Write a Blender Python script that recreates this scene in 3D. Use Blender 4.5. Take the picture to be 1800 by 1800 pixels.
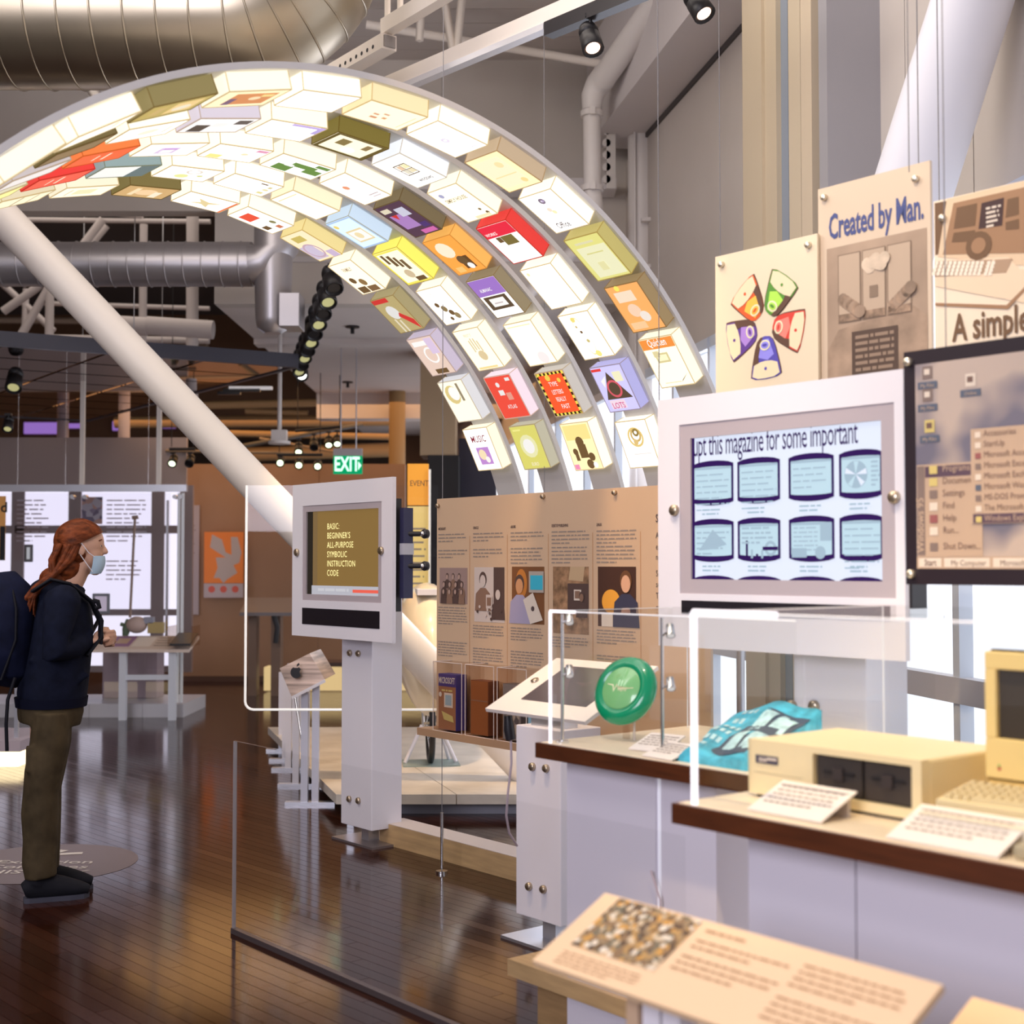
import bpy, math, random
from mathutils import Matrix, Vector
random.seed(7)
R = math.radians
for o in list(bpy.data.objects): bpy.data.objects.remove(o)
SC = bpy.context.scene
C = SC.collection

# ------------------------------------------------------------------ camera, world, big lights, exposure
EYE, FPX, HOR = 1.55, 2400.0, 990.0          # eye height, focal length in px, horizon row
cd = bpy.data.cameras.new('camera'); cam = bpy.data.objects.new('camera', cd); C.objects.link(cam)
cd.sensor_width = 36; cd.lens = 36 * FPX / 1800
cam.location = (0, 0, EYE); cam.rotation_euler = (R(90) + math.atan(90 / FPX), 0, 0)
cd.dof.use_dof = True; cd.dof.focus_distance = 6.8; cd.dof.aperture_fstop = 2.6
cd.clip_start = .05; cd.clip_end = 200
SC.camera = cam
SC.view_settings.view_transform = 'Standard'; SC.view_settings.look = 'None'
SC.view_settings.gamma = 1; SC.view_settings.use_curve_mapping = False
SC.view_settings.exposure = 0.22
SC.cycles.transparent_max_bounces = 32
W = bpy.data.worlds.new('World'); SC.world = W; W.use_nodes = True
W.node_tree.nodes['Background'].inputs[0].default_value = (.80, .76, .86, 1)
W.node_tree.nodes['Background'].inputs[1].default_value = .30

def lamp(kind, name, loc, target, energy, color, size=.3, sizey=None, spot=50, blend=.6):
    l = bpy.data.lights.new(name, kind); o = bpy.data.objects.new(name, l); C.objects.link(o)
    o.location = loc
    dv = Vector(target) - Vector(loc)
    o.rotation_euler = dv.to_track_quat('-Z', 'Y').to_euler()
    l.energy = energy; l.color = color
    if kind == 'AREA':
        l.size = size
        if sizey: l.shape = 'RECTANGLE'; l.size_y = sizey
    else: l.shadow_soft_size = size
    if kind == 'SPOT': l.spot_size = R(spot); l.spot_blend = blend
    return o
WARM = (1, .66, .34); SUNW = (1, .80, .55); COOL = (.80, .84, 1)
lamp('AREA', 'hall_fill', (-.9, 6, 5.9), (-.2, 6, 0), 210, (1, .90, .82), 5, 6)  # unseen soft ceiling fill added to brighten the hall
lamp('AREA', 'front_left_fill', (-3.5, -1.5, 3.2), (1.5, 5.5, 1.2), 245, (.90, .87, 1), 3, 2.5)  # unseen fill from the front left, brightens white panels and pedestals
lamp('AREA', 'right_window_light', (2.0, 9.2, 1.7), (-2, 7.5, 1.2), 120, COOL, 5, 3)
lamp('AREA', 'gallery_warm_light', (-3, 19.5, 3.75), (-3, 19.5, 0), 170, (1, .52, .2), 7, 6)
lamp('AREA', 'roof_bay_fill', (-4.5, 15.5, 5.9), (-4.5, 16.5, 0), 70, (1, .86, .74), 4, 5)  # unseen fill added to lift the dark truss bay
lamp('AREA', 'right_wall_fill', (-4.5, 4.5, 5.2), (1.5, 8.5, 4.2), 100, (1, .93, .88), 2.5, 1.5)  # unseen fill added at upper left to lighten the right wall
lamp('SPOT', 'poster_spot', (-.1, 3.0, 4.6), (1.25, 4.55, 2.25), 170, SUNW, .06, spot=40)
lamp('SPOT', 'text_panel_spot', (-.6, 4.9, 4.6), (.6, 5.75, 1.5), 260, WARM, .06, spot=40)
lamp('SPOT', 'text_panel_spot', (-1.4, 6.0, 4.6), (-.05, 6.5, 1.4), 45, (1, .55, .3), .06, spot=45)
lamp('SPOT', 'placard_spot', (-.3, 1.2, 4.3), (.35, 2.2, .75), 46, (1, .66, .36), .06, spot=34)
lamp('SPOT', 'case_spot', (.5, 2.2, 4.4), (1.1, 3.3, 1.0), 340, (1, .74, .40), .06, spot=34)
lamp('SPOT', 'case_spot', (-.3, 3.8, 4.4), (.6, 4.3, 1.0), 120, (1, .8, .6), .06, spot=34)
lamp('SPOT', 'platform_spot', (-.8, 8.6, 4.2), (-.5, 10.2, .1), 330, (1, .66, .34), .08, spot=60)
lamp('AREA', 'platform_daylight', (1.0, 11.5, 2.6), (-.2, 10.2, .1), 40, COOL, 2, 1.5)

# ------------------------------------------------------------------ pixel helpers
def K(px): return (px - 900) / FPX
def PT(px, py, Y): return Vector((K(px) * Y, Y, EYE - (py - HOR) / FPX * Y))
def GY(py, z=0.0): return (EYE - z) * FPX / (py - HOR)        # distance of a floor row
def G(px, py, z=0.0):
    Y = GY(py, z); return Vector((K(px) * Y, Y, z))
DX, DY = .6336, -.7737           # gallery grid: x axis of every panel (to the right)
IX, IY = .7737, .6336            # into the panel
def frame(x, y, z=0.0, dx=DX, dy=DY):
    m = Matrix(((dx, -dy, 0, x), (dy, dx, 0, y), (0, 0, 1, z), (0, 0, 0, 1))); return m
def along(F, px, y=0.0):         # local x on plane y of frame F seen at column px
    o = F @ Vector((0, y, 0)); d = F.to_3x3() @ Vector((1, 0, 0)); k = K(px)
    return (k * o.y - o.x) / (d.x - k * d.y)
def zat(F, x, py, y=0.0):        # local z at local x seen at row py
    p = F @ Vector((x, y, 0)); return EYE - (py - HOR) / FPX * p.y - F.translation.z
def panel_frame(px, Y): return frame(K(px) * Y, Y)

# ------------------------------------------------------------------ materials
MAT = {}
def mat(name, col, rough=.5, metal=0., emit=0., spec=.5, coat=0., alpha=1., trans=0., ecol=None, ior=1.45):
    if name in MAT: return MAT[name]
    m = bpy.data.materials.new(name); m.use_nodes = True; b = m.node_tree.nodes['Principled BSDF']
    c = tuple(col) + (1,)
    b.inputs['Base Color'].default_value = c; b.inputs['Roughness'].default_value = rough
    b.inputs['Metallic'].default_value = metal; b.inputs['IOR'].default_value = ior
    b.inputs['Specular IOR Level'].default_value = spec; b.inputs['Coat Weight'].default_value = coat
    b.inputs['Transmission Weight'].default_value = trans; b.inputs['Alpha'].default_value = alpha
    if emit:
        b.inputs['Emission Color'].default_value = tuple(ecol or col) + (1,)
        b.inputs['Emission Strength'].default_value = emit
    m.diffuse_color = c; MAT[name] = m; return m
def nd(m, t, **kw):
    n = m.node_tree.nodes.new(t)
    for k, v in kw.items(): setattr(n, k, v)
    return n
def noisy(m, scale, amt, base, tint=(1, 1, 1), stretch=(1, 1, 1), bump=0.0, coord='Object'):
    """colour grain: mix base with base*amt by noise"""
    nt = m.node_tree; b = nt.nodes['Principled BSDF']
    tc = nd(m, 'ShaderNodeTexCoord'); mp = nd(m, 'ShaderNodeMapping'); mp.inputs['Scale'].default_value = stretch
    n = nd(m, 'ShaderNodeTexNoise'); n.inputs['Scale'].default_value = scale; n.inputs['Detail'].default_value = 4
    r = nd(m, 'ShaderNodeValToRGB')
    r.color_ramp.elements[0].position = .3; r.color_ramp.elements[1].position = .7
    r.color_ramp.elements[0].color = tuple(x * (1 - amt) * t for x, t in zip(base, tint)) + (1,)
    r.color_ramp.elements[1].color = tuple(min(1, x * (1 + amt)) for x in base) + (1,)
    nt.links.new(tc.outputs[coord], mp.inputs[0]); nt.links.new(mp.outputs[0], n.inputs['Vector'])
    nt.links.new(n.outputs['Fac'], r.inputs[0]); nt.links.new(r.outputs[0], b.inputs['Base Color'])
    if bump:
        bp = nd(m, 'ShaderNodeBump'); bp.inputs['Strength'].default_value = bump; bp.inputs['Distance'].default_value = .01
        nt.links.new(n.outputs['Fac'], bp.inputs['Height']); nt.links.new(bp.outputs[0], b.inputs['Normal'])
    return m
def flat(name, col, rough=.55): return mat(name, col, rough)
def glow(name, col, s=1.0):
    return mat(name, tuple(c * .22 for c in col), .5, emit=s, spec=.1, ecol=col)
def thin_glass(name, tint=(1, 1, 1), refl=.06, rough=0.0):
    if name in MAT: return MAT[name]
    m = bpy.data.materials.new(name); m.use_nodes = True; nt = m.node_tree; nt.nodes.clear()
    o = nd(m, 'ShaderNodeOutputMaterial'); t = nd(m, 'ShaderNodeBsdfTransparent'); g = nd(m, 'ShaderNodeBsdfGlossy')
    t.inputs[0].default_value = tint + (1,); g.inputs['Roughness'].default_value = rough
    lw_ = nd(m, 'ShaderNodeLayerWeight'); lw_.inputs[0].default_value = .5
    pw = nd(m, 'ShaderNodeMath', operation='POWER'); pw.inputs[1].default_value = 4.5
    nt.links.new(lw_.outputs['Facing'], pw.inputs[0])
    a = nd(m, 'ShaderNodeMath', operation='MULTIPLY_ADD'); a.inputs[1].default_value = .5; a.inputs[2].default_value = refl; nt.links.new(pw.outputs[0], a.inputs[0])
    x = nd(m, 'ShaderNodeMixShader')
    a.use_clamp = True
    nt.links.new(a.outputs[0], x.inputs[0]); nt.links.new(t.outputs[0], x.inputs[1]); nt.links.new(g.outputs[0], x.inputs[2])
    nt.links.new(x.outputs[0], o.inputs[0]); MAT[name] = m; return m

white = mat('white_panel', (.80, .77, .82), .45)
paint = noisy(mat('wall_paint', (.56, .51, .47), .75), 1.2, .04, (.56, .51, .47))
paint_lt = noisy(mat('light_wall_paint', (.62, .58, .58), .75), 1.2, .04, (.62, .58, .58))
ceilm = noisy(mat('ceiling_paint', (.56, .51, .48), .8), 1.5, .05, (.56, .51, .48))
soffitm = noisy(mat('soffit_paint', (.66, .60, .58), .85), .8, .04, (.66, .60, .58))
pipew = mat('painted_pipe', (.66, .62, .60), .45)
colm = mat('painted_column', (.84, .77, .70), .45)
brown = noisy(mat('brown_wall', (.34, .19, .10), .55), 1.0, .08, (.34, .19, .10))
darkbr = mat('dark_brown', (.10, .05, .03), .6)
black = mat('black_paint', (.012, .011, .013), .45)
blackp = mat('black_plastic', (.02, .018, .022), .35)
alu = mat('aluminium', (.62, .63, .68), .3, .8)
steel = mat('polished_steel', (.75, .74, .74), .18, 1.)
brass = mat('bolt_metal', (.55, .45, .33), .3, .9)
tan = mat('tan_panel', (.62, .43, .28), .5)
paper = mat('paper', (.86, .78, .70), .6)
ink = mat('ink', (.09, .06, .06), .6)
inkg = mat('grey_ink', (.30, .24, .20), .6)
inkb = mat('blue_ink', (.05, .07, .22), .6)
cablem = mat('cable_grey', (.22, .21, .22), .5, .3)
glassm = thin_glass('case_glass', (.97, .98, .98), .05)
glass_dim = thin_glass('barrier_glass', (.96, .96, .96), .03)
edge = glow('glass_edge_glint', (1, .93, 1), 1.3)  # emission paints the bright glint where case edges catch light
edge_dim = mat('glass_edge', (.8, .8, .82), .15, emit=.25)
acry = thin_glass('acrylic', (.93, .88, .84), .06)
acedge = mat('acrylic_edge', (.72, .60, .52), .2)
wood = noisy(mat('light_wood', (.50, .33, .16), .5), 4, .18, (.50, .33, .16), stretch=(1, 8, 8))
dwood = noisy(mat('dark_wood_edge', (.075, .020, .006), .4), 6, .25, (.075, .020, .006), stretch=(1, 10, 10))
cream = mat('cream_plastic', (.84, .70, .42), .45)
winlit = glow('lit_window', (.90, .92, 1.0), 1.15)
winlit2 = glow('lit_window_left', (.82, .78, .92), 1.0)

# floor: strips; colour per strip from world position
PA = R(42); PWD, PLN = .0625, .9
def floor_mat():
    m = mat('floor_strip', (.10, .035, .018), .14, spec=.34, coat=.0); nt = m.node_tree; b = nt.nodes['Principled BSDF']
    g = nd(m, 'ShaderNodeNewGeometry'); mp = nd(m, 'ShaderNodeMapping'); mp.inputs['Rotation'].default_value = (0, 0, -PA)
    s = nd(m, 'ShaderNodeSeparateXYZ'); nt.links.new(g.outputs['Position'], mp.inputs[0]); nt.links.new(mp.outputs[0], s.inputs[0])
    def mth(op, a, bb=None):
        n = nd(m, 'ShaderNodeMath', operation=op)
        for i, v in enumerate((a, bb)):
            if v is None: continue
            if isinstance(v, (int, float)): n.inputs[i].default_value = v
            else: nt.links.new(v, n.inputs[i])
        return n.outputs[0]
    ib = mth('FLOOR', mth('DIVIDE', s.outputs[0], PWD))
    st = mth('MULTIPLY', mth('FRACT', mth('MULTIPLY', ib, .618034)), PLN)
    ia = mth('FLOOR', mth('DIVIDE', mth('SUBTRACT', s.outputs[1], st), PLN))
    cb = nd(m, 'ShaderNodeCombineXYZ'); nt.links.new(ib, cb.inputs[0]); nt.links.new(ia, cb.inputs[1])
    wn = nd(m, 'ShaderNodeTexWhiteNoise'); nt.links.new(cb.outputs[0], wn.inputs['Vector'])
    r = nd(m, 'ShaderNodeValToRGB'); r.color_ramp.elements[0].color = (.022, .0060, .0028, 1); r.color_ramp.elements[1].color = (.040, .0115, .0055, 1)
    nt.links.new(wn.outputs['Value'], r.inputs[0]); nt.links.new(r.outputs[0], b.inputs['Base Color'])
    rr = mth('ADD', mth('MULTIPLY', wn.outputs['Value'], .04), .10); nt.links.new(rr, b.inputs['Roughness'])
    return m
floorm = floor_mat()
def photo_mat(name, cols, scale=14, dist=.6):
    m = mat(name, cols[0], .5); nt = m.node_tree; b = nt.nodes['Principled BSDF']
    tc = nd(m, 'ShaderNodeTexCoord'); v = nd(m, 'ShaderNodeTexVoronoi'); v.inputs['Scale'].default_value = scale
    r = nd(m, 'ShaderNodeValToRGB'); r.color_ramp.interpolation = 'CONSTANT'
    e = r.color_ramp.elements; e[0].color = cols[0] + (1,); e[0].position = 0; e[1].color = cols[1] + (1,); e[1].position = 1 / len(cols)
    for i, c in enumerate(cols[2:]): x = e.new((i + 2) / len(cols)); x.color = c + (1,)
    s = nd(m, 'ShaderNodeSeparateColor')
    nt.links.new(tc.outputs['Object'], v.inputs['Vector']); nt.links.new(v.outputs['Color'], s.inputs[0])
    nt.links.new(s.outputs[0], r.inputs[0]); nt.links.new(r.outputs[0], b.inputs['Base Color'])
    return m

# ------------------------------------------------------------------ mesh builder
MW = {}
_tc = {}
class MB:
    def __init__(s, F=None): s.F = F or Matrix.Identity(4); s.v = []; s.f = []; s.m = []; s.sm = []; s.mats = []
    def mi(s, m):
        if m not in s.mats: s.mats.append(m)
        return s.mats.index(m)
    def add(s, vs, fs, m, smooth=False, T=None):
        n = len(s.v); i = s.mi(m)
        for p in vs:
            p = Vector(p)
            if T is not None: p = T @ p
            s.v.append(s.F @ p)
        for f in fs: s.f.append([a + n for a in f]); s.m.append(i); s.sm.append(smooth)
        return s
    def box(s, x0, x1, y0, y1, z0, z1, m, T=None):
        vs = [(x, y, z) for z in (z0, z1) for y in (y0, y1) for x in (x0, x1)]
        fs = [(0, 2, 3, 1), (4, 5, 7, 6), (0, 1, 5, 4), (2, 6, 7, 3), (0, 4, 6, 2), (1, 3, 7, 5)]
        return s.add(vs, fs, m, False, T)
    def cyl(s, p0, p1, r, m, r1=None, n=16, caps=True):
        return s.tube([p0, p1], [r, r if r1 is None else r1], m, n, caps)
    def tube(s, pts, rs, m, n=12, caps=True, up=None):
        pts = [Vector(p) for p in pts]
        if isinstance(rs, (int, float)): rs = [rs] * len(pts)
        vs = []; fs = []; t0 = (pts[1] - pts[0]).normalized()
        a = Vector(up) if up else (Vector((0, 0, 1)) if abs(t0.z) < .9 else Vector((1, 0, 0)))
        u = t0.cross(a).normalized(); w = u.cross(t0).normalized(); prev = t0
        for i, p in enumerate(pts):
            t = ((pts[min(i + 1, len(pts) - 1)] - pts[max(i - 1, 0)])).normalized()
            q = prev.rotation_difference(t); u = q @ u; w = q @ w; prev = t
            r = rs[i]; ra, rb = (r if isinstance(r, tuple) else (r, r))
            for k in range(n):
                an = 2 * math.pi * k / n; vs.append(p + u * (ra * math.cos(an)) + w * (rb * math.sin(an)))
        for i in range(len(pts) - 1):
            for k in range(n):
                a0 = i * n + k; a1 = i * n + (k + 1) % n; fs.append((a0, a1, a1 + n, a0 + n))
        s.add(vs, fs, m, True)
        if caps:
            s.add(vs[:n], [tuple(range(n - 1, -1, -1))], m); s.add(vs[-n:], [tuple(range(n))], m)
        return s
    def lathe(s, prof, p0, ax, m, n=24):
        ax = Vector(ax).normalized(); a = Vector((0, 0, 1)) if abs(ax.z) < .9 else Vector((1, 0, 0))
        u = ax.cross(a).normalized(); w = ax.cross(u); vs = []; fs = []
        for r, h in prof:
            for k in range(n):
                an = 2 * math.pi * k / n; vs.append(Vector(p0) + ax * h + (u * math.cos(an) + w * math.sin(an)) * max(r, 1e-5))
        for i in range(len(prof) - 1):
            for k in range(n):
                a0 = i * n + k; a1 = i * n + (k + 1) % n; fs.append((a0, a0 + n, a1 + n, a1))
        return s.add(vs, fs, m, True)
    def sph(s, c, r, m, n=16, k=10):
        rx, ry, rz = r if isinstance(r, tuple) else (r, r, r); vs = []; fs = []
        for i in range(k + 1):
            ph = math.pi * i / k
            for j in range(n):
                a = 2 * math.pi * j / n
                vs.append((c[0] + rx * math.sin(ph) * math.cos(a), c[1] + ry * math.sin(ph) * math.sin(a), c[2] + rz * math.cos(ph)))
        for i in range(k):
            for j in range(n):
                a0 = i * n + j; a1 = i * n + (j + 1) % n; fs.append((a0, a0 + n, a1 + n, a1))
        return s.add(vs, fs, m, True)
    # flat print on the local plane y = -layer*0.0008
    def rect(s, x0, z0, x1, z1, m, l=1, y=0.0):
        Y = y - l * .0008
        return s.add([(x0, Y, z0), (x1, Y, z0), (x1, Y, z1), (x0, Y, z1)], [(0, 1, 2, 3)], m)
    def poly(s, pts, m, l=1, y=0.0):
        Y = y - l * .0008; return s.add([(a, Y, b) for a, b in pts], [tuple(range(len(pts)))], m)
    def disc(s, cx, cz, r, m, l=1, sx=1.0, n=24, rot=0.0, y=0.0):
        pts = []
        for k in range(n):
            a = 2 * math.pi * k / n; x = r * sx * math.cos(a); z = r * math.sin(a)
            pts.append((cx + x * math.cos(rot) - z * math.sin(rot), cz + x * math.sin(rot) + z * math.cos(rot)))
        return s.poly(pts, m, l, y)
    def ring(s, cx, cz, r, w, m, l=1, sx=1.0, n=28, y=0.0):
        Y = y - l * .0008; vs = []; fs = []
        for k in range(n):
            a = 2 * math.pi * k / n
            for q in (r, r - w): vs.append((cx + q * sx * math.cos(a), Y, cz + q * math.sin(a)))
        for k in range(n): a0 = 2 * k; b0 = 2 * ((k + 1) % n); fs.append((a0, b0, b0 + 1, a0 + 1))
        return s.add(vs, fs, m)
    def text(s, body, x, z, h, m, l=1, sx=1.0, align='LEFT', y=0.0, shear=0.0, bold=0.0, space=1.0, T=None, outline=None):
        key = (body, align, bold, space)
        if key not in _tc:
            cu = bpy.data.curves.new('t', 'FONT'); cu.body = body; cu.align_x = align; cu.size = 1.4; cu.resolution_u = 2
            cu.offset = bold; cu.space_character = space
            ob = bpy.data.objects.new('t', cu); C.objects.link(ob)
            me = bpy.data.meshes.new_from_object(ob)
            _tc[key] = ([tuple(v.co) for v in me.vertices], [tuple(p.vertices) for p in me.polygons])
            bpy.data.objects.remove(ob); bpy.data.meshes.remove(me); bpy.data.curves.remove(cu)
        vs, fs = _tc[key]; Y = y - l * .0008
        return s.add([(x + (a * sx + b * shear) * h, Y, z + b * h) for a, b, c in vs], fs, m, False, T)
    def lines(s, x0, ztop, w, n, lh, m, l=1, th=.42, y=0.0, rag=.25, last=.5):
        for i in range(n):
            z = ztop - i * lh; end = x0 + w * (1 - random.random() * rag) if i < n - 1 else x0 + w * last; x = x0
            while x < end:
                ww = min(lh * random.uniform(.8, 3.6), end - x)
                s.rect(x, z - lh * th, x + ww, z, m, l, y); x += ww + lh * .38
        return s
    def pane(s, x0, x1, y0, y1, z0, z1, m):
        d = (x1 - x0, y1 - y0, z1 - z0); k = d.index(min(d)); c = [(x0 + x1) / 2, (y0 + y1) / 2, (z0 + z1) / 2]
        o = [i for i in range(3) if i != k]; lo = (x0, y0, z0); hi = (x1, y1, z1); vs = []
        for a, b in ((0, 0), (1, 0), (1, 1), (0, 1)):
            p = list(c); p[o[0]] = hi[o[0]] if a else lo[o[0]]; p[o[1]] = hi[o[1]] if b else lo[o[1]]; vs.append(p)
        return s.add(vs, [(0, 1, 2, 3)], m)
    def build(s, name, parent=None, label=None, cat=None, group=None, kind=None, bevel=0, link=True, remesh=0, smoothit=0, subd=0):
        M = MW[parent] if parent else s.F
        Mi = M.inverted(); me = bpy.data.meshes.new(name)
        me.from_pydata([Mi @ v for v in s.v], [], s.f)
        for m in s.mats: me.materials.append(m)
        for p, mi, sm in zip(me.polygons, s.m, s.sm): p.material_index = mi; p.use_smooth = sm
        me.validate(); me.update()
        o = bpy.data.objects.new(name, me); C.objects.link(o)
        if parent: o.parent = parent
        else: o.matrix_world = M
        MW[o] = M
        if label: o['label'] = label
        if cat: o['category'] = cat
        if group: o['group'] = group
        if kind: o['kind'] = kind
        if remesh:
            md = o.modifiers.new('r', 'REMESH'); md.mode = 'VOXEL'; md.voxel_size = remesh; md.use_smooth_shade = True
            if smoothit: q = o.modifiers.new('s', 'SMOOTH'); q.iterations = smoothit; q.factor = .5
            dg = bpy.context.evaluated_depsgraph_get(); dg.update()
            nm = bpy.data.meshes.new_from_object(o.evaluated_get(dg)); o.modifiers.clear(); o.data = nm
            if not nm.materials: [nm.materials.append(m) for m in s.mats]
        if bevel:
            b = o.modifiers.new('b', 'BEVEL'); b.width = bevel; b.segments = 2; b.limit_method = 'ANGLE'
        if subd:
            b = o.modifiers.new('s', 'SUBSURF'); b.levels = subd; b.render_levels = subd
        return o
def thing(name, label, cat, F=None, group=None):
    if F is None: F = Matrix.Identity(4)
    if isinstance(F, Vector): F = Matrix.Translation(F)
    o = bpy.data.objects.new(name, None); C.objects.link(o); o.matrix_world = F; o.empty_display_size = .1
    o['label'] = label; o['category'] = cat
    if group: o['group'] = group
    MW[o] = F.copy(); return o
def struct(name, F=None):
    o = bpy.data.objects.new(name, None); C.objects.link(o); o.matrix_world = F or Matrix.Identity(4); o['kind'] = 'structure'
    MW[o] = (F or Matrix.Identity(4)).copy(); return o
def dup(root, F, label, group=None):
    r = root.copy(); C.objects.link(r); r.matrix_world = F; r['label'] = label; MW[r] = F
    if group: r['group'] = group
    for ch in list(root.children):
        c = ch.copy(); C.objects.link(c); c.parent = r
        for g in list(ch.children): d = g.copy(); C.objects.link(d); d.parent = c
    return r
def bolt(parent, F, x, z, r=.014, y=0.0, h=.016, m=None):
    b = MB(F); b.lathe([(0, 0), (r, 0), (r, -h * .7), (r * .8, -h), (0, -h)], (x, y, z), (0, 1, 0), m or brass, 14)
    return b.build('bolt', parent)

# ================================================================== SETTING
# right-hand wall: runs from the corner towards the viewer
EX, EY = .176, -.984
WF = frame(1.036, 12.3, 0, EX, EY)      # local x = metres from the corner towards the viewer, y = into the wall
def ws(px, y=0.0): return along(WF, px, y)
# floor
fl = MB(); fl.box(-12, 5, -2, 26, -.15, -.008, mat('floor_joint', (.012, .005, .003), .6))
flo = fl.build('floor', kind='structure')
ca, sa = math.cos(PA), math.sin(PA)
cells = []
for ib in range(int(-10 / PWD), int(26 / PWD)):
    off = (ib * .618034 - math.floor(ib * .618034)) * PLN
    for ia in range(-18, 32):
        b = (ib + .5) * PWD; a = off + (ia + .5) * PLN
        x = b * ca - a * sa; y = b * sa + a * ca
        if not (1.5 < y < 25.5 and -11.6 < x < 4.6): continue
        if abs(x) > .43 * y + 1.0 or x > .45 * y + .2: continue
        if y < 3.6 and x > .2: continue
        if x > 1.03 - .179 * (y - 12.3) + .9: continue
        cells.append((y if (abs(x) < .38 * y and y > 4.2 and x < .12 * y + .3) else y + 100, x, y))
cells.sort()
pm = MB(); hw, hl = PWD / 2 - .0011, PLN / 2 - .0012
pm.add([(-hw, -hl, 0), (hw, -hl, 0), (hw, hl, 0), (-hw, hl, 0), (-hw, -hl, -.012), (hw, -hl, -.012), (hw, hl, -.012), (-hw, hl, -.012)],
       [(0, 1, 2, 3), (0, 4, 5, 1), (1, 5, 6, 2), (2, 6, 7, 3), (3, 7, 4, 0)], floorm)
p0 = pm.build('plank', flo)
far = MB()
for i, (k, x, y) in enumerate(cells):
    T = Matrix.Translation((x, y, 0)) @ Matrix.Rotation(PA, 4, 'Z') @ Matrix.Rotation(R(random.uniform(-.06, .06)), 4, 'Y')
    if i < 298:
        o = p0 if i == 0 else p0.copy()
        if i: C.objects.link(o); o.parent = flo
        o.matrix_local = T
    else: far.add([v.copy() for v in pm.v], pm.f, floorm, False, T)
far.build('strip_flooring', flo, kind='stuff')

# ceiling deck with recessed seams
ce = MB(); ce.box(-11, 4, 1.5, 26, 6.16, 6.3, mat('ceiling_seam', (.10, .09, .085), .8)); ceo = ce.build('ceiling', kind='structure')
cp = MB(); cp.box(-7.5, 7.5, -.145, .145, -.02, 0, ceilm)
c0 = None
for i in range(40):
    T = Matrix.Translation((-3.5, 2.0 + i * .3, 6.16))
    if c0 is None: c0 = cp.build('deck_panel', ceo); c0.matrix_local = T
    else: o = c0.copy(); C.objects.link(o); o.parent = ceo; o.matrix_local = T
# upper wall (fascia) and the low white soffit behind it
fb = MB(); fb.box(-2.7, 1.1, 12.3, 12.5, 3.9, 6.16, paint); fb.box(-11, -2.7, 12.3, 12.5, 4.75, 6.16, paint); fb.box(-2.7, 1.04, 12.28, 12.3, 4.28, 4.33, paint_lt)
fb.build('wall_back_upper', kind='structure')
sb = MB(); sb.box(-2.7, 1.0, 12.5, 25, 3.9, 4.05, soffitm); sb.box(-2.7, .4, 18.8, 19.2, 3.55, 3.9, soffitm); sb.box(-2.7, .6, 14.2, 14.45, 3.84, 3.9, soffitm)
sb.build('ceiling_low', kind='structure')
bw = MB(); bw.box(-11, 2, 25.2, 25.4, 0, 6.16, mat('far_wall', (.16, .085, .045), .7)); bw.build('wall_far', kind='structure')
lw = MB(); lw.box(-11, -10.9, 1.5, 25.2, 0, 6.16, brown); lw.build('wall_left', kind='structure')
# right wall: panels above the windows, glazing below
rw = struct('wall_right', WF)
b = MB(WF); b.box(-13, 11, .10, .25, 3.2, 6.16, mat('seam_dark', (.08, .07, .07), .8)); b.box(-13, 11, .0, .25, -.1, .22, paint_lt)
b.build('backing', rw)
xs = [-13, -9, -5, -1.2, .62, ws(1310), ws(1460), ws(1600), ws(1720), 8.2, 11]
for a_, c_ in zip(xs[:-1], xs[1:]):
    for (z0, z1) in ((3.2, 5.2),):
        MB(WF).box(a_ + .004, c_ - .004, 0, .12, z0, z1, paint).build('wall_panel', rw)
MB(WF).box(.25, 11, -.42, .1, 5.24, 6.16, mat('beam_paint', (.60, .56, .56), .7)).build('beam', rw, label='boxed beam along the top of the wall')
MB(WF).box(.25, 11, -.02, .1, 5.2, 5.24, mat('seam_dark', (.08, .07, .07), .8)).build('shadow_gap', rw)
# windows
edges = [ws(p) for p in (905, 985, 1060, 1135)] 
wx = [-12.0, -9.2, -6.8, -4.6, -3.0, -1.6, -.35, .55, 1.5, 2.4, 3.3, 4.2, 5.1, 6.0, 6.9, 8.2, 9.6, 11]
mull = mat('window_frame', (.62, .68, .78), .4, .1)  # frames and transoms lightened to stand in for window glare
n = 0
for a_, c_ in zip(wx[:-1], wx[1:]):
    n += 1; wo = struct('window_%d' % n, WF)
    fr = MB(WF)
    fr.box(a_, a_ + .05, -.03, .1, .22, 3.2, mull); fr.box(c_ - .03, c_, -.02, .1, .22, 3.2, mull)
    fr.box(a_, c_, -.03, .1, 3.12, 3.2, mull); fr.box(a_, c_, -.02, .1, .22, .27, mull)
    fr.build('window_frame', wo)
    MB(WF).box(a_, c_, -.04, .1, .90, 1.02, mat('transom', (.52, .52, .58), .5)).build('transom', wo)
    MB(WF).box(a_ + .05, c_ - .03, .04, .06, 1.02, 3.12, winlit).build('pane', wo)
    MB(WF).box(a_ + .05, c_ - .03, .04, .06, .27, .90, winlit).build('pane', wo)
# fluted pier on the right wall
fins = [(1310, 1345, (.56, .47, .34)), (1345, 1371, (.56, .47, .34)), (1371, 1392, (.26, .30, .36)), (1392, 1414, (.58, .49, .36)), (1414, 1434, (.60, .50, .37)), (1434, 1446, (.40, .46, .58)), (1446, 1462, (.34, .33, .35))]  # beige and blue-grey tones stand for coloured light on the fins
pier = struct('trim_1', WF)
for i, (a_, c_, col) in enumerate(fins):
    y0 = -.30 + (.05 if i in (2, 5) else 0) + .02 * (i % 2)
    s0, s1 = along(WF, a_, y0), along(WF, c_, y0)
    MB(WF).box(s0, s1 - .008, y0, .0, 0, 6.14, mat('fin_%d' % i, col, .5)).build('fin', pier)
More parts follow.
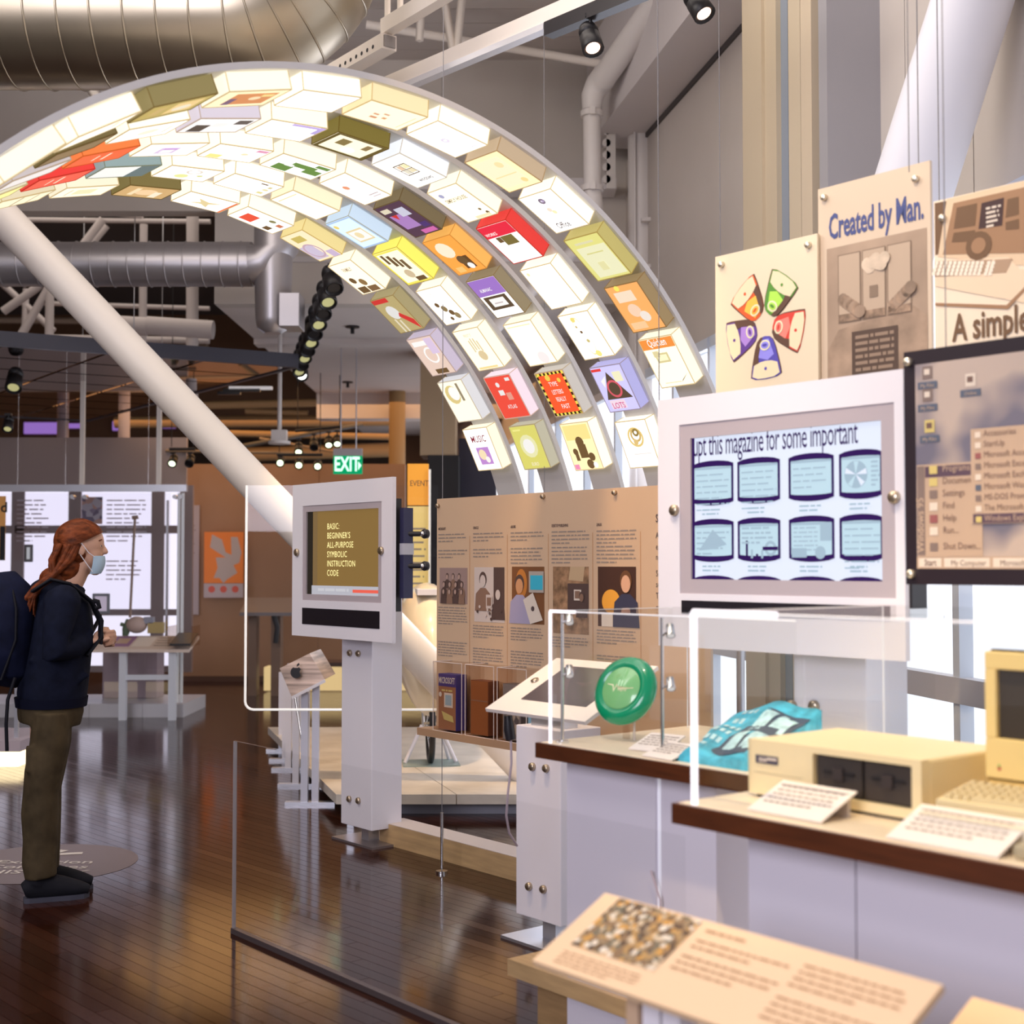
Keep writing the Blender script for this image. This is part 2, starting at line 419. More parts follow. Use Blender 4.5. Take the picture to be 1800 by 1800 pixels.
# corner column with clamps
ct = thing('round_column', 'white round column in the wall corner beside the vertical pipe', 'column', PT(1130, HOR, 11.7) - Vector((0, 0, EYE)))
x0 = K(1130) * 11.7
MB().cyl((x0, 11.7, 0), (x0, 11.7, 6.14), .118, pipew, n=28).build('shaft', ct)
MB().cyl((x0 - .07, 11.57, 0), (x0 - .07, 11.57, 6.14), .012, pipew, n=8).build('conduit', ct)
for py in (385, 468):
    z = PT(0, py, 11.6).z; MB().box(x0 - .02, x0 + .20, 11.5, 11.58, z - .015, z + .015, pipew).build('clamp', ct)
# far left: glazed wall with mullions and frosted partition
LY = 17.0
lwf = frame(K(-80) * LY, LY, 0, 1, 0)
wx2 = [(-80, 20), (26, 120), (142, 266), (289, 316)]
nn = 20
for a_, c_ in wx2:
    nn += 1; wo = struct('window_%d' % nn, lwf); X0, X1 = along(lwf, a_), along(lwf, c_)
    for (z0, z1) in ((.28, .90), (.98, 1.92), (2.02, 2.46)):
        MB(lwf).box(X0, X1, .02, .04, z0, z1, winlit2).build('pane', wo)
    f_ = MB(lwf)
    for z0, z1 in ((.2, .28), (.90, .98), (1.92, 2.02), (2.46, 2.52)): f_.box(X0, X1, -.01, .06, z0, z1, mat('mauve_frame', (.36, .29, .29), .5))
    f_.box(X1, X1 + .16, -.01, .06, .2, 2.52, mat('mauve_frame', (.36, .29, .29), .5)); f_.build('window_frame', wo)
pt = struct('wall_partition', lwf)
for k, (a_, c_) in enumerate(((-80, 142), (142.5, 277), (277.5, 326))):
    MB(lwf).box(along(lwf, a_), along(lwf, c_), .02, .08, 2.53, 3.12, mat('frosted_panel', (.44, .36, .34), .5)).build('wall_panel', pt)
# brown partition
BY = 18.0; bf = frame(K(322) * BY, BY, 0, 1, 0)
bp = struct('wall_brown', bf)
for a_, c_ in ((322, 433), (433.6, 560), (560.6, 712)):
    MB(bf).box(along(bf, a_), along(bf, c_), 0, .1, .06, 2.86, brown).build('wall_panel', bp)
MB(bf).box(0, along(bf, 712), -.02, .1, 0, .07, darkbr).build('baseboard_back', bp)

# ================================================================== LIGHT ARCH
AC = Vector((-1.572, 6.423, 1.245)); AR = 2.043; AAZ = .8875; AS = -.40; AST = .1474
PH = [.477, .469, .457, .449, .643]
U = Vector((math.sin(AAZ), math.cos(AAZ), 0)); Wd = Vector((-math.cos(AAZ), math.sin(AAZ), 0))
def aframe(k, th, r=AR):
    c = AC + Wd * (k * AS) + U * (r * math.cos(th)) + Vector((0, 0, r * math.sin(th)))
    X = -Wd; Y = U * math.cos(th) + Vector((0, 0, math.sin(th))); Z = -U * math.sin(th) + Vector((0, 0, math.cos(th)))
    return Matrix(((X.x, Y.x, Z.x, c.x), (X.y, Y.y, Z.y, c.y), (X.z, Y.z, Z.z, c.z), (0, 0, 0, 1)))
ribm = mat('rib_white', (.60, .58, .57), .4)
arch = thing('light_arch', 'white arch of five curved ribs carrying glowing boxes over the aisle', 'arch', Matrix.Translation(AC - Vector((0, 0, AC.z))))
for k in range(5):
    rb = MB(); vs = []; fs = []; N = 84; t0, t1 = (.06, 2.62)
    for i in range(N + 1):
        Fk = aframe(k, t0 + (t1 - t0) * i / N)
        for (a_, r_) in ((-.095, .075), (.115, .075), (.115, .10), (-.095, .10)): vs.append(Fk @ Vector((a_, r_, 0)))
    for i in range(N):
        for j in range(4): a0 = i * 4 + j; a1 = i * 4 + (j + 1) % 4; fs.append((a0, a0 + 4, a1 + 4, a1))
    fs.append((0, 1, 2, 3)); fs.append((N * 4 + 3, N * 4 + 2, N * 4 + 1, N * 4))
    rb.add(vs, fs, ribm); rb.build('rib', arch)
for th in (.10,):       # cross tie hidden low behind the text panel, legs to the floor
    a_ = aframe(0, th) @ Vector((0, .09, 0)); c_ = aframe(4, th) @ Vector((0, .09, 0))
    MB().tube([a_, c_], .03, alu).build('cross_tube', arch)
for k in range(5):
    a_ = aframe(k, .07) @ Vector((0, .09, 0)); MB().tube([(a_.x, a_.y, 0), a_], .02, alu).build('post', arch)

def gm(c, s): return glow('g%02x%02x%02x_%d' % (int(c[0] * 99), int(c[1] * 99), int(c[2] * 99), int(s * 100)), c, s)
CR = (1, .90, .68); WH = (1, .98, .95); DK = (.16, .11, .045); AM = (1, .72, .32); RD = (.85, .06, .05); PU = (.38, .20, .62)
YG = (.70, .66, .16); OR = (1, .33, .06); BL = (.25, .32, .75); LB = (.62, .76, .92); GR = (.28, .50, .12); PK = (.9, .5, .65); BR = (.30, .17, .07); TE = (.32, .42, .42); LI = (.72, .62, .78); YL = (.98, .88, .15)
# spec: (label words, side colour, side strength, cover colour, cover strength, prints)
SW = 1.25; SD = .8
bx = lambda *a: a
ROWS = [
 [bx('white cover with red wording above a purple picture', WH, 1.1, WH, 1.1, [('t', 'MUSIC', 0, .35, .32, (.42, .05, .08)), ('r', -.5, -.75, .55, .1, (.5, .25, .6)), ('d', -.1, -.25, .3, (.85, .7, .45)), ('d', .2, -.5, .18, (.9, .85, .8))]),
  bx('cream cover with a pale tan swirl at the top', (.85, .84, .86), .8, CR, 1.0, [('d', -.25, .35, .55, (.75, .6, .25)), ('d', -.1, .4, .4, WH), ('r', .35, 0, .55, .9, (.55, .45, .3))]),
  bx('lilac and gold cover with a big pale ring', LI, .75, (.66, .5, .42), 1.0, [('o', .1, .05, .5, WH), ('r', -.8, .6, .3, .85, WH), ('r', .3, .1, .95, .95, (.75, .6, .8)), ('r', -.4, -.95, .6, -.7, BR)]),
  bx('olive cover with red top band and a white disc', (.5, .42, .22), .7, (.5, .40, .18), .8, [('r', -1, .75, .3, 1, RD), ('d', -.1, .15, .45, WH), ('p', [(.1, -.1), (.95, -.95), (.95, -.4), (.3, .1)], RD), ('r', -.5, -1, -.35, -.2, CR), ('r', -.15, -1, 0, -.3, CR)]),
  bx('cream cover with a strip of brown photographs', CR, 1.2, CR, 1.1, [('t', 'FAMILY', 0, .45, .22, (.45, .3, .15)), ('d', -.5, -.1, .22, BR), ('d', .1, -.3, .25, (.5, .3, .12)), ('r', -.8, -.95, -.1, -.55, BR), ('r', .0, -.95, .8, -.6, (.4, .22, .1))]),
  bx('amber box banded with mauve, a large thin circle on it', (.95, .78, .35), .85, (.9, .75, .5), .95, [('r', -1, -.9, .1, .1, LI), ('o', -.25, -.3, .6, (.65, .45, .55)), ('r', -.5, .4, .4, .8, (.7, .55, .15)), ('r', .4, -1, 1, -.5, (.7, .55, .75))]),
  bx('white cover with a red block and small scattered marks', WH, 1.3, WH, 1.2, [('r', -.7, .15, .3, .7, (.85, .1, .05)), ('r', -.8, -.7, -.3, -.4, BR), ('r', .1, -.85, .5, -.6, (.6, .2, .1)), ('d', .5, -.3, .18, (.5, .45, .2))]),
  bx('white cover with a tan star, orange-red end', WH, 1.35, WH, 1.3, [('p', [(-.5, .5), (-.1, .15), (.4, .4), (.1, -.1), (.3, -.6), (-.2, -.2), (-.7, -.3), (-.35, .05)], (.8, .65, .35)), ('r', -1, -1, 1, -.9, (.85, .2, .08))]),
  bx('dark bronze box with an amber picture', (.22, .17, .06), .9, (.55, .35, .15), 1.0, [('d', 0, 0, .5, (1, .7, .4)), ('r', -.8, -.6, .2, -.3, CR), ('r', -.6, .4, .7, .6, (1, .8, .5))]),
  bx('cream box, last but two before the left edge', CR, .95, CR, 1.0, [('r', -.5, -.4, .5, .4, (.95, .9, .55)), ('r', -.6, .6, .6, .65, (.6, .5, .3))]),
  bx('grooved ivory box at the left edge of the inner rib', (.9, .8, .55), .8, (.95, .85, .6), .9, [('r', -.9, .1, .9, .2, (.6, .5, .3)), ('r', -.9, -.5, .9, -.4, (.7, .6, .4))]),
  bx('plain ivory box at the outermost left of the inner rib', CR, .8, CR, .9, [])],
 [bx('olive yellow cover glowing white in the middle', (.6, .56, .42), .8, (.62, .58, .14), .9, [('d', 0, .05, .62, (.9, .88, .5)), ('d', 0, .05, .4, WH), ('t', 'EURO', 0, -.85, .16, CR), ('r', -.8, .8, -.2, .88, (.95, .9, .3))]),
  bx('red cover with small white pictures', (.9, .72, .8), 1.0, (.80, .08, .05), .85, [('t', 'ATLAS', .05, -.55, .18, WH), ('r', -.4, .1, .0, .35, WH), ('r', .1, -.15, .5, .2, (.95, .4, .3)), ('d', -.2, .6, .14, WH), ('r', .55, .75, .9, .9, WH)]),
  bx('cream cover with a tan open hand', CR, 1.2, CR, 1.05, [('t', 'PRINT IT', -.1, .65, .14, (.6, .55, .4)), ('d', .1, -.3, .3, (.75, .6, .35)), ('r', -.3, -.1, -.2, .5, (.75, .6, .35)), ('r', -.1, 0, 0, .6, (.75, .6, .35)), ('r', .12, 0, .22, .58, (.75, .6, .35)), ('r', .32, -.1, .42, .45, (.75, .6, .35)), ('r', -.8, -.95, .7, -.85, AM)]),
  bx('white cover with a flock of brown shapes', WH, 1.3, WH, 1.2, [('d', -.4, .1, .15, BR), ('d', -.1, -.15, .2, (.5, .35, .15)), ('d', .2, -.4, .18, BR), ('d', .45, -.6, .2, (.55, .4, .2)), ('d', -.1, -.7, .12, BR), ('t', 'NOTES', -.2, .6, .15, (.7, .65, .55))]),
  bx('yellow framed cover with tall dark letters', YL, 1.0, (.95, .9, .65), 1.0, [('f', .1, YL), ('r', -.7, .3, -.5, .85, BR), ('r', -.35, .1, -.1, .75, BR), ('r', 0, .0, .2, .6, BR), ('r', .3, -.2, .55, .4, (.35, .22, .1)), ('d', .0, -.4, .3, (.7, .55, .35)), ('r', .1, -.9, .8, -.65, BR)]),
  bx('pale blue box with a tan framed picture', LB, .95, LB, 1.05, [('f', .08, (.45, .6, .85)), ('r', -.6, -.6, .7, .25, (.85, .7, .4)), ('r', -.5, -.5, .6, .15, WH), ('d', .0, -.15, .25, (.9, .75, .45)), ('d', -.6, .65, .15, (.9, .7, .2))]),
  bx('plain cream cover in the middle of the second rib', (1, .88, .62), 1.0, (1, .9, .68), 1.25, [('r', -.8, .75, .8, .8, (.9, .72, .4))]),
  bx('bright white cover speckled gold along the bottom', WH, 1.4, WH, 1.3, [('r', -.7, -.85, -.4, -.6, (.8, .7, .3)), ('d', 0, -.7, .14, (.85, .75, .4)), ('r', .3, -.8, .6, -.65, (.7, .6, .3)), ('r', .7, -.5, .85, -.2, BR)]),
  bx('white cover with yellow green blobs and a thin ring', WH, 1.35, WH, 1.2, [('d', -.4, .1, .3, (.85, .85, .35)), ('o', .4, -.1, .35, (.8, .7, .6)), ('d', -.1, -.5, .14, (.7, .7, .3))]),
  bx('teal grey end box beside the white one', TE, .9, (.85, .84, .8), .9, [('r', -1, -1, 1, -.3, TE)]),
  bx('red box on the left half of the second rib', RD, .95, (.85, .12, .07), .9, [('r', -.6, -.1, .6, .0, CR), ('r', -.5, .3, .5, .36, CR)]),
  bx('yellow striped box near the left edge', (.8, .75, .55), .9, (.95, .85, .3), 1.0, [('r', -.8, 0, .8, .2, WH)])],
 [bx('amber topped cover with brown robot silhouettes', CR, 1.3, (.95, .78, .42), 1.0, [('r', -.9, .3, .9, .95, (1, .8, .3)), ('d', .0, .2, .28, BR), ('r', -.25, -.5, .35, .1, BR), ('d', -.5, -.2, .18, BR), ('r', -.6, -.6, -.35, -.2, BR), ('d', .55, -.45, .22, BR), ('d', .3, -.75, .25, BR), ('d', .65, -.8, .16, WH), ('r', -.9, -.97, -.55, -.75, (.9, .3, .5))]),
  bx('red cover with a yellow and black striped border', (.72, .66, .6), .75, (.85, .10, .03), .9, [('h',), ('t', 'TYPE', -.05, .35, .2, WH), ('t', 'LETTERS', .0, .0, .2, WH), ('t', 'REALLY', .02, -.33, .2, WH), ('t', 'FAST', .1, -.66, .2, WH), ('d', -.2, .75, .17, (1, .7, .1)), ('d', .5, .6, .12, (1, .7, .1))]),
  bx('plain cream cover faintly pink at the foot', CR, 1.2, CR, 1.15, [('d', .3, -.7, .35, (1, .82, .8)), ('r', -.85, .85, .85, .9, (1, .85, .5))]),
  bx('purple topped cover with a brown framed white page', (.38, .3, .18), .7, (.95, .92, .9), 1.0, [('r', -1, .15, 1, 1, PU), ('t', 'ALMANAC', -.2, .35, .17, WH), ('r', -.8, -.6, .8, .1, (.22, .14, .08)), ('r', -.5, -.45, .55, -.02, WH), ('r', -.3, -.3, .3, -.24, (.6, .5, .5))]),
  bx('orange box with dark shapes over the cover', (1, .50, .12), .9, OR, 1.0, [('d', -.2, .35, .5, CR), ('r', .0, -.8, .7, -.1, (.25, .12, .04)), ('d', .2, -.3, .3, BR), ('d', .4, -.65, .2, WH), ('r', -.7, -.9, -.2, -.6, (1, .6, .2))]),
  bx('dark box with a purple, pink and white collage', (.20, .15, .08), .9, (.10, .05, .08), .8, [('r', -.8, -.5, .3, .4, (.55, .3, .7)), ('r', .0, .2, .7, .7, (.8, .8, .95)), ('p', [(-.6, .4), (-.2, .4), (-.4, .1)], RD), ('r', -.1, -.95, .9, -.7, (.85, .2, .55)), ('r', -.8, .6, -.2, .85, CR), ('r', .4, -.6, .9, -.3, (.2, .1, .4))]),
  bx('white cover with one orange red dot', WH, 1.3, WH, 1.3, [('d', -.25, .25, .17, (.85, .35, .2)), ('r', .1, -.6, .8, -.53, (.6, .5, .5)), ('r', .2, -.75, .8, -.68, (.7, .6, .6))]),
  bx('white cover with leaf green blocks', WH, 1.25, WH, 1.1, [('r', -.9, .1, -.1, .7, GR), ('r', .0, -.6, .5, .3, GR), ('r', -.4, -.9, .2, -.3, GR), ('r', .6, -.9, .95, -.4, GR), ('r', -.1, .2, .2, .5, WH)]),
  bx('white cover with yellow and pink corners', WH, 1.35, WH, 1.25, [('r', -.95, .3, -.4, .8, (.95, .85, .3)), ('r', .6, -.95, .95, -.5, (.8, .35, .5)), ('d', .1, -.3, .16, (.9, .8, .5))]),
  bx('white cover with a lilac framed rectangle', WH, 1.3, WH, 1.2, [('r', -.6, -.3, .4, .4, (.75, .6, .8)), ('r', -.45, -.15, .1, .25, WH), ('r', .1, -.2, .35, .3, (.6, .35, .7))]),
  bx('orange red box leaning over the left end of the middle rib', (.95, .22, .06), 1.0, (.9, .14, .05), .95, [('r', -.5, -.2, .6, -.1, CR), ('r', -.4, .2, .5, .27, CR)]),
  bx('pale lavender grey box near the left edge', (.7, .62, .62), .8, (.8, .75, .72), .9, [])],
 [bx('white cover with a gold spiral ring', WH, 1.4, WH, 1.25, [('o', .05, .3, .5, (.75, .55, .2)), ('o', .1, .38, .34, (.6, .42, .15)), ('o', .15, .5, .2, (.5, .35, .1)), ('d', .0, .1, .15, (.7, .5, .2)), ('r', -.4, -.45, .8, -.4, (.8, .75, .7))]),
  bx('violet blue cover, red circle on a dark triangle', (.50, .48, .85), .85, (.55, .52, .9), .95, [('p', [(-.1, .75), (-.75, -.45), (.9, -.45)], (.20, .13, .08)), ('o', .0, .0, .45, (.75, .12, .15)), ('r', -.7, -.9, .3, -.5, (.95, .75, .85)), ('t', 'LOTS', -.2, -.85, .26, (.7, .1, .3)), ('r', .3, .3, .85, .75, (.95, .9, .6)), ('r', -.95, .85, -.3, .97, RD), ('p', [(-.6, .4), (-.2, .6), (-.5, .1)], WH)]),
  bx('white cover with a yellow speckled tall oval', WH, 1.4, WH, 1.25, [('e', -.1, 0, .85, (.85, .75, .35)), ('d', -.2, .75, .14, (.85, .7, .2)), ('d', .15, -.8, .18, (.9, .8, .25)), ('d', -.1, .2, .08, BR), ('d', .0, -.2, .1, (.6, .5, .2)), ('d', -.2, .45, .07, (.6, .45, .2))]),
  bx('plain white cover between the oval and the red one', WH, 1.35, WH, 1.2, [('d', -.7, .75, .1, (.95, .85, .5)), ('r', -.6, -.8, .6, -.78, (.95, .85, .7))]),
  bx('red topped cover over a dark city photograph', RD, .9, WH, 1.1, [('r', -1, .4, 1, 1, (.8, .03, .06)), ('r', -.2, -.1, .6, .38, (.35, .27, .08)), ('r', -.5, .1, -.2, .38, BR), ('t', 'WORKS', -.5, .5, .15, WH)]),
  bx('cream cover with dark lettering down one edge', CR, 1.2, CR, 1.15, [('t', 'SIMPLY HOUSE', .0, .2, .2, (.35, .25, .1)), ('d', -.5, .65, .14, (.4, .4, .6)), ('d', .5, -.5, .08, BR), ('d', .7, -.75, .1, BR), ('r', -.2, -.95, .8, -.8, (.9, .8, .5))]),
  bx('white cover with an outlined flag window', (.9, .93, 1), 1.05, WH, 1.15, [('r', -.25, -.15, .05, .12, (.8, .75, .6)), ('r', .1, -.12, .42, .16, (.85, .75, .5)), ('r', -.22, .18, .08, .45, (.85, .6, .4)), ('r', .13, .21, .45, .48, (.9, .85, .5)), ('q', -.3, -.2, .5, .53, (.3, .2, .1)), ('t', 'windows', .2, -.7, .24, (.12, .08, .08))]),
  bx('dark olive box with a blown-out collage', (.22, .17, .04), .9, (.9, .82, .6), 1.1, [('f', .14, (.25, .18, .05)), ('r', -.1, .2, .6, .6, (.45, .33, .12)), ('d', -.4, -.1, .3, WH), ('r', .1, -.6, .7, -.35, (.5, .35, .15))]),
  bx('white box with a violet end flap', WH, 1.3, WH, 1.3, [('r', .1, -1, 1, -.8, (.5, .4, .75)), ('r', .75, -1, 1, .2, (.55, .42, .8))]),
  bx('lilac sided box with a black and white cover', (.78, .70, .80), .85, (.85, .82, .8), 1.0, [('r', -.9, .3, .1, .8, (.2, .15, .12)), ('r', .2, -.9, .8, -.4, (.25, .2, .18)), ('r', -.1, -.2, .5, .3, WH)]),
  bx('white box with a faint tan emblem', WH, 1.35, WH, 1.25, [('d', 0, 0, .4, (.95, .88, .7)), ('r', -.5, -.7, .5, -.6, (.8, .7, .5))]),
  bx('small dark bronze box near the left edge', (.2, .15, .06), .9, (.3, .2, .1), .8, [])],
 [bx('cream cover with an orange headline over a sketched map', CR, 1.15, (1, .92, .68), 1.05, [('r', -1, .58, 1, 1, (.9, .30, .06)), ('t', 'Quicken', 0, .67, .30, WH), ('r', -.45, .0, .35, .4, (.7, .6, .3)), ('r', -.35, .08, .25, .33, (1, .92, .6)), ('r', -.5, .25, -.15, .5, (.75, .65, .35)), ('p', [(.4, -.85), (.95, -.5), (.5, -.75)], BR), ('r', -.6, -.85, .4, -.82, (.8, .7, .4))]),
  bx('orange cover with brown sides and pale figures', (.40, .28, .14), .75, (.90, .38, .12), .95, [('r', -.7, .3, .4, .75, (1, .8, .6)), ('d', -.1, -.1, .35, (1, .7, .5)), ('d', .3, -.4, .28, (.95, .85, .75)), ('r', -.8, -.9, .1, -.6, (1, .65, .35)), ('d', -.3, .9, .14, YL)]),
  bx('yellow green box with a pale page on the cover', (.62, .52, .18), .8, (.70, .66, .22), .9, [('r', -.75, -.9, .95, .55, (.97, .95, .62)), ('r', -.4, .2, .6, .26, (.8, .75, .3)), ('r', -.6, .7, .5, .8, (.85, .8, .5)), ('r', -.2, -.6, .2, -.2, (.9, .85, .45))]),
  bx('white cover with dark wording at its foot and a round seal', WH, 1.4, WH, 1.3, [('o', .0, .6, .17, (.4, .3, .4)), ('d', .05, .6, .07, (.5, .4, .6)), ('d', -.05, .15, .13, (.9, .75, .6)), ('d', .1, .0, .12, (.9, .85, .5)), ('t', 'Office', -.15, -.8, .30, (.12, .06, .06))]),
  bx('amber lit cover in a brownish box', (.62, .46, .30), .85, (1, .78, .42), 1.1, [('r', -.85, -.8, .7, .8, (1, .88, .6)), ('r', -.7, -.2, .6, -.15, (1, .72, .35)), ('d', .3, .4, .2, (1, .75, .4)), ('d', .5, -.6, .16, (1, .7, .3))]),
  bx('white cover with a small violet loop', WH, 1.45, WH, 1.35, [('o', -.1, .0, .18, (.8, .72, .85)), ('r', .4, -.8, .7, -.76, (.6, .5, .6))]),
  bx('cream cover with little red brown strokes', (1, .82, .48), .95, (1, .9, .65), 1.0, [('r', -.5, .1, -.3, .35, (.75, .35, .2)), ('r', -.1, .2, .05, .4, (.75, .35, .2)), ('r', -.3, -.15, -.1, .0, (.8, .4, .2)), ('r', .15, -.05, .3, .15, (.75, .4, .25)), ('r', -.7, -.8, .7, -.75, (.95, .8, .5))]),
  bx('plain blazing white cover at the crown of the outer rib', WH, 1.5, WH, 1.4, []),
  bx('cream box with an orange and purple picture', CR, 1.25, (.95, .8, .5), 1.0, [('r', -.7, -.8, .7, .6, (.75, .3, .12)), ('r', -.7, .35, .1, .6, (.4, .25, .4)), ('d', .1, -.2, .22, (1, .8, .5)), ('r', .3, -.7, .6, -.3, (.95, .75, .3))]),
  bx('dark olive box with an amber cover at the crown', (.30, .24, .10), .9, (.5, .38, .12), .9, [('r', -.7, -.8, .7, .1, AM), ('d', -.1, -.3, .35, (1, .9, .7)), ('r', -.4, .4, .6, .7, (.7, .5, .2))]),
  bx('plain bright box on the descending left of the outer rib', WH, 1.35, (1, .95, .82), 1.15, [('r', -.2, -.6, .6, -.4, (.9, .7, .4))]),
  bx('long ivory box at the left edge of the outer rib', CR, 1.25, CR, 1.1, [('r', -.5, -.5, .5, .4, (.95, .85, .6))])]]
ORD = ['innermost', 'second', 'middle', 'fourth', 'outermost']
HW, HL = .108, .126
hz = (.98, .82, .12)
for k in range(5):
    for i, (lab, sc_, ss, cc, cs, pr) in enumerate(ROWS[k]):
        F = aframe(k, PH[k] + AST * i)
        t = thing('software_box', 'lit box, ' + lab + (', %s rib' % ORD[k] if len(lab.split()) < 13 and ' rib' not in lab else ''), 'software box', F, 'glowing boxes on the arch ribs')
        vv = random.uniform(-.004, .004); hl = HL + vv; hw = HW - abs(vv)
        sc_ = (1, .90, .68) if sc_ == WH else sc_
        b = MB(F); m = gm(sc_, ss * .82)
        b.box(-hw, hw, .0, .068, -hl, hl, m)
        b.build('carton', t, bevel=.0025)
        rc = tuple(x * .66 for x in (.98 * sc_[0], .82 * sc_[1], .58 * sc_[2])); rm = gm(rc, .8); e = MB(F); q = .0028  # carton edges coloured darker to stand for the glow dimming there
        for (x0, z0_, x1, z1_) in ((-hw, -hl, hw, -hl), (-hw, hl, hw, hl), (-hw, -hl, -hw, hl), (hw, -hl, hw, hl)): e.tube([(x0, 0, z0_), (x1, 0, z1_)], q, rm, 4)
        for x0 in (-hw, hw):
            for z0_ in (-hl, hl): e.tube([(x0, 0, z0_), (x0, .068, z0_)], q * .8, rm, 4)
        e.build('dim_folded_edges', t, kind='stuff')
        c = MB(F); cm = gm(cc, cs * 1.06); c.rect(-hw * .97, -hl * .975, hw * .97, hl * .975, cm)
        for L, q in enumerate(pr):
            L += 2; kd = q[0]
            def M_(col): return gm(col, (.80 if max(col) > .55 else .42) * min(cs, 1.1))
            if kd == 'r': c.rect(q[1] * hw * .97, q[2] * hl * .97, q[3] * hw * .97, q[4] * hl * .97, M_(q[5]), L)
            elif kd == 'd': c.disc(q[1] * hw, q[2] * hl, q[3] * hw, M_(q[4]), L, n=14)
            elif kd == 'o': c.ring(q[1] * hw, q[2] * hl, q[3] * hw, .012, M_(q[4]), L)
            elif kd == 'e': c.ring(q[1] * hw, q[2] * hl, q[3] * hl, .008, M_(q[4]), L, sx=.32)
            elif kd == 'p': c.poly([(a_ * hw, z_ * hl) for a_, z_ in q[1]], M_(q[2]), L)
            elif kd == 't': c.text(q[1], q[2] * hw, q[3] * hl, q[4] * hl, M_(q[5]), L, sx=.62 if len(q[1]) > 5 else .8, align='CENTER', bold=.015)
            elif kd in 'fq':
                if kd == 'f': w_ = q[1]; X0, Z0, X1, Z1 = -.97, -.97, .97, .97; col = q[2]
                else: X0, Z0, X1, Z1 = q[1:5]; w_ = .05; col = q[5]
                for a_ in ((X0, Z0, X0 + w_, Z1), (X1 - w_, Z0, X1, Z1), (X0, Z0, X1, Z0 + w_), (X0, Z1 - w_, X1, Z1)):
                    c.rect(a_[0] * hw, a_[1] * hl, a_[2] * hw, a_[3] * hl, M_(col), L)
                if kd == 'q':
                    mx, mz = (X0 + X1) / 2, (Z0 + Z1) / 2
                    c.rect(mx * hw - .002, Z0 * hl, mx * hw + .002, Z1 * hl, M_(col), L); c.rect(X0 * hw, mz * hl - .002, X1 * hw, mz * hl + .002, M_(col), L)
            elif kd == 'h':
                nst = 14
                for e_ in range(nst):
                    col = hz if e_ % 2 else (.08, .05, .02); a0, a1 = -.97 + 1.94 * e_ / nst, -.97 + 1.94 * (e_ + 1) / nst
                    for sgn in (-1, 1):
                        c.rect(sgn * .97 * hw if sgn < 0 else .83 * hw, a0 * hl, -.83 * hw if sgn < 0 else .97 * hw, a1 * hl, M_(col), L)
                        c.rect(a0 * hw, (.86 if sgn > 0 else -.97) * hl, a1 * hw, (.97 if sgn > 0 else -.86) * hl, M_(col), L)
        c.build('cover', t)

# ================================================================== BIG DUCTS
def duct_mat():
    m = mat('galvanised_duct', (.42, .36, .27), .30, .95); nt = m.node_tree; b = nt.nodes['Principled BSDF']
    tc = nd(m, 'ShaderNodeTexCoord'); n_ = nd(m, 'ShaderNodeTexNoise'); n_.inputs['Scale'].default_value = 1.6; n_.inputs['Detail'].default_value = 3
    mr = nd(m, 'ShaderNodeMapRange'); mr.inputs[3].default_value = .26; mr.inputs[4].default_value = .42
    nt.links.new(tc.outputs['Object'], n_.inputs['Vector']); nt.links.new(n_.outputs['Fac'], mr.inputs[0]); nt.links.new(mr.outputs[0], b.inputs['Roughness'])
    return m
ductm = duct_mat(); ductm2 = mat('dull_duct', (.46, .44, .46), .38, .75)
def arcpts(c, r, a0, a1, ex, ez, n=12):
    return [Vector(c) + Vector(ex) * (r * math.cos(a0 + (a1 - a0) * i / n)) + Vector(ez) * (r * math.sin(a0 + (a1 - a0) * i / n)) for i in range(n + 1)]
def duct(name, label, pts, r, m, sp, first=0, collars=()):
    t = thing(name, label, 'duct', Vector(pts[0]))
    MB().tube(pts, r, m, 40, caps=True).build('duct_skin', t)
    s = MB(); L = 0; nxt = first
    for a_, c_ in zip(pts[:-1], pts[1:]):
        a_, c_ = Vector(a_), Vector(c_); d_ = (c_ - a_).length; dr = (c_ - a_).normalized()
        while nxt < L + d_:
            p = a_ + dr * (nxt - L); s.tube([p - dr * .006, p, p + dr * .006], [r + .001, r + .008, r + .001], m, 40, caps=False)
            nxt += sp if d_ > .2 else .085
        L += d_
    s.build('seams', t, kind='stuff')
    for p, dr in collars:
        p, dr = Vector(p), Vector(dr); MB().tube([p - dr * .03, p - dr * .03, p + dr * .03, p + dr * .03], [r, r + .014, r + .014, r], m, 40, caps=False).build('collar', t)
    return t
Yd = 7.2; c0 = PT(0, 8, Yd); rd = .40
pA = Vector((-4.6, Yd, c0.z)); pB = Vector((K(400) * Yd, Yd, c0.z)); br = .42
pts = [pA, pB] + arcpts(pB + Vector((0, 0, br)), br, -math.pi / 2, 0, (1, 0, 0), (0, 0, 1), 14)[1:]
top = pts[-1]; pts.append(top + Vector((0, 0, .9)))
duct('large_duct', 'large shiny galvanised round duct bending up over the arch at top left', pts, rd, ductm, .168, .1,
     collars=[(pB + Vector((-.42, 0, 0)), (1, 0, 0)), (pB + Vector((-.26, 0, 0)), (1, 0, 0))])
Yd = 11.3; c0 = PT(0, 461, Yd); rd = .185; pB = Vector((K(440) * Yd, Yd, c0.z))
t2 = duct('small_duct', 'dull grey round duct running level behind the slanted column', [Vector((-6, Yd, c0.z)), pB], rd, ductm2, .152, .1, collars=[(pB + Vector((-.1, 0, 0)), (1, 0, 0))])
zc = PT(0, 585, Yd).z; xc = K(478) * Yd
MB().tube([(pB.x, Yd, pB.z), (pB.x + .08, Yd - .01, pB.z + .01), (xc + .02, Yd, pB.z + .12), (xc + .02, Yd, 5.9)], [rd, rd * 1.03, rd * 1.0, rd * .95], ductm2, 32).build('elbow', t2)
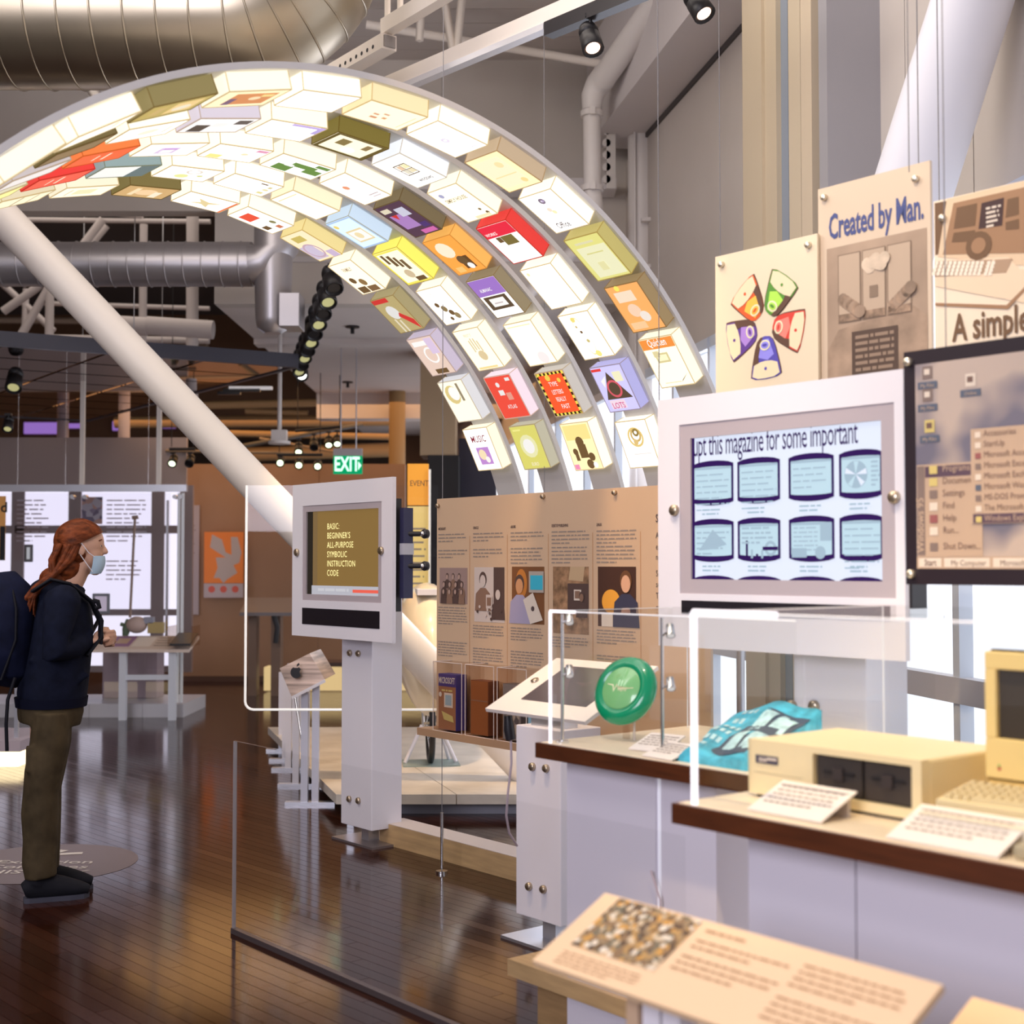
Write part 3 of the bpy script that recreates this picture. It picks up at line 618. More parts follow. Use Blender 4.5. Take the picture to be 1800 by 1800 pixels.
MB().tube([(xc, Yd - .02, pB.z + .1), (xc, Yd - .02, zc + .12), (xc, Yd - .02, zc + .04), (xc, Yd - .02, zc)], [.16, .145, .13, .07], ductm2, 32).build('drop_leg', t2)
b = MB(); p = PT(508, 545, Yd - .1); b.box(p.x - .08, p.x + .09, Yd - .2, Yd + .1, p.z - .14, p.z + .14, ductm2); b.build('damper_box', t2, bevel=.006)

# slanted white column
CY = 9.0
ca_, cb_ = PT(985, 1412, CY), PT(-40, 338, CY)
dirc = (cb_ - ca_).normalized(); ca_ = ca_ - dirc * ((ca_.z - .10) / dirc.z)
sc = thing('slanted_column', 'thick white column leaning diagonally across the hall', 'column', Vector((ca_.x, CY, 0)))
MB().tube([ca_, cb_ + dirc * 2.6], .117, colm, 40).build('shaft', sc)
# second slanted column on the right
c1, c2 = PT(1462, 760, 5.75), PT(1712, 0, 5.75); d1 = (c2 - c1).normalized()
lo = PT(1432, 880, 5.75)
sc2 = thing('slanted_column', 'broad pale column leaning behind the posters at the upper right', 'column', Vector((lo.x, 5.75, 0)))
MB().box(lo.x - .15, 2.0, 5.68, 5.82, lo.z - .1, lo.z + .1, steel).build('wall_bracket', sc2)
MB().tube([lo, c2 + d1 * 2.4], .17, mat('pale_column', (.72, .72, .78), .5), 40).build('shaft', sc2)

# ================================================================== CEILING STEEL, PIPES, TRACKS
def sfr(F, x, y, z=0.0): return F @ Matrix.Translation((x, y, z))
# perforated channel
ZC = 4.55
def zrow(px, py, z): Y = (z - EYE) * FPX / (HOR - py); return Vector((K(px) * Y, Y, z))
a_, c_ = zrow(535, 150, ZC), zrow(668, 72, ZC); dd = (c_ - a_).normalized()
CF = frame(a_.x, a_.y, ZC, dd.x, dd.y); L = (c_ - a_).length
t = thing('strut_channel', 'white perforated steel channel hanging just above the arch crown', 'strut', CF)
MB(CF).box(0, L, 0, .10, .0, .09, colm).build('channel', t)
b = MB(CF)
for i in range(12): b.disc(.10 + i * (L - .2) / 11, .035, .013, black, 1, n=10)
b.build('holes', t, kind='stuff')
MB(CF).box(L, L + .012, .012, .088, .012, .078, mat('channel_mouth', (.3, .27, .26), .6)).build('end_opening', t)
t = thing('strut_channel', 'white square strut rising right from the perforated channel at the top', 'strut', CF)
MB(CF).box(L - .05, L + 1.4, .02, .09, .10, .19, colm).build('channel', t)
MB(CF).cyl((L - .02, .05, .19), (L - .02, .05, 1.6), .018, colm).build('hanger', t); MB(CF).cyl((L + .12, .05, .19), (L + .12, .05, 1.6), .018, colm).build('hanger', t)
# long track-carrying strut
a_, c_ = zrow(600, 190, 4.42), zrow(958, 38, 4.42); dd = (c_ - a_).normalized()
TF = frame(a_.x, a_.y, 4.42, dd.x, dd.y); L = (c_ - a_).length
t = thing('strut_channel', 'long slim strut running from the arch to the upper right spotlight', 'strut', TF)
MB(TF).box(0, L + 1.2, 0, .06, .03, .12, colm).build('channel', t)
MB(TF).box(0, L, -.01, .05, -.004, .03, mat('bright_rail', (.78, .78, .82), .3, .3)).build('rail', t)
tt = thing('light_track', 'black lighting track under the strut at the top centre right', 'light track', sfr(TF, L, 0))
MB(TF).box(L + .01, L + 1.1, -.015, .055, -.045, .03, blackp).build('track', tt)
def spotlight(P, aim, s, lens, label, cat='spotlight', arm=.1, group=None):
    P = Vector(P); F = Matrix.Translation(P); t = thing('track_spotlight', label, cat, F, group)
    a = Vector(aim).normalized(); c = Vector((P.x, P.y, P.z - arm))
    MB().box(P.x - .03, P.x + .03, P.y - .02, P.y + .02, P.z - .02, P.z, black).cyl((P.x, P.y, P.z), c, .009 * s / .1, black, n=8).build('arm', t)
    b = MB(); b.lathe([(0, -s * .85), (s * .42, -s * .85), (s * .5, -s * .6), (s * .5, -s * .35), (s * .42, -s * .33), (s * .42, -s * .2), (s * .52, -s * .18), (s * .55, s * .75), (s * .48, s * .78), (s * .45, s * .62), (0, s * .62)], c, a, black, 16)
    b.build('head', t)
    b = MB(); b.lathe([(0, s * .66), (s * .36, s * .66)], c, a, lens, 16); b.build('lens', t); return t
lensW = glow('warm_lens', (1, .62, .45), 3.0); lensG = glow('green_white_lens', (.85, 1, .62), 4.0); lensY = glow('yellow_lens', (1, .95, .45), .35)
p = PT(1040, 12, 7.0); spotlight(p, (.18, -.55, -1), .105, lensW, 'black track spotlight glowing orange at the upper right', arm=.13)
p = zrow(1232, -42, 4.42); spotlight(p, (.35, -.4, -.8), .105, lensW, 'black spotlight cut off by the top edge of the picture', arm=.1)
# thin hanging cables
def cable(px, Y, z0, z1, label, r=.0020, group=None):
    x = K(px) * Y; b = MB(Matrix.Translation((x, Y, z0))); b.cyl((0, 0, 0), (0, 0, z1 - z0), r, cablem, n=6)
    return b.build('hanging_cable', None, label, 'cable')
cable(957, 7.25, 1.9, 4.4, 'thin steel cable dropping from the strut behind the arch, left of the white pipe')
cable(775, 12.0, 4.3, 6.1, 'short thin cable hanging from the ceiling deck above the arch')
cable(1269, 6.2, 2.6, 6.1, 'fine cable hanging left of the fluted pier')
cable(1605, 4.15, 2.75, 5.2, 'pale cable hanging in front of the right-hand wall, leftmost of three', .0018)
cable(1622, 4.6, 1.5, 5.2, 'dark cable right of the middle poster, middle of three')
cable(1658, 4.7, 1.5, 5.2, 'dark cable right of the middle poster, rightmost of three')
# white drain pipe
t = thing('drain_pipe', 'white pipe with couplings descending in the corner by the round column', 'pipe', PT(1042, 400, 10.9))
y_ = 10.9
MB().tube([PT(1215, -90, 9.6), PT(1062, 128, 10.8)], .098, pipew, 24).build('pipe', t)
MB().tube([PT(1066, 122, 10.8), PT(1052, 140, y_), PT(1043, 160, y_), PT(1042, 185, y_)], [.105, .10, .09, .078], pipew, 24).build('elbow', t)
MB().tube([PT(1042, 180, y_), PT(1043, 345, y_)], .072, pipew, 24).build('pipe', t)
MB().tube([PT(1043, 340, y_), PT(1045, 362, y_), PT(1040, 380, y_ - .1), PT(1025, 384, y_ - .2)], [.078, .078, .06, .04], pipew, 20).build('elbow', t)
for py in (192, 326):
    p = PT(1042, py, y_); MB().cyl(p - Vector((0, 0, .022)), p + Vector((0, 0, .022)), .092, pipew, n=24).build('coupling', t)
    MB().box(p.x - .02, p.x + .02, p.y - .11, p.y - .09, p.z - .03, p.z + .03, pipew).build('clamp_bolt', t)
t = thing('drain_pipe', 'white pipe slanting down-left behind the arch below the couplings', 'pipe', PT(860, 590, 11.6))
MB().tube([PT(1060, 395, 11.4), PT(960, 480, 11.6), PT(845, 600, 11.8)], .06, pipew, 20).build('pipe', t)
MB().tube([PT(985, 330, 11.4), PT(1040, 360, 11.2)], .045, pipew, 16).build('branch', t)
t = thing('steel_beam', 'white horizontal ledge beam crossing behind the arch beside the pipe', 'beam', PT(800, 330, 12.0))
a_, c_ = PT(560, 320, 12.1), PT(1084, 322, 12.1); MB().box(a_.x, c_.x, 12.0, 12.28, c_.z - .05, c_.z + .05, paint_lt).build('web', t)
t = thing('castellated_beam', 'white vertical beam with a scalloped edge beside the drain pipe', 'beam', PT(1072, 330, 11.5))
p0_, p1_ = PT(1068, 325, 11.6), PT(1084, 60, 11.6); b = MB(); b.box(p0_.x, p1_.x, 11.6, 11.64, p0_.z, p1_.z, pipew); b.build('plate', t)
for i in range(12):
    z = p0_.z + .08 + i * .105; MB().cyl((p0_.x, 11.6, z), (p0_.x, 11.64, z), .036, pipew, n=14).build('lobe', t)
# ceiling steel over the centre
t = thing('roof_brace', 'white angle braces meeting under the ceiling deck at the top centre', 'brace', PT(800, 90, 10.5))
for q in (((772, -60), (797, 92)), ((815, -60), (800, 92)), ((740, -40), (735, 60))): MB().tube([PT(*q[0], 10.5), PT(*q[1], 10.5)], .032, colm, 4).build('brace_bar', t)
MB().tube([PT(640, 30, 11.0), PT(880, 70, 11.2), PT(1062, 102, 11.4)], .035, colm, 10).build('conduit', t)
t = thing('roof_brace', 'slanted white brace ends left of the arch crown below the large duct', 'brace', PT(160, 160, 10.2))
MB().tube([PT(120, 100, 10.2), PT(178, 186, 10.2)], .04, colm, 4).build('brace_bar', t)
MB().tube([PT(196, 120, 10.2), PT(222, 170, 10.2)], .03, colm, 4).build('brace_bar', t)
# roof truss in the dark bay on the left
t = thing('roof_truss', 'white steel truss in the dark roof bay behind the small duct', 'truss', PT(100, 600, 15))
trussm = mat('truss_paint', (.55, .50, .50), .5)
def bar(px0, py0, px1, py1, Y, r, n=8, nm='member'): MB().tube([PT(px0, py0, Y), PT(px1, py1, Y)], r, trussm, n).build(nm, t)
for q in ((0, 545, 70, 495, 15, .05), (22, 605, 82, 500, 15, .05), (82, 500, 82, 610, 15, .05), (40, 505, 38, 600, 16, .04), (0, 498, 90, 580, 16, .04), (134, 435, 175, 380, 15, .05), (150, 432, 182, 392, 16, .04),
          (247, 390, 247, 660, 15, .045), (332, 360, 334, 720, 15, .06), (338, 360, 340, 700, 15.1, .04), (0, 381, 365, 385, 15.5, .03), (160, 365, 245, 375, 15.5, .04), (0, 590, 365, 597, 16.5, .04), (60, 530, 365, 540, 17, .03)): bar(*q)
bar(255, 570, 372, 578, 14.6, .10, 14, 'pipe'); bar(150, 566, 255, 572, 14.6, .10, 14, 'pipe')
t = thing('service_pipes', 'pale brown beams and pipes crossing high in the far left bay', 'pipe', PT(100, 440, 20))
for i, (py, r) in enumerate(((402, .14), (425, .06), (452, .22), (560, .05), (610, .10))): MB().tube([PT(-60, py, 21 + i * .2), PT(362, py + 4, 21 + i * .2)], r, mat('far_pipe', (.42, .33, .26), .6), 12).build('pipe', t)

# chained spotlights on the receding black track
za = 3.72
pa, pb = zrow(583, 455, za), zrow(520, 628, za); dv = (pb - pa)
t = thing('light_track', 'black receding light track hung left of the arch with many spotlights', 'light track', pa)
MB().tube([pa, pb], .02, black, 4).box(pb.x - .12, pb.x + .1, pb.y - .02, pb.y + .02, pb.z - .02, pb.z + .02, black).build('track', t)
names = ['nearest', 'second nearest', 'third nearest', 'fourth nearest', 'fifth nearest', 'sixth nearest', 'seventh nearest', 'eighth nearest', 'ninth nearest', 'tenth nearest']
for i in range(10):
    f = .02 + .93 * (i / 9) ** .95; p = pa + dv * f
    spotlight(p, (.25, -.55, -.8), .13, lensY if i % 2 else black, 'black spotlight on the receding track left of the arch, %s of its row' % names[i], arm=.12, group='spotlights on the receding track')
spotlight(pb + Vector((.05, 0, 0)), (.15, -.75, -.65), .13, glow('white_lens', (1, 1, .95), 6), 'black spotlight shining white at the far end of the receding track', arm=.14, group='spotlights on the receding track')
# far spotlights
t = thing('light_track', 'long far track with spotlights above the exit sign', 'light track', PT(560, 760, 19))
MB().tube([PT(420, 785, 16), PT(635, 746, 20)], .03, black, 6).build('track', t)
MB().tube([PT(290, 792, 17), PT(536, 797, 17)], .02, mat('far_bar', (.35, .24, .14), .6), 6).build('crossbar', t)
MB().tube([PT(455, 770, 18), PT(620, 800, 18)], .02, mat('far_bar', (.35, .24, .14), .6), 6).build('crossbar', t)
for (x0, x1, py, Y) in ((518, 600, 757, 17), (486, 566, 799, 16.8), (296, 342, 789, 16.4)):
    t = thing('light_track', 'short far track holding small spotlights, %s' % {518: 'by the exit sign rods', 486: 'lowest one left of the exit sign', 296: 'beside the left pole'}[x0], 'light track', PT(x0, py, Y))
    MB().tube([PT(x0, py, Y), PT(x1, py - (8 if x0 == 518 else 0), Y)], .02, black, 6).build('track', t)
    for q in (x0 + 4, x1 - 4): v = PT(q, py - 4, Y); MB().cyl(v, (v.x, v.y, 3.9 if v.x > -2.7 else 6.16), .006, black, n=5).build('rod', t)
for i, (px, py, ls, w) in enumerate(((524, 770, lensG, 'first'), (551, 762, black, 'second'), (577, 758, lensG, 'third'), (592, 756, lensG, 'fourth'))):
    spotlight(PT(px, py, 17), (.1, -.7, -.7), .10, ls, 'small far spotlight left of the exit sign, %s from the left in its row' % w, arm=.13, group='far spotlights by the exit sign')
for i, (px, py, w) in enumerate(((492, 802, 'left of the pair'), (525, 806, 'middle one'), (558, 808, 'nearest the exit sign'))):
    spotlight(PT(px, py, 16.8), (.1, -.9, -.4), .10, lensG, 'low far spotlight just under the dark track, ' + w, arm=.06, group='low far spotlights')
for px, py, ls, w in ((303, 795, lensG, 'lit one'), (333, 795, black, 'unlit one')):
    spotlight(PT(px, py, 16.4), (.0, -.8, -.6), .10, ls, 'spotlight left of the slanted column by the pole, the ' + w, arm=.1, group='spotlights beside the pole')
for px, py, w in ((22, 660, 'larger'), (12, 738, 'smaller')):
    spotlight(PT(px, py - 12, 12.5), (.1, -.6, -.8), .14 if w == 'larger' else .09, lensY, 'dark spotlight at the far left edge under the canopy, the %s one' % w, arm=.1)

# ================================================================== FAR BACKGROUND
t = thing('overhead_beams', 'brown far ceiling beams and pipes lit orange behind the exit sign', 'beam', PT(500, 700, 21))
fm = mat('far_beam', (.40, .26, .13), .6)
for (x0, y0, x1, y1, Y, r) in ((200, 742, 690, 738, 21, .09), (340, 760, 700, 768, 22, .05), (350, 712, 640, 705, 20.5, .06), (610, 700, 760, 695, 20.5, .07), (430, 722, 540, 726, 21, .05), (380, 800, 700, 790, 23, .12), (640, 742, 745, 700, 21, .06)):
    MB().tube([PT(x0, y0, Y), PT(x1, y1, Y)], r, fm, 8).build('beam', t)
t = thing('dark_bulkhead', 'dark recess band above the far brown partition', 'bulkhead', PT(500, 800, 24))
a_, c_ = PT(160, 845, 25), PT(700, 772, 25); MB().box(a_.x, c_.x, 25.05, 25.19, a_.z, c_.z, mat('void', (.03, .018, .012), .8)).build('panel', t)
pg = glow('purple_light', (.42, .22, .75), .55)
for i, (x0, y0, x1, y1, w) in enumerate(((656, 806, 678, 829, 'square one right of the exit sign'), (40, 742, 98, 762, 'broad one under the canopy at left'), (118, 744, 142, 752, 'small one right of the broad left one'), (196, 740, 206, 756, 'narrow one beside the white far post'), (340, 812, 470, 817, 'thin strip above the brown partition'), (284, 744, 306, 752, 'small one by the pole'))):
    a_, c_ = PT(x0, y1, 25.1), PT(x1, y0, 25.1); F = Matrix.Translation(a_)
    t = thing('purple_lit_panel', 'purple glowing far opening, ' + w, 'lit panel', F)
    MB().box(a_.x, c_.x, 25.08, 25.14, a_.z, c_.z, pg).build('pane', t); MB().box(a_.x - .04, c_.x + .04, 25.14, 25.2, a_.z - .04, c_.z + .04, darkbr).build('surround', t)
for i, (x0, x1, y0, y1, Y, col, lab) in enumerate(((683, 712, 738, 1190, 18.6, (.34, .22, .10), 'round ochre column behind the exit sign'), (206, 226, 725, 1190, 17.6, (.5, .42, .42), 'white far post under the canopy'), (98, 118, 745, 1190, 17.7, (.34, .28, .3), 'grey far post left of the white one'))):
    a_, c_ = PT(x0, y0, Y), PT(x1, y1, Y); t = thing('far_column', lab, 'column', Vector(((a_.x + c_.x) / 2, Y, 0)))
    MB().cyl(((a_.x + c_.x) / 2, Y, 0), ((a_.x + c_.x) / 2, Y, a_.z + 1.0), (c_.x - a_.x) / 2, mat('far_col_%d' % i, col, .6), n=20).build('shaft', t)
# boxed pillar, black lower part
Y = 15.0; a_, c_ = PT(738, 602, Y), PT(800, 800, Y)
t = thing('boxed_pillar', 'ochre boxed bulkhead over the black wall right of the exit sign', 'pillar', Vector((a_.x, Y, 0)))
MB().box(a_.x, c_.x, Y, Y + .6, c_.z, 3.9, mat('ochre_paint', (.46, .33, .20), .6)).build('upper_box', t)
a2, c2_ = PT(752, 800, Y), PT(806, 1200, Y); MB().box(a2.x, c2_.x, Y - .02, Y + .6, 0, a2.z, mat('black_wall', (.012, .010, .012), .6)).build('lower_box', t)
a2, c2_ = PT(806, 770, 15.6), PT(872, 1200, 15.6); MB().box(a2.x, c2_.x, 15.6, 16.1, 0, a2.z, mat('navy_wall', (.035, .03, .05), .6)).build('side_box', t)
# exit sign
Y = 14.6; a_, c_ = PT(585, 833, Y), PT(636, 788, Y); EF = Matrix.Translation((a_.x, Y, a_.z)); W_ = c_.x - a_.x; H_ = c_.z - a_.z
t = thing('exit_sign', 'green illuminated EXIT sign hanging on two rods', 'exit sign', EF)
MB(EF).box(0, W_, 0, .05, H_ * .72, H_, mat('sign_housing', (.45, .42, .44), .5)).build('housing', t)
MB(EF).box(0, W_, .01, .035, 0, H_ * .72, glow('exit_green', (.0, .32, .12), .9)).build('face', t)
ex = glow('exit_letters', (.55, 1, .72), 1.5)
MB(EF).text('EXIT', W_ * .47, .035, H_ * .56, ex, 1, sx=.62, align='CENTER', y=.01, bold=.03).poly([(W_ * .86, H_ * .15), (W_ * .97, H_ * .34), (W_ * .86, H_ * .5)], ex, 1, y=.01).build('lettering', t)
for x in (W_ * .25, W_ * .78): MB(EF).cyl((x, .025, H_), (x, .025, 3.9 - a_.z), .008, alu, n=6).build('rod', t)
# ceiling-hung small projector/sprinkler
Y = 13.6; p = PT(490, 775, Y); t = thing('ceiling_sensor', 'white pole-hung sensor left of the exit sign', 'sensor', p)
MB().cyl((p.x, Y, p.z), (p.x, Y, 3.9), .022, pipew, n=12).build('pole', t); MB().box(p.x - .075, p.x + .075, Y - .05, Y + .05, p.z, p.z + .11, pipew).build('box', t)
MB().cyl((p.x, Y, p.z - .03), (p.x, Y, p.z), .11, pipew, n=18).build('flange', t)
for px, py, lab in ((618, 574, 'nearer'), (610, 672, 'farther')):
    p = zrow(px, py, 3.885); t = thing('sprinkler', 'small dark sprinkler on the low white ceiling, the %s one' % lab, 'sprinkler', p)
    MB().cyl(p, p + Vector((0, 0, .02)), .07, black, n=14).build('plate', t); MB().cyl(p - Vector((0, 0, .06)), p, .02, black, n=8).build('nozzle', t)
# slim linear lamps under the canopy corner
for i, (x0, x1, py, m_, w) in enumerate(((400, 476, 681, mat('lamp_white', (.8, .78, .8), .4, emit=.25), 'upper white'), (390, 455, 685, blackp, 'black'), (380, 420, 690, blackp, 'lower black'))):
    a_, c_ = PT(x0, py, 15), PT(x1, py, 15); MB(Matrix.Translation(a_)).box(0, c_.x - a_.x, 0, .06, -.015, .02, m_).build('linear_lamp', None, 'slim %s bar lamp beyond the canopy corner' % w, 'lamp')

# mirrored canopy
ZK = 3.40
A, B_, Cc, D = Vector((-6.66, 10.33, ZK)), Vector((-2.04, 12.87, ZK)), Vector((-5.55, 17.8, ZK)), Vector((-10.17, 15.26, ZK))
t = thing('hanging_canopy', 'dark-edged mirrored ceiling canopy hung over the glass case at left', 'canopy', B_)
u_, v_ = B_ - A, D - A
mir = mat('mirror_panel', (.42, .36, .36), .04, 1.0)
for (p, q) in ((A, B_), (B_, Cc), (Cc, D), (D, A)):
    dr = (q - p).normalized(); nrm = Vector((dr.y, -dr.x, 0)); F = frame(p.x, p.y, ZK, dr.x, dr.y)
    MB(F).box(0, (q - p).length, -.02, .03, 0, .13, mat('canopy_edge', (.05, .05, .07), .45)).build('edge_rail', t)
nu, nv = 6, 8
for i in range(nu):
    for j in range(nv):
        g = .004; q = [A + u_ * ((i + a) / nu + s_ * g) + v_ * ((j + c) / nv + w_ * g) for a, c, s_, w_ in ((0, 0, 1, 1), (1, 0, -1, 1), (1, 1, -1, -1), (0, 1, 1, -1))]
        vs = [p + Vector((0, 0, .01)) for p in q] + [p + Vector((0, 0, .04)) for p in q]
        MB().add(vs, [(3, 2, 1, 0), (4, 5, 6, 7), (0, 1, 5, 4), (1, 2, 6, 5), (2, 3, 7, 6), (3, 0, 4, 7)], mir).build('mirror_tile', t)
for (f, g) in ((.75, .1), (.97, .5), (.55, .2), (.95, .9)):
    p = A + u_ * f + v_ * g; MB().cyl(p + Vector((0, 0, .04)), (p.x, p.y, 6.14 if p.y < 12 or p.x < -2.8 else 3.9), .005, alu, n=6).build('cable', t)

# ================================================================== LEFT GLASS CASE AND READER DESK
LF = frame(K(-70) * 13.9, 13.9, 0, 1, 0)
def lx(px, y=0): return along(LF, px, y)
xe = lx(328)
t = thing('glass_showcase', 'tall frameless glass showcase with an aluminium top rail at left', 'showcase', LF)
zr = zat(LF, lx(200), 858); MB(LF).box(0, xe, -.03, .03, zr - .035, zr + .035, alu).build('top_rail', t)
for px in (143, 278): MB(LF).box(lx(px) - .022, lx(px) + .022, -.02, .02, zr, 3.41, colm).build('post', t)
for i, (a_, c_) in enumerate(((-60, 140), (141, 300))):
    MB(LF).pane(lx(a_), lx(c_), -.006, .006, .14, zr - .05, thin_glass('showcase_glass', (.93, .93, .95), .05)).build('glass_sheet', t)
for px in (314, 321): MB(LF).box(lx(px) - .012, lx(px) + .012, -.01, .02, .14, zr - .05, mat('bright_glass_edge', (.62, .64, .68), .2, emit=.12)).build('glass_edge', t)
MB(LF).box(lx(272) - .012, lx(272) + .012, .5, .52, .75, zr - .1, steel).build('inner_rod', t)
for px in (128, 150, 308, 318): MB(LF).cyl((lx(px), -.05, zr - .09), (lx(px), .03, zr - .09), .022, steel, n=12).build('clamp', t)
pl = thing('showcase_plinth', 'low pale tiled plinth under the tall glass showcase', 'plinth', LF)
for a_, c_ in ((-70, 60), (60.5, 165), (165.5, 258), (258.5, 329)): MB(LF).box(lx(a_), lx(c_), -.1, .9, 0, .135, mat('pale_tile', (.55, .55, .60), .4)).build('tile', pl)
# printed sheets inside the case
for i, (x0, x1, y0, y1, w) in enumerate(((24, 118, 862, 1075, 'left'), (140, 264, 862, 1075, 'right'))):
    Y_ = 14.6; F = frame(K(x0) * Y_, Y_, 0, 1, 0); x_ = along(F, x1); z1 = zat(F, 0, y0); z0 = zat(F, 0, y1)
    t = thing('text_sheet', 'clear sheet with grey print inside the left showcase, the %s one' % w, 'text panel', F)
    MB(F).pane(0, x_, 0, .006, z0, z1, thin_glass('print_sheet', (.97, .97, 1), .03)).build('sheet', t)
    for xc_ in (.03, x_ - .03): MB(F).cyl((xc_, .01, z1 - .02), (xc_, .01, 3.41), .002, steel, n=5).build('cable', t)
    c = MB(F); g_ = mat('pale_ink', (.62, .56, .64), .6)
    c.lines(.03 if i == 0 else x_ * .38, z1 - .1, x_ * .6, 10, .048, g_, 1, .3)
    if i: c.lines(x_ * .38, z1 - .75, x_ * .55, 5, .048, g_, 1, .3)
    c.build('printing', t); c = MB(F)
    if i: c.rect(.02, z1 - .36, x_ * .32, z1 - .07, photo_mat('dusky_photo', [(.25, .2, .3), (.5, .3, .25), (.15, .12, .2), (.45, .42, .5)], 16), 2)
    if i: c.build('photograph', t)
for (x0, x1, y0, y1, col, lab) in ((42, 58, 957, 988, (.75, .8, .85), 'small tablet picture mounted in the left showcase'), (163, 194, 1043, 1079, (.62, .55, .68), 'small grey framed screen picture in the left showcase beside the person')):
    Y_ = 14.4; F = frame(K(x0) * Y_, Y_, 0, 1, 0); x_ = along(F, x1); z1 = zat(F, 0, y0); z0 = zat(F, 0, y1)
    t = thing('mounted_device', lab, 'device', Matrix.Translation((0, 0, z0)) @ F)
    MB(F).box(0, x_, 0, .02, z0, z1, mat('device_grey', (.22, .24, .28), .4)).build('body', t, bevel=.01); MB(F).rect(.03, z0 + .03, x_ - .03, z1 - .03, mat('device_face_%d' % x0, col, .4, emit=.3), 1).build('screen', t)
Y_ = 14.3
t = thing('walking_stick', 'thin brown slanting rod inside the left showcase', 'rod', PT(230, 1085, Y_)); MB().tube([PT(237, 908, Y_), PT(235, 955, Y_), PT(230, 1085, Y_)], .014, mat('rod_brown', (.35, .24, .18), .5), 8).build('shaft', t); MB().tube([PT(232, 910, Y_), PT(242, 909, Y_)], .02, mat('rod_brown', (.35, .24, .18), .5), 8).build('handle', t)
# poster slice at the far left edge
Y_ = 13.4; F = frame(K(-40) * Y_, Y_, 0, 1, 0); t = thing('hanging_banner', 'orange and white banner cut by the left edge of the picture', 'banner', F)
MB(F).box(0, along(F, 9), 0, .01, zat(F, 0, 985), zat(F, 0, 872), mat('banner_orange', (.85, .42, .12), .5)).build('cloth', t); b = MB(F); b.rect(along(F, 0), zat(F, 0, 985), along(F, 9), zat(F, 0, 925), black, 1); b.build('black_band', t); b = MB(F); b.text('d', along(F, 0), zat(F, 0, 900), .1, black, 1, bold=.03); b.build('lettering', t)
# reader desk
DF = frame(K(150) * 13.5, 13.5, 0, 1, 0); x1 = along(DF, 334)
t = thing('reader_desk', 'white legged reader desk with sloping lit top beside the person', 'desk', DF)
def slab(mb, x0, x1, y0, y1, z0, z1, th, m):      # sloping slab, z0 at y0, z1 at y1
    vs = [(x0, y0, z0), (x1, y0, z0), (x1, y1, z1), (x0, y1, z1)]; vs += [(a, b_, c - th) for a, b_, c in vs]
    return mb.add(vs, [(0, 1, 2, 3), (7, 6, 5, 4), (0, 4, 5, 1), (1, 5, 6, 2), (2, 6, 7, 3), (3, 7, 4, 0)], m)
zf = zat(DF, 0, 1141); slab(MB(DF), 0, x1, 0, .45, zf, zf + .11, .03, mat('desk_top', (.72, .60, .52), .5)).build('top', t)
for px in (216, 303): MB(DF).box(along(DF, px) - .035, along(DF, px) + .035, .03, .09, 0, zf - .02, mat('desk_leg', (.66, .70, .78), .4)).build('leg', t)
MB(DF).box(along(DF, 216), along(DF, 303), .04, .08, zat(DF, 0, 1195), zat(DF, 0, 1186), mat('desk_leg', (.66, .70, .78), .4)).build('crossbar', t)
pr = MB(DF)
def onslab(x0, x1, a0, a1, m, l): e_ = .0015 * l; return pr.add([(x0, .45 * a0, zf + .11 * a0 + e_), (x1, .45 * a0, zf + .11 * a0 + e_), (x1, .45 * a1, zf + .11 * a1 + e_), (x0, .45 * a1, zf + .11 * a1 + e_)], [(0, 1, 2, 3)], m)
onslab(x1 * .2, x1 * .4, .2, .95, mat('mauve_print', (.35, .18, .35), .5), 1); onslab(x1 * .24, x1 * .36, .4, .8, mat('tan_print', (.6, .42, .3), .5), 2); onslab(x1 * .42, x1 * .6, .2, .9, paper, 1)
for i in range(4): onslab(x1 * .63, x1 * .84, .25 + i * .18, .29 + i * .18, inkg, 2)
pr.build('printing', t)
TR = frame(K(300) * 13.45, 13.45, zf + .03, 1, 0); t = thing('display_tray', 'small dark tray with clear sides on the right end of the desk', 'tray', TR)
slab(MB(TR), 0, .2, 0, .35, .03, .12, .02, blackp).build('tray', t); MB(TR).box(-.02, -.012, 0, .35, 0, .2, acry).build('side_guard', t); MB(TR).box(.212, .22, 0, .35, 0, .2, acry).build('side_guard', t)
# little exhibits on the case deck
for (px, py, col, r, lab, shp) in ((183, 1108, (.75, .68, .12), .05, 'yellow round toy in the left showcase near the hands', 's'), (224, 1105, (.10, .16, .08), .05, 'dark green figure in the left showcase', 'f'), (242, 1098, (.60, .45, .38), .11, 'tan dome shaped case in the left showcase', 's'), (276, 1103, (.55, .42, .15), .08, 'ochre box at the right of the left showcase', 'b'), (264, 1090, (.35, .37, .45), .05, 'small grey upright block in the left showcase', 'b')):
    p = PT(px, py, 14.1); F = Matrix.Translation(p); m_ = mat('exh_%d' % px, col, .5)
    b = MB(F)
    if shp == 's': b.sph((0, 0, 0), (r, r * .8, r * .8), m_)
    elif shp == 'b': b.box(-r, r, -.04, .04, -r * .7, r * .7, m_)
    else:
        b.tube([(-.02, 0, -.12), (0, 0, 0), (.01, 0, .1)], [.02, .045, .015], m_); b.tube([(-.06, 0, .05), (.05, 0, .01)], .02, m_)
    b.build('exhibit', None, lab, 'exhibit', bevel=.004 if shp == 'b' else 0)
Y_ = 14.35; t = thing('exhibit_stand', 'mauve stand with shelf below the reader desk inside the case', 'stand', PT(225, 1235, Y_))
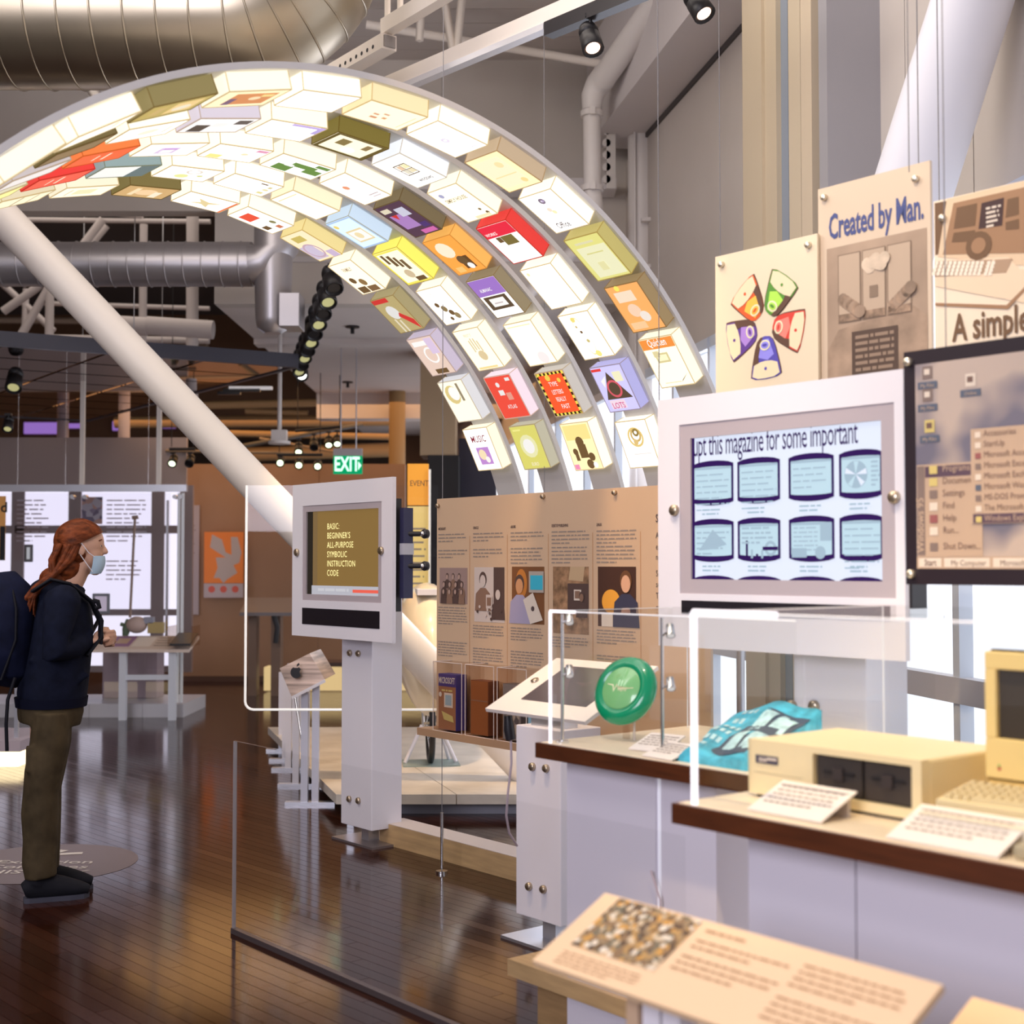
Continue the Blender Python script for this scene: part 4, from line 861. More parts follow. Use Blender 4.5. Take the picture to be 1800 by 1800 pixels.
a_, c_ = PT(183, 1235, Y_), PT(278, 1115, Y_); MB().box(a_.x, c_.x, Y_, Y_ + .3, .14, c_.z - .1, mat('stand_mauve', (.38, .30, .33), .6)).build('body', t); MB().box(a_.x - .3, c_.x + .2, Y_ - .1, Y_ + .5, c_.z - .1, c_.z - .04, mat('shelf_tan', (.55, .42, .35), .5)).build('shelf', t)
# glowing plinth at the left edge
p = G(40, 1347); GF = frame(p.x - 1.2, p.y, 0, 1, 0)
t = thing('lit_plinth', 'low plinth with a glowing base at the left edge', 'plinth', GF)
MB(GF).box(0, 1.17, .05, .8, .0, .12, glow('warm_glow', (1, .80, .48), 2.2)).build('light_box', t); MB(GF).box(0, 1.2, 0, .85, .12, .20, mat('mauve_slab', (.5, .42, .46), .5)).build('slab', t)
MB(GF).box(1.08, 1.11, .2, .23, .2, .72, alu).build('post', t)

# ================================================================== BROWN WALL ITEMS
def wallprint(px0, px1, y0, y1, Y): F = frame(K(px0) * Y, Y, 0, 1, 0); x_ = along(F, px1); return F, x_, zat(F, 0, y1), zat(F, 0, y0)
F, x_, z0, z1 = wallprint(359, 428, 935, 1025, 17.9)
t = thing('wall_poster', 'orange poster with a pale map and three red icons on the brown partition', 'poster', sfr(F, 0, 0, z0 - .22))
MB(F).box(0, x_, 0, .02, z0, z1, mat('poster_orange', (.85, .24, .04), .5)).build('print', t)
b = MB(F); mp_ = mat('map_grey', (.50, .42, .38), .6)
b.poly([(x_ * a, z0 + (z1 - z0) * c) for a, c in ((.2, .95), (.45, .85), (.55, .6), (.7, .55), (.68, .9), (.85, .9), (.95, .6), (.9, .4), (.75, .35), (.85, .2), (.6, .08), (.5, .0), (.4, .1), (.25, .1), (.35, .3), (.3, .5), (.55, .5), (.15, .7))], mp_, 1); b.build('map', t)
MB(F).box(0, x_, 0, .02, z0 - .19, z0 - .005, mat('poster_grey', (.50, .42, .42), .5)).build('caption_strip', t)
b = MB(F)
for i in range(3): b.disc(x_ * (.2 + .3 * i), z0 - .08, .045, mat('icon_red', (.65, .12, .08), .5), 1)
b.build('icons', t)
F, x_, z0, z1 = wallprint(322, 350, 888, 1080, 17.97)
t = thing('information_board', 'tall grey text panel right of the left showcase', 'text panel', sfr(F, 0, 0, z0))
MB(F).box(0, x_, 0, .03, z0, z1, mat('grey_board', (.45, .38, .38), .5)).build('board', t); b = MB(F); b.lines(.02, z1 - .2, x_ * .7, 9, .06, inkg, 1, .3); b.build('printing', t); b = MB(F); b.disc(.08, z0 + .35, .06, mat('navy', (.03, .04, .15), .5), 2); b.disc(.03, z0 + .42, .05, mat('navy', (.03, .04, .15), .5), 2); b.build('blue_picture', t)
# distant lecterns and floor glow
for (px, pf, lab, s_) in ((470, 1222, 'dark far lectern on a post left of the text screen', 1.0),):
    p = G(px, pf); t = thing('lectern', lab, 'lectern', p); F = Matrix.Translation(p)
    MB(F).box(-.22, -.12, 0, .2, 0, .95, mat('lectern_dark', (.22, .13, .08), .5)).box(.05, .16, 0, .2, 0, .95, mat('lectern_dark', (.22, .13, .08), .5)).build('leg', t)
    slab(MB(F), -.28, .32, -.2, .3, .98, 1.14, .04, mat('lectern_top', (.2, .17, .17), .3)).build('top', t); MB(F).tube([(.1, -.1, .95), (.14, -.1, .8), (.12, -.1, .62)], .03, black).build('handset', t)
p = G(480, 1216); F = Matrix.Translation(p)
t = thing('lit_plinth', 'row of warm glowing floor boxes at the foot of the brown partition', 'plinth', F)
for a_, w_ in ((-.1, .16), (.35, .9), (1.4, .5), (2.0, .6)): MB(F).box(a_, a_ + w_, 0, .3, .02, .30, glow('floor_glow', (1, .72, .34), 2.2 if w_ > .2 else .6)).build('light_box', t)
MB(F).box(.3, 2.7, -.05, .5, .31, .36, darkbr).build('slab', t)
# orange banner post and monitor behind
Y = 12.0; F, x_, z0, z1 = wallprint(716, 753, 815, 888, Y)
t = thing('banner_post', 'narrow upright banner, orange top over a glowing yellow text panel', 'banner', sfr(F, 0, 0, 0))
MB(F).box(0, x_, 0, .03, z0, z1, mat('banner_or', (.80, .33, .03), .5, emit=.35)).build('upper_panel', t)
zb = zat(F, 0, 1180); MB(F).box(0, x_, 0, .03, zb, z0 - .01, mat('banner_ye', (.78, .58, .20), .5, emit=.25)).build('lower_panel', t)
b = MB(F); b.lines(.02, z0 - .2, x_ * .8, 11, .06, inkg, 1, .25); b.text('EVENT', .02, z0 + .17, .05, ink, 2, sx=.8); b.build('printing', t)
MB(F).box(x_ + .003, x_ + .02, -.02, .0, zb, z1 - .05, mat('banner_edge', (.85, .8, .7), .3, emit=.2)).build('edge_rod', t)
Y = 11.0; F, x_, z0, z1 = wallprint(690, 714, 948, 1042, Y)
t = thing('far_monitor', 'upright lit monitor partly hidden behind the text kiosk', 'monitor', sfr(F, 0, 0, z0))
MB(F).box(-.1, x_, .01, .06, z0 - .02, z1 + .02, blackp).build('body', t); b = MB(F); b.rect(-.08, z0, x_ - .02, z1, glow('pale_screen', (.62, .80, .80), .7), 1, y=.01); b.disc(x_ * .4, z0 + .28, .025, glow('red_dot', (.8, .1, .15), .6), 2, y=.01); b.build('screen', t)
MB(F).box(-.0, x_ - .05, .02, .06, 0, z0 - .02, alu).build('stand', t)
F, x_, z0, z1 = wallprint(697, 712, 910, 935, 11.2); MB(F).box(-.1, x_, 0, .05, z0, z1, tan).build('notice_board', None, 'small tan board above the hidden monitor', 'notice')

# ================================================================== BIKE PLATFORM
p = G(708, 1432); e2 = G(560, 1300, .13)
PF = frame(K(540) * 8.42, 8.42, 0, 1, 0.0)
xR = along(PF, 1000); t = thing('platform', 'low pale tiled display platform behind the text kiosk', 'platform', PF)
PF = PF
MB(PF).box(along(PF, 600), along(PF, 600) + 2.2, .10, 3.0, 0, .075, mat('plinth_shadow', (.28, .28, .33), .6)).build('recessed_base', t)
tile = noisy(mat('platform_tile', (.62, .56, .48), .35), 5, .12, (.62, .56, .48), bump=.05)
e0 = PF @ Vector((0, 0, 0))
nx, ny = 3, 4; X0 = along(PF, 593)
for j in range(ny):
    for i in range(nx):
        y0, y1 = j * .86, (j + 1) * .86 - .006
        sh = -.05 * 0; xa = X0 + i * .74; xb = xa + .734
        # the left side of the platform slants away: shift the first tile's left corners
        o0, o1 = (-y0 * .30, -y1 * .30)
        vs = [(xa + o0, y0, .135), (xb + o0, y0, .135), (xb + o1, y1, .135), (xa + o1, y1, .135)]; vs += [(a, b_, .075) for a, b_, c in vs]
        MB(PF).add(vs, [(0, 1, 2, 3), (0, 4, 5, 1), (1, 5, 6, 2), (2, 6, 7, 3), (3, 7, 4, 0)], tile).build('tile', t)
# enclosed bicycle
BF = frame(K(757) * 9.75, 9.75, .135, .12, -.99)      # local -y? front wheel faces viewer; x axis along travel towards viewer
t = thing('enclosed_bicycle', 'cream shelled streamlined bicycle with a round headlamp on the platform', 'bicycle', BF)
shell = mat('cream_shell', (.85, .74, .55), .3, coat=.4)
sh = MB(BF)
prof = [(-1.9, .62, .10, .18), (-1.5, .68, .20, .34), (-1.0, .76, .25, .44), (-.5, .80, .26, .47), (-.1, .78, .25, .46), (.15, .74, .22, .40), (.3, .70, .15, .30), (.36, .68, .06, .12)]
vs = []; fs = []; NN = 28
for (x, zc_, ry, rz) in prof:
    for k in range(NN): a = 2 * math.pi * k / NN; zz = zc_ + rz * math.sin(a); vs.append((x, ry * math.cos(a) * (1 - .25 * max(0, -math.sin(a))), max(zz, .30 + .02 * math.cos(a))))
for i in range(len(prof) - 1):
    for k in range(NN): a0 = i * NN + k; a1 = i * NN + (k + 1) % NN; fs.append((a0, a1, a1 + NN, a0 + NN))
fs += [tuple(range(NN)), tuple(range((len(prof) - 1) * NN, len(prof) * NN))[::-1]]
sh.add(vs, fs, shell, True); sh.build('shell', t)
MB(BF).lathe([(0, .0), (.06, .0), (.075, .015), (.085, .0), (.085, -.04)], (.34, .02, .66), (1, 0, 0), black, 20).build('headlamp_ring', t); MB(BF).sph((.345, .02, .66), .05, steel).build('headlamp', t)
MB(BF).box(-.2, .12, -.1, .1, 1.19, 1.23, white).build('vent', t)
def wheel(F, c, r, par, ax=(0, 1, 0), tw=.022):
    b = MB(F); N = 32; pts = []
    A_ = Vector(ax).normalized(); u = A_.cross(Vector((0, 0, 1))).normalized(); w = Vector((0, 0, 1))
    ringp = [Vector(c) + (u * math.cos(2 * math.pi * k / N) + w * math.sin(2 * math.pi * k / N)) * r for k in range(N + 1)]
    b.tube(ringp, tw, black, 8, caps=False); o = b.build('tyre', par)
    s = MB(F)
    for k in range(18):
        a = 2 * math.pi * k / 18; s.tube([Vector(c) + A_ * (.03 if k % 2 else -.03), Vector(c) + (u * math.cos(a) + w * math.sin(a)) * r * .95], .0018, steel, 4)
    s.cyl(Vector(c) - A_ * .05, Vector(c) + A_ * .05, .022, steel); s.build('spokes', par, kind='stuff'); return o
wheel(BF, (.02, 0, .27), .25, t)
MB(BF).cyl((.02, .05, .27), (.0, .06, .55), .012, steel).cyl((.02, -.05, .27), (.0, -.06, .55), .012, steel).build('fork', t)
st = thing('wheel_stand', 'white wheel stand under the front wheel of the cream bicycle', 'stand', BF)
MB(BF).box(.2, -.12, -.2, .2, 0, .008, mat('stand_plate', (.25, .32, .30), .3)).build('base_plate', st)
MB(BF).tube([(.05, .18, .01), (.03, .06, .27)], .014, white, 8).tube([(.05, -.18, .01), (.03, -.06, .27)], .014, white, 8).build('prop', st)
MB(BF).tube([(-.1, .14, .01), (.02, .06, .27)], .012, white, 8).build('prop', st)
t = thing('bicycle', 'distant bicycle with bare wheels behind the text panel', 'bicycle', frame(K(830) * 11.2, 11.2, .135, .5, -.86)); F2 = MW[t]
wheel(F2, (.35, 0, .3), .28, t, tw=.02); wheel(F2, (-.55, 0, .3), .28, t, tw=.02); MB(F2).tube([(.35, 0, .3), (.1, 0, .7), (-.2, 0, .32), (-.55, 0, .3)], .018, alu, 8).tube([(.1, 0, .7), (-.25, 0, .72), (-.2, 0, .32)], .018, alu, 8).build('bike_frame', t)
MB(F2).tube([(-.2, -.1, .25), (-.2, .1, .36)], .01, steel).box(-.24, -.16, -.16, -.09, .22, .24, steel).build('pedals', t)
st = thing('wheel_stand', 'white splayed stand beneath the distant bicycle', 'stand', F2); MB(F2).tube([(.3, .2, 0), (.35, .03, .3)], .015, white).tube([(.3, -.2, 0), (.35, -.03, .3)], .015, white).tube([(-.5, .2, 0), (-.55, .03, .3)], .015, white).build('prop', st)

# ================================================================== SILVER STAND
p = G(548, 1411); SF = frame(p.x, p.y, 0, 1, 0)
t = thing('metal_stand', 'silver box with a dark fruit emblem on slim white twin legs', 'stand', SF)
for i, (px, py) in enumerate(((548, 1411), (532, 1379), (518, 1351), (512, 1335), (505, 1318))):
    q = G(px, py); h = .70 - i * .0; o = Vector(SF.translation)
    b = MB(); mw_ = mat('leg_white', (.62, .62, .70), .35, .3)
    b.box(q.x - .06, q.x - .015, q.y - .02, q.y + .02, .02, h + (.02 if i == 0 else -.05), mw_); b.box(q.x + .01, q.x + .055, q.y - .02, q.y + .02, .02, h + .1 - (.08 if i else 0), mw_)
    b.build('leg_pair', t); MB().box(q.x - .16, q.x + .16, q.y - .03, q.y + .03, 0, .02, alu).build('foot', t)
    if i == 0: MB().cyl((q.x - .14, q.y + .2, .72), (q.x - .05, q.y + .02, .36), .01, alu, n=8).build('stay', t)
# tilted box top
Yb = 8.8; q = [PT(493, 1174, Yb), PT(514, 1223, Yb - .05), PT(572, 1193, Yb - .05), PT(545, 1148, Yb)]
bk = [v + Vector((.03, .30, .01)) for v in q]
MB().add(q + bk, [(0, 1, 2, 3), (1, 5, 6, 2), (2, 6, 7, 3), (3, 7, 4, 0), (0, 4, 5, 1), (7, 6, 5, 4)], noisy(mat('brushed_steel', (.42, .32, .27), .3, .6), 2.5, .5, (.42, .32, .27), stretch=(1, 1, 16))).build('box_top', t)
MB().add([PT(514, 1223, Yb - .06), PT(572, 1193, Yb - .06), PT(574, 1198, Yb - .06), PT(515, 1228, Yb - .06), PT(514, 1223, Yb + .0), PT(572, 1193, Yb + .0), PT(574, 1198, Yb + .0), PT(515, 1228, Yb + .0)], [(0, 1, 2, 3), (4, 7, 6, 5), (0, 4, 5, 1), (3, 2, 6, 7)], white).build('lip', t)
em = MB(); o_ = PT(522, 1181, Yb - .055); pts2 = []
for k in range(24):
    a = 2 * math.pi * k / 24; r_ = .036 * (1 - (.22 if abs(a - math.pi * .5) < .35 else 0)); r_ *= 1 - (.35 if abs(a) < .42 or abs(a - 2 * math.pi) < .42 else 0)
    pts2.append(o_ + Vector((r_ * math.cos(a), -.004, r_ * 1.05 * math.sin(a))))
em.add(pts2, [tuple(range(24))], black); em.add([o_ + Vector((.004, -.004, .034)), o_ + Vector((.022, -.004, .048)), o_ + Vector((.018, -.004, .062)), o_ + Vector((.004, -.004, .05))], [(0, 1, 2, 3)], black); em.build('emblem', t)

# acrylic shield behind the kiosk, floor glass barrier
Y = 8.3; F, x_, z0, z1 = wallprint(433, 770, 853, 1246, Y)
t = thing('acrylic_shield', 'clear upright sheet with pale rounded edge left of the text kiosk', 'shield', sfr(F, 0, 0, z0))
r_ = .05; path = [(0, 0, z1), (0, 0, z0 + r_)] + [(r_ - r_ * math.cos(a), 0, z0 + r_ - r_ * math.sin(a)) for a in (.4, .8, 1.2)] + [(r_, 0, z0), (x_, 0, z0)]
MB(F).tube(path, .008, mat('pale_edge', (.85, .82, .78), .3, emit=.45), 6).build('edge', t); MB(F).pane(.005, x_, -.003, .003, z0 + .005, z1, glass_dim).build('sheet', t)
MB(F).box(.62, .66, .0, .03, 0, z0, alu).build('post', t)
p = G(415, 1632); F = frame(p.x, p.y); t = thing('glass_barrier', 'low clear glass barrier set in a dark floor rail', 'barrier', F)
MB(F).box(0, 2.6, -.012, .012, 0, .022, mat('rail_dark', (.16, .13, .13), .35, .6)).build('floor_rail', t)
MB(F).pane(.01, 2.6, -.005, .005, .02, .80, glass_dim).build('sheet', t); MB(F).box(.0, .012, -.006, .006, .02, .80, mat('side_edge', (.30, .27, .27), .2)).build('edge', t)
MB(F).box(0, .35, -.002, .002, .80, .802, mat('side_edge2', (.18, .14, .13), .2)).build('edge', t)

# ================================================================== SCREEN KIOSKS
def ringbox(mb, x0, x1, z0, z1, ox0, ox1, oz0, oz1, y0, y1, m):    # slab (x0..x1, z0..z1) with an opening
    mb.box(x0, x1, y0, y1, z0, oz0, m).box(x0, x1, y0, y1, oz1, z1, m).box(x0, ox0, y0, y1, oz0, oz1, m).box(ox1, x1, y0, y1, oz0, oz1, m)
    return mb
surround = mat('recess_shade_frame', (.46, .40, .43), .5)  # mauve ring paints the recess shadow and the backing box showing through
def kiosk_panel(t, F, W_, z0, z1, ox0, ox1, oz0, oz1, bar0, bar1, s=.035):
    b = MB(F); ringbox(b, 0, W_, z0, z1, ox0 - s, ox1 + s, oz0 - s, oz1 + s, 0, .022, white); b.build('face_panel', t)
    b = MB(F); ringbox(b, ox0 - s, ox1 + s, oz0 - s, oz1 + s, ox0, ox1, oz0, oz1, .004, .03, surround); b.build('recess_shade_frame', t)
    MB(F).box(ox0 - s - .04, ox1 + s + .04, .024, .10, oz0 - .08, oz1 + .05, blackp).build('monitor_body', t)
    MB(F).box(ox0 - s * .8, ox1 + s * .6, -.003, .0, bar0, bar1, mat('speaker_black', (.012, .010, .016), .4)).build('speaker_bar', t)
KF = panel_frame(514, 7.93)
W_ = along(KF, 690); z1 = zat(KF, 0, 853); z0 = zat(KF, 0, 1116)
ox0, ox1 = along(KF, 537), along(KF, 664); oz1 = zat(KF, ox0, 900); oz0 = zat(KF, ox0, 1044)
near = Vector((-.766, 7.5)); QF = frame(near.x - DX * .31, near.y - DY * .31)
t = thing('text_kiosk', 'tall white kiosk with a golden screen of pixel text', 'kiosk', QF)
kiosk_panel(t, KF, W_, z0, z1, ox0, ox1, oz0, oz1, zat(KF, 0, 1095) , zat(KF, 0, 1067) )
sc_ = glow('gold_screen', (.36, .22, .07), .48)
b = MB(KF); b.rect(ox0, oz0, ox1, oz1, sc_, 0, y=.014); b.rect(ox0, oz0, ox0 + .06, oz1, glow('dark_screen', (.05, .04, .03), .3), 1, y=.014); b.rect(ox0 + .06, oz0, ox0 + .11, oz1, glow('mid_screen', (.22, .14, .06), .7), 1, y=.014)
b.rect(ox0 + .05, oz0, ox1, oz0 + .05, glow('status_grey', (.45, .45, .5), .8), 2, y=.014); b.rect(ox0 + .48, oz0 + .015, ox1 - .01, oz0 + .032, glow('status_red', (.8, .12, .08), .8), 3, y=.014)
b.lines(ox0 + .12, oz0 + .035, .32, 1, .03, glow('status_dark', (.7, .7, .74), .6), 3, .5, y=.014, last=1)
gt = glow('gold_text', (1, .88, .38), 1.0); xt = along(KF, 572)
for i, w in enumerate(('BASIC:', "BEGINNER'S", 'ALL-PURPOSE', 'SYMBOLIC', 'INSTRUCTION', 'CODE')):
    zt = zat(KF, xt, 930.5 + i * 16.3); b.text(w, xt, zt, .034, gt, 4, sx=.88, y=.014, bold=.0, space=1.08)
b.build('screen', t)
for px, py in ((523, 971), (671, 968)): x = along(KF, px); bolt(t, KF, x, zat(KF, x, py), .022)
# pillar: folded white cover on a foot
MB(QF).box(.0, .31, 0, .20, .09, 1.40, white).build('pillar_cover', t, bevel=.004)
MB(QF).box(-.0, .31, .10, .2, 1.36, 1.5, white).build('neck', t)
for px, py in ((617, 1147), (632, 1148), (617, 1401), (633, 1404)): x = along(QF, px); bolt(t, QF, x, zat(QF, x, py), .018)
MB(QF).box(.12, .19, .06, .13, .012, .1, alu).build('foot_post', t); MB(QF).box(-.05, .36, -.03, .26, 0, .012, mat('foot_plate', (.33, .30, .32), .3, .7)).build('foot_plate', t)
# side bracket with round headed arms
HF = KF; x_ = W_ + .03
MB(KF).box(W_ - .02, W_ + .015, .06, .12, zat(KF, W_, 1052), zat(KF, W_, 892), mat('navy_black', (.03, .03, .08), .35)).build('side_bracket', t)
MB(KF).box(W_ - .02, W_ + .02, .058, .122, zat(KF, W_, 975), zat(KF, W_, 955), mat('bracket_grey', (.5, .5, .55), .4)).build('bracket_clip', t)
for py in (938, 995):
    z = zat(KF, W_, py); MB(KF).tube([(W_ - .0, .09, z), (W_ + .06, .17, z)], .014, blackp, 10).build('arm', t)
    MB(KF).lathe([(0, -.02), (.024, -.02), (.026, 0), (.02, .01), (0, .01)], (W_ + .06, .16, z), (0, -1, 0), blackp, 16).build('arm_head', t)
    MB(KF).lathe([(0, .012), (.013, .012), (.014, .0)], (W_ + .06, .15, z), (0, -1, 0), steel, 14).build('chrome_cap', t)

MF = panel_frame(1157, 4.84)
W_ = along(MF, 1590); z1 = zat(MF, 0, 703); z0 = zat(MF, 0, 1134)
ox0, ox1 = along(MF, 1213), along(MF, 1549); oz1 = zat(MF, ox0, 770); oz0 = zat(MF, ox0, 1018)
PX = along(MF, 1355); PF2 = MF @ Matrix.Translation((PX, .11, 0))
t = thing('magazine_kiosk', 'large white kiosk whose screen shows rows of small monitors', 'kiosk', PF2)
kiosk_panel(t, MF, W_, z0, z1, ox0, ox1, oz0, oz1, zat(MF, .12, 1076), zat(MF, .12, 1055), .05)
sl = glow('magazine_paper', (.70, .76, .90), .80); dk = glow('crt_frame', (.035, .01, .11), .6); lb = glow('crt_blue', (.50, .68, .78), .75); gb = glow('crt_grey', (.34, .46, .56), .8)
b = MB(MF); b.rect(ox0, oz0, ox1, oz1, sl, 0, y=.014); b.rect(ox0, oz0, ox0 + .012, oz1, dk, 3, y=.014)
Wd_ = ox1 - ox0; zt = zat(MF, ox0, 799)
b.text('upt this magazine for some important', ox0 + .004, zt - .006, .080, dk, 2, sx=.445, y=.014, space=.92)
for r, (ya, yb) in enumerate(((812, 890), (913, 988), (1011, 1085))):
    for c_, (pa_, pb_) in enumerate(((1214, 1286), (1293, 1368), (1383, 1463), (1472, 1552))):
        xa, xb = max(along(MF, pa_), ox0), min(along(MF, pb_), ox1); za_, zb_ = zat(MF, ox0, yb) , zat(MF, ox0, ya); za_ = max(za_, oz0); h = zb_ - za_; w = xb - xa
        cut = r == 2
        def bul(x0, x1, z0, z1, k, m, l):
            pts = []; n_ = 8
            for i in range(n_ + 1): u = i / n_; pts.append((x0 + (x1 - x0) * u, z1 - k + k * math.sin(math.pi * u) ** .6))
            if cut: pts += [(x1, oz0), (x0, oz0)]
            else:
                for i in range(n_ + 1): u = 1 - i / n_; pts.append((x0 + (x1 - x0) * u, z0 + k - k * math.sin(math.pi * u) ** .6))
            b.poly(pts, m, l, y=.014)
        bul(xa, xb, za_, zb_, .012, dk, 4)
        bul(xa + .010, xb - .009, za_ + .020, zb_ - .020, .004, lb, 5)
        if cut: continue
        b.rect(xa + .012, zb_ - .03, xb - .01, zb_ - .022, gb, 6, y=.014)
        if (r, c_) == (0, 3):
            b.disc(xa + w * .4, za_ + h * .5, h * .28, gb, 6, y=.014)
            for a in range(5): an = a * 1.3; b.poly([(xa + w * .4, za_ + h * .5), (xa + w * .4 + h * .27 * math.cos(an), za_ + h * .5 + h * .27 * math.sin(an)), (xa + w * .4 + h * .27 * math.cos(an + .45), za_ + h * .5 + h * .27 * math.sin(an + .45))], lb if a % 2 else sl, 7, y=.014)
            b.lines(xa + w * .75, za_ + h * .75, w * .2, 6, .014, gb, 7, .4, y=.014)
        elif (r, c_) == (1, 0): b.poly([(xa + .03, za_ + .04), (xa + w * .5, za_ + h * .75), (xb - .03, za_ + h * .4), (xa + w * .5, za_ + h * .3)], gb, 6, y=.014); b.lines(xa + .02, za_ + h * .7, w * .8, 5, .018, gb, 7, .3, y=.014)
        elif (r, c_) == (1, 1):
            b.ring(xa + w * .78, za_ + h * .3, h * .17, .01, gb, 6, y=.014); b.rect(xa + w * .6, za_ + h * .26, xa + w * .95, za_ + h * .34, dk, 7, y=.014)
            for q, hh in enumerate((.4, .2, .1, .18)): b.rect(xa + w * (.2 + q * .12), za_ + .012, xa + w * (.25 + q * .12), za_ + .012 + h * hh, dk if q % 2 == 0 else gb, 6, y=.014)
            b.lines(xa + .02, za_ + h * .78, w * .85, 4, .016, gb, 7, .4, y=.014)
        elif (r, c_) == (1, 2): b.rect(xa + w * .7, za_ + h * .45, xb - .01, za_ + h * .8, gb, 6, y=.014); b.rect(xa + .012, za_ + .014, xa + w * .4, za_ + h * .3, gb, 6, y=.014); b.lines(xa + .02, za_ + h * .75, w * .6, 7, .014, gb, 7, .3, y=.014); b.disc(xa + w * .7, za_ + h * .2, h * .14, gb, 6, y=.014)
        else: b.lines(xa + .02, za_ + h * .7, w * .82, 7 if c_ != 2 else 4, .02, gb, 7, .22, y=.014)
        b.lines(xa + w * .25, za_ - .012, w * .5, 2, .014, gb, 7, .4, y=.014, last=.8)
b.build('screen', t)
for px, py in ((1187, 897), (1574, 874)): x = along(MF, px); bolt(t, MF, x, zat(MF, x, py), .02)
wq = along(MF, 1482) - PX
MB(PF2).box(0, wq, 0, .22, .09, z0 + .2, white).build('pillar_cover', t, bevel=.004)
for px in (1391, 1430): x = along(PF2, px); bolt(t, PF2, x, zat(PF2, x, 1240), .02)
MB(PF2).box(.1, .2, .06, .14, .012, .1, alu).build('foot_post', t); MB(PF2).box(0, wq, 0, .24, 0, .012, alu).build('foot_plate', t)

# ================================================================== LARGE HANGING PANEL (desktop picture) AND POSTERS
VF = panel_frame(1592, 3.935); W_ = .90; z1 = zat(VF, 0, 618); z0 = zat(VF, 0, 1027)
t = thing('exhibit_board', 'black bordered panel with an old computer desktop and menus, right edge', 'panel', VF @ Matrix.Translation((0, 0, z0)))
MB(VF).box(0, W_, 0, .02, z0, z1, mat('panel_black', (.02, .012, .018), .4)).build('board', t)
def sky_mat():
    m = mat('desktop_sky', (.5, .4, .35), .5); nt = m.node_tree; b_ = nt.nodes['Principled BSDF']
    tc = nd(m, 'ShaderNodeTexCoord'); n_ = nd(m, 'ShaderNodeTexNoise'); n_.inputs['Scale'].default_value = 4.2; n_.inputs['Detail'].default_value = 2
    r = nd(m, 'ShaderNodeValToRGB'); r.color_ramp.elements[0].position = .42; r.color_ramp.elements[1].position = .58
    r.color_ramp.elements[0].color = (.16, .15, .20, 1); r.color_ramp.elements[1].color = (.50, .40, .34, 1)
    nt.links.new(tc.outputs['Object'], n_.inputs['Vector']); nt.links.new(n_.outputs['Fac'], r.inputs[0]); nt.links.new(r.outputs[0], b_.inputs['Base Color']); return m
bd = .033; b = MB(VF); b.rect(bd + .005, z0 + bd + .012, W_ - bd, z1 - bd - .008, sky_mat(), 1)
mg = flat('menu_grey', (.50, .36, .26)); mh = flat('menu_highlight', (.10, .06, .09)); mdk = flat('menu_dark', (.22, .16, .14)); inkm = flat('menu_ink', (.17, .10, .08)); wt = flat('menu_white', (.72, .62, .52)); yl = flat('icon_yellow', (.62, .50, .18)); gl = flat('label_blue', (.10, .12, .17))
def vx(px): return along(VF, px)
def vz(px, py): x = vx(px); return zat(VF, x, py)
def vrect(a_, y0, c_, y1, m, l): x0, x1 = vx(a_), vx(c_); pm_ = (a_ + c_) / 2; b.rect(x0, vz(pm_, y1), x1, vz(pm_, y0), m, l)
zt0 = z0 + bd + .012
b.rect(bd + .005, zt0, W_ - bd, zt0 + .034, mg, 2); b.rect(bd + .012, zt0 + .005, vx(1655), zt0 + .03, wt, 3); b.text('Start', bd + .03, zt0 + .009, .018, inkm, 4, sx=.8, bold=.02)
b.rect(vx(1660), zt0 + .005, vx(1740), zt0 + .03, wt, 3); b.text('My Computer', vx(1672), zt0 + .009, .016, inkm, 4, sx=.85); b.rect(vx(1746), zt0 + .005, W_ - bd - .01, zt0 + .03, wt, 3); b.text('Microsoft Ex', vx(1758), zt0 + .009, .016, inkm, 4, sx=.85)
mz0 = zt0 + .034; mz1 = vz(1640, 816); b.rect(bd + .008, mz0, vx(1728), mz1, mg, 3); b.rect(bd + .010, mz0 + .004, bd + .034, mz1 - .004, mdk, 4)
T_ = Matrix.Translation((bd + .03, 0, mz0 + .012)) @ Matrix.Rotation(-math.pi / 2, 4, 'Y'); b.text('Windows 95', 0, 0, .024, mg, 5, sx=.9, T=T_, bold=.02)
items = ('Programs', 'Documents', 'Settings', 'Find', 'Help', 'Run...', 'Shut Down...'); step = (mz1 - mz0 - .012) / 7.2
for i, w in enumerate(items):
    z = mz1 - (i + 1) * step + .004 - (.01 if i == 6 else 0)
    if i == 0: b.rect(bd + .036, z - .006, vx(1709), z + step - .010, mh, 4)
    b.text(w, vx(1659), z + .008, .019, inkm if i else mg, 5, sx=.85); b.rect(vx(1636), z + .003, vx(1650), z + .026, (yl, yl, mdk, wt, flat('icon_plum', (.3, .1, .1)), wt, mdk)[i], 5)
sz1 = vz(1760, 750); sz0 = vz(1760, 920); b.rect(vx(1710), sz0, W_ - bd - .02, sz1, mg, 6)
for i, w in enumerate(('Accessories', 'StartUp', 'Microsoft Excel', 'Microsoft Excel', 'Microsoft Exchange', 'Microsoft Word', 'MS-DOS Prompt', 'The Microsoft Network', 'Windows Explorer')):
    st_ = (sz1 - sz0) / 9; z = sz1 - (i + 1) * st_
    if i == 8: b.rect(vx(1713), z + .002, W_ - bd - .024, z + st_ - .002, mh, 7)
    w = 'Microsoft Access' if i == 2 else w
    b.text(w, vx(1733), z + .007, .017, inkm if i < 8 else mg, 8, sx=.85); b.rect(vx(1718), z + .004, vx(1728), z + .020, (wt, wt, flat('icon_plum', (.3, .1, .1)), mdk, wt, gl, mdk, wt, yl)[i], 8)
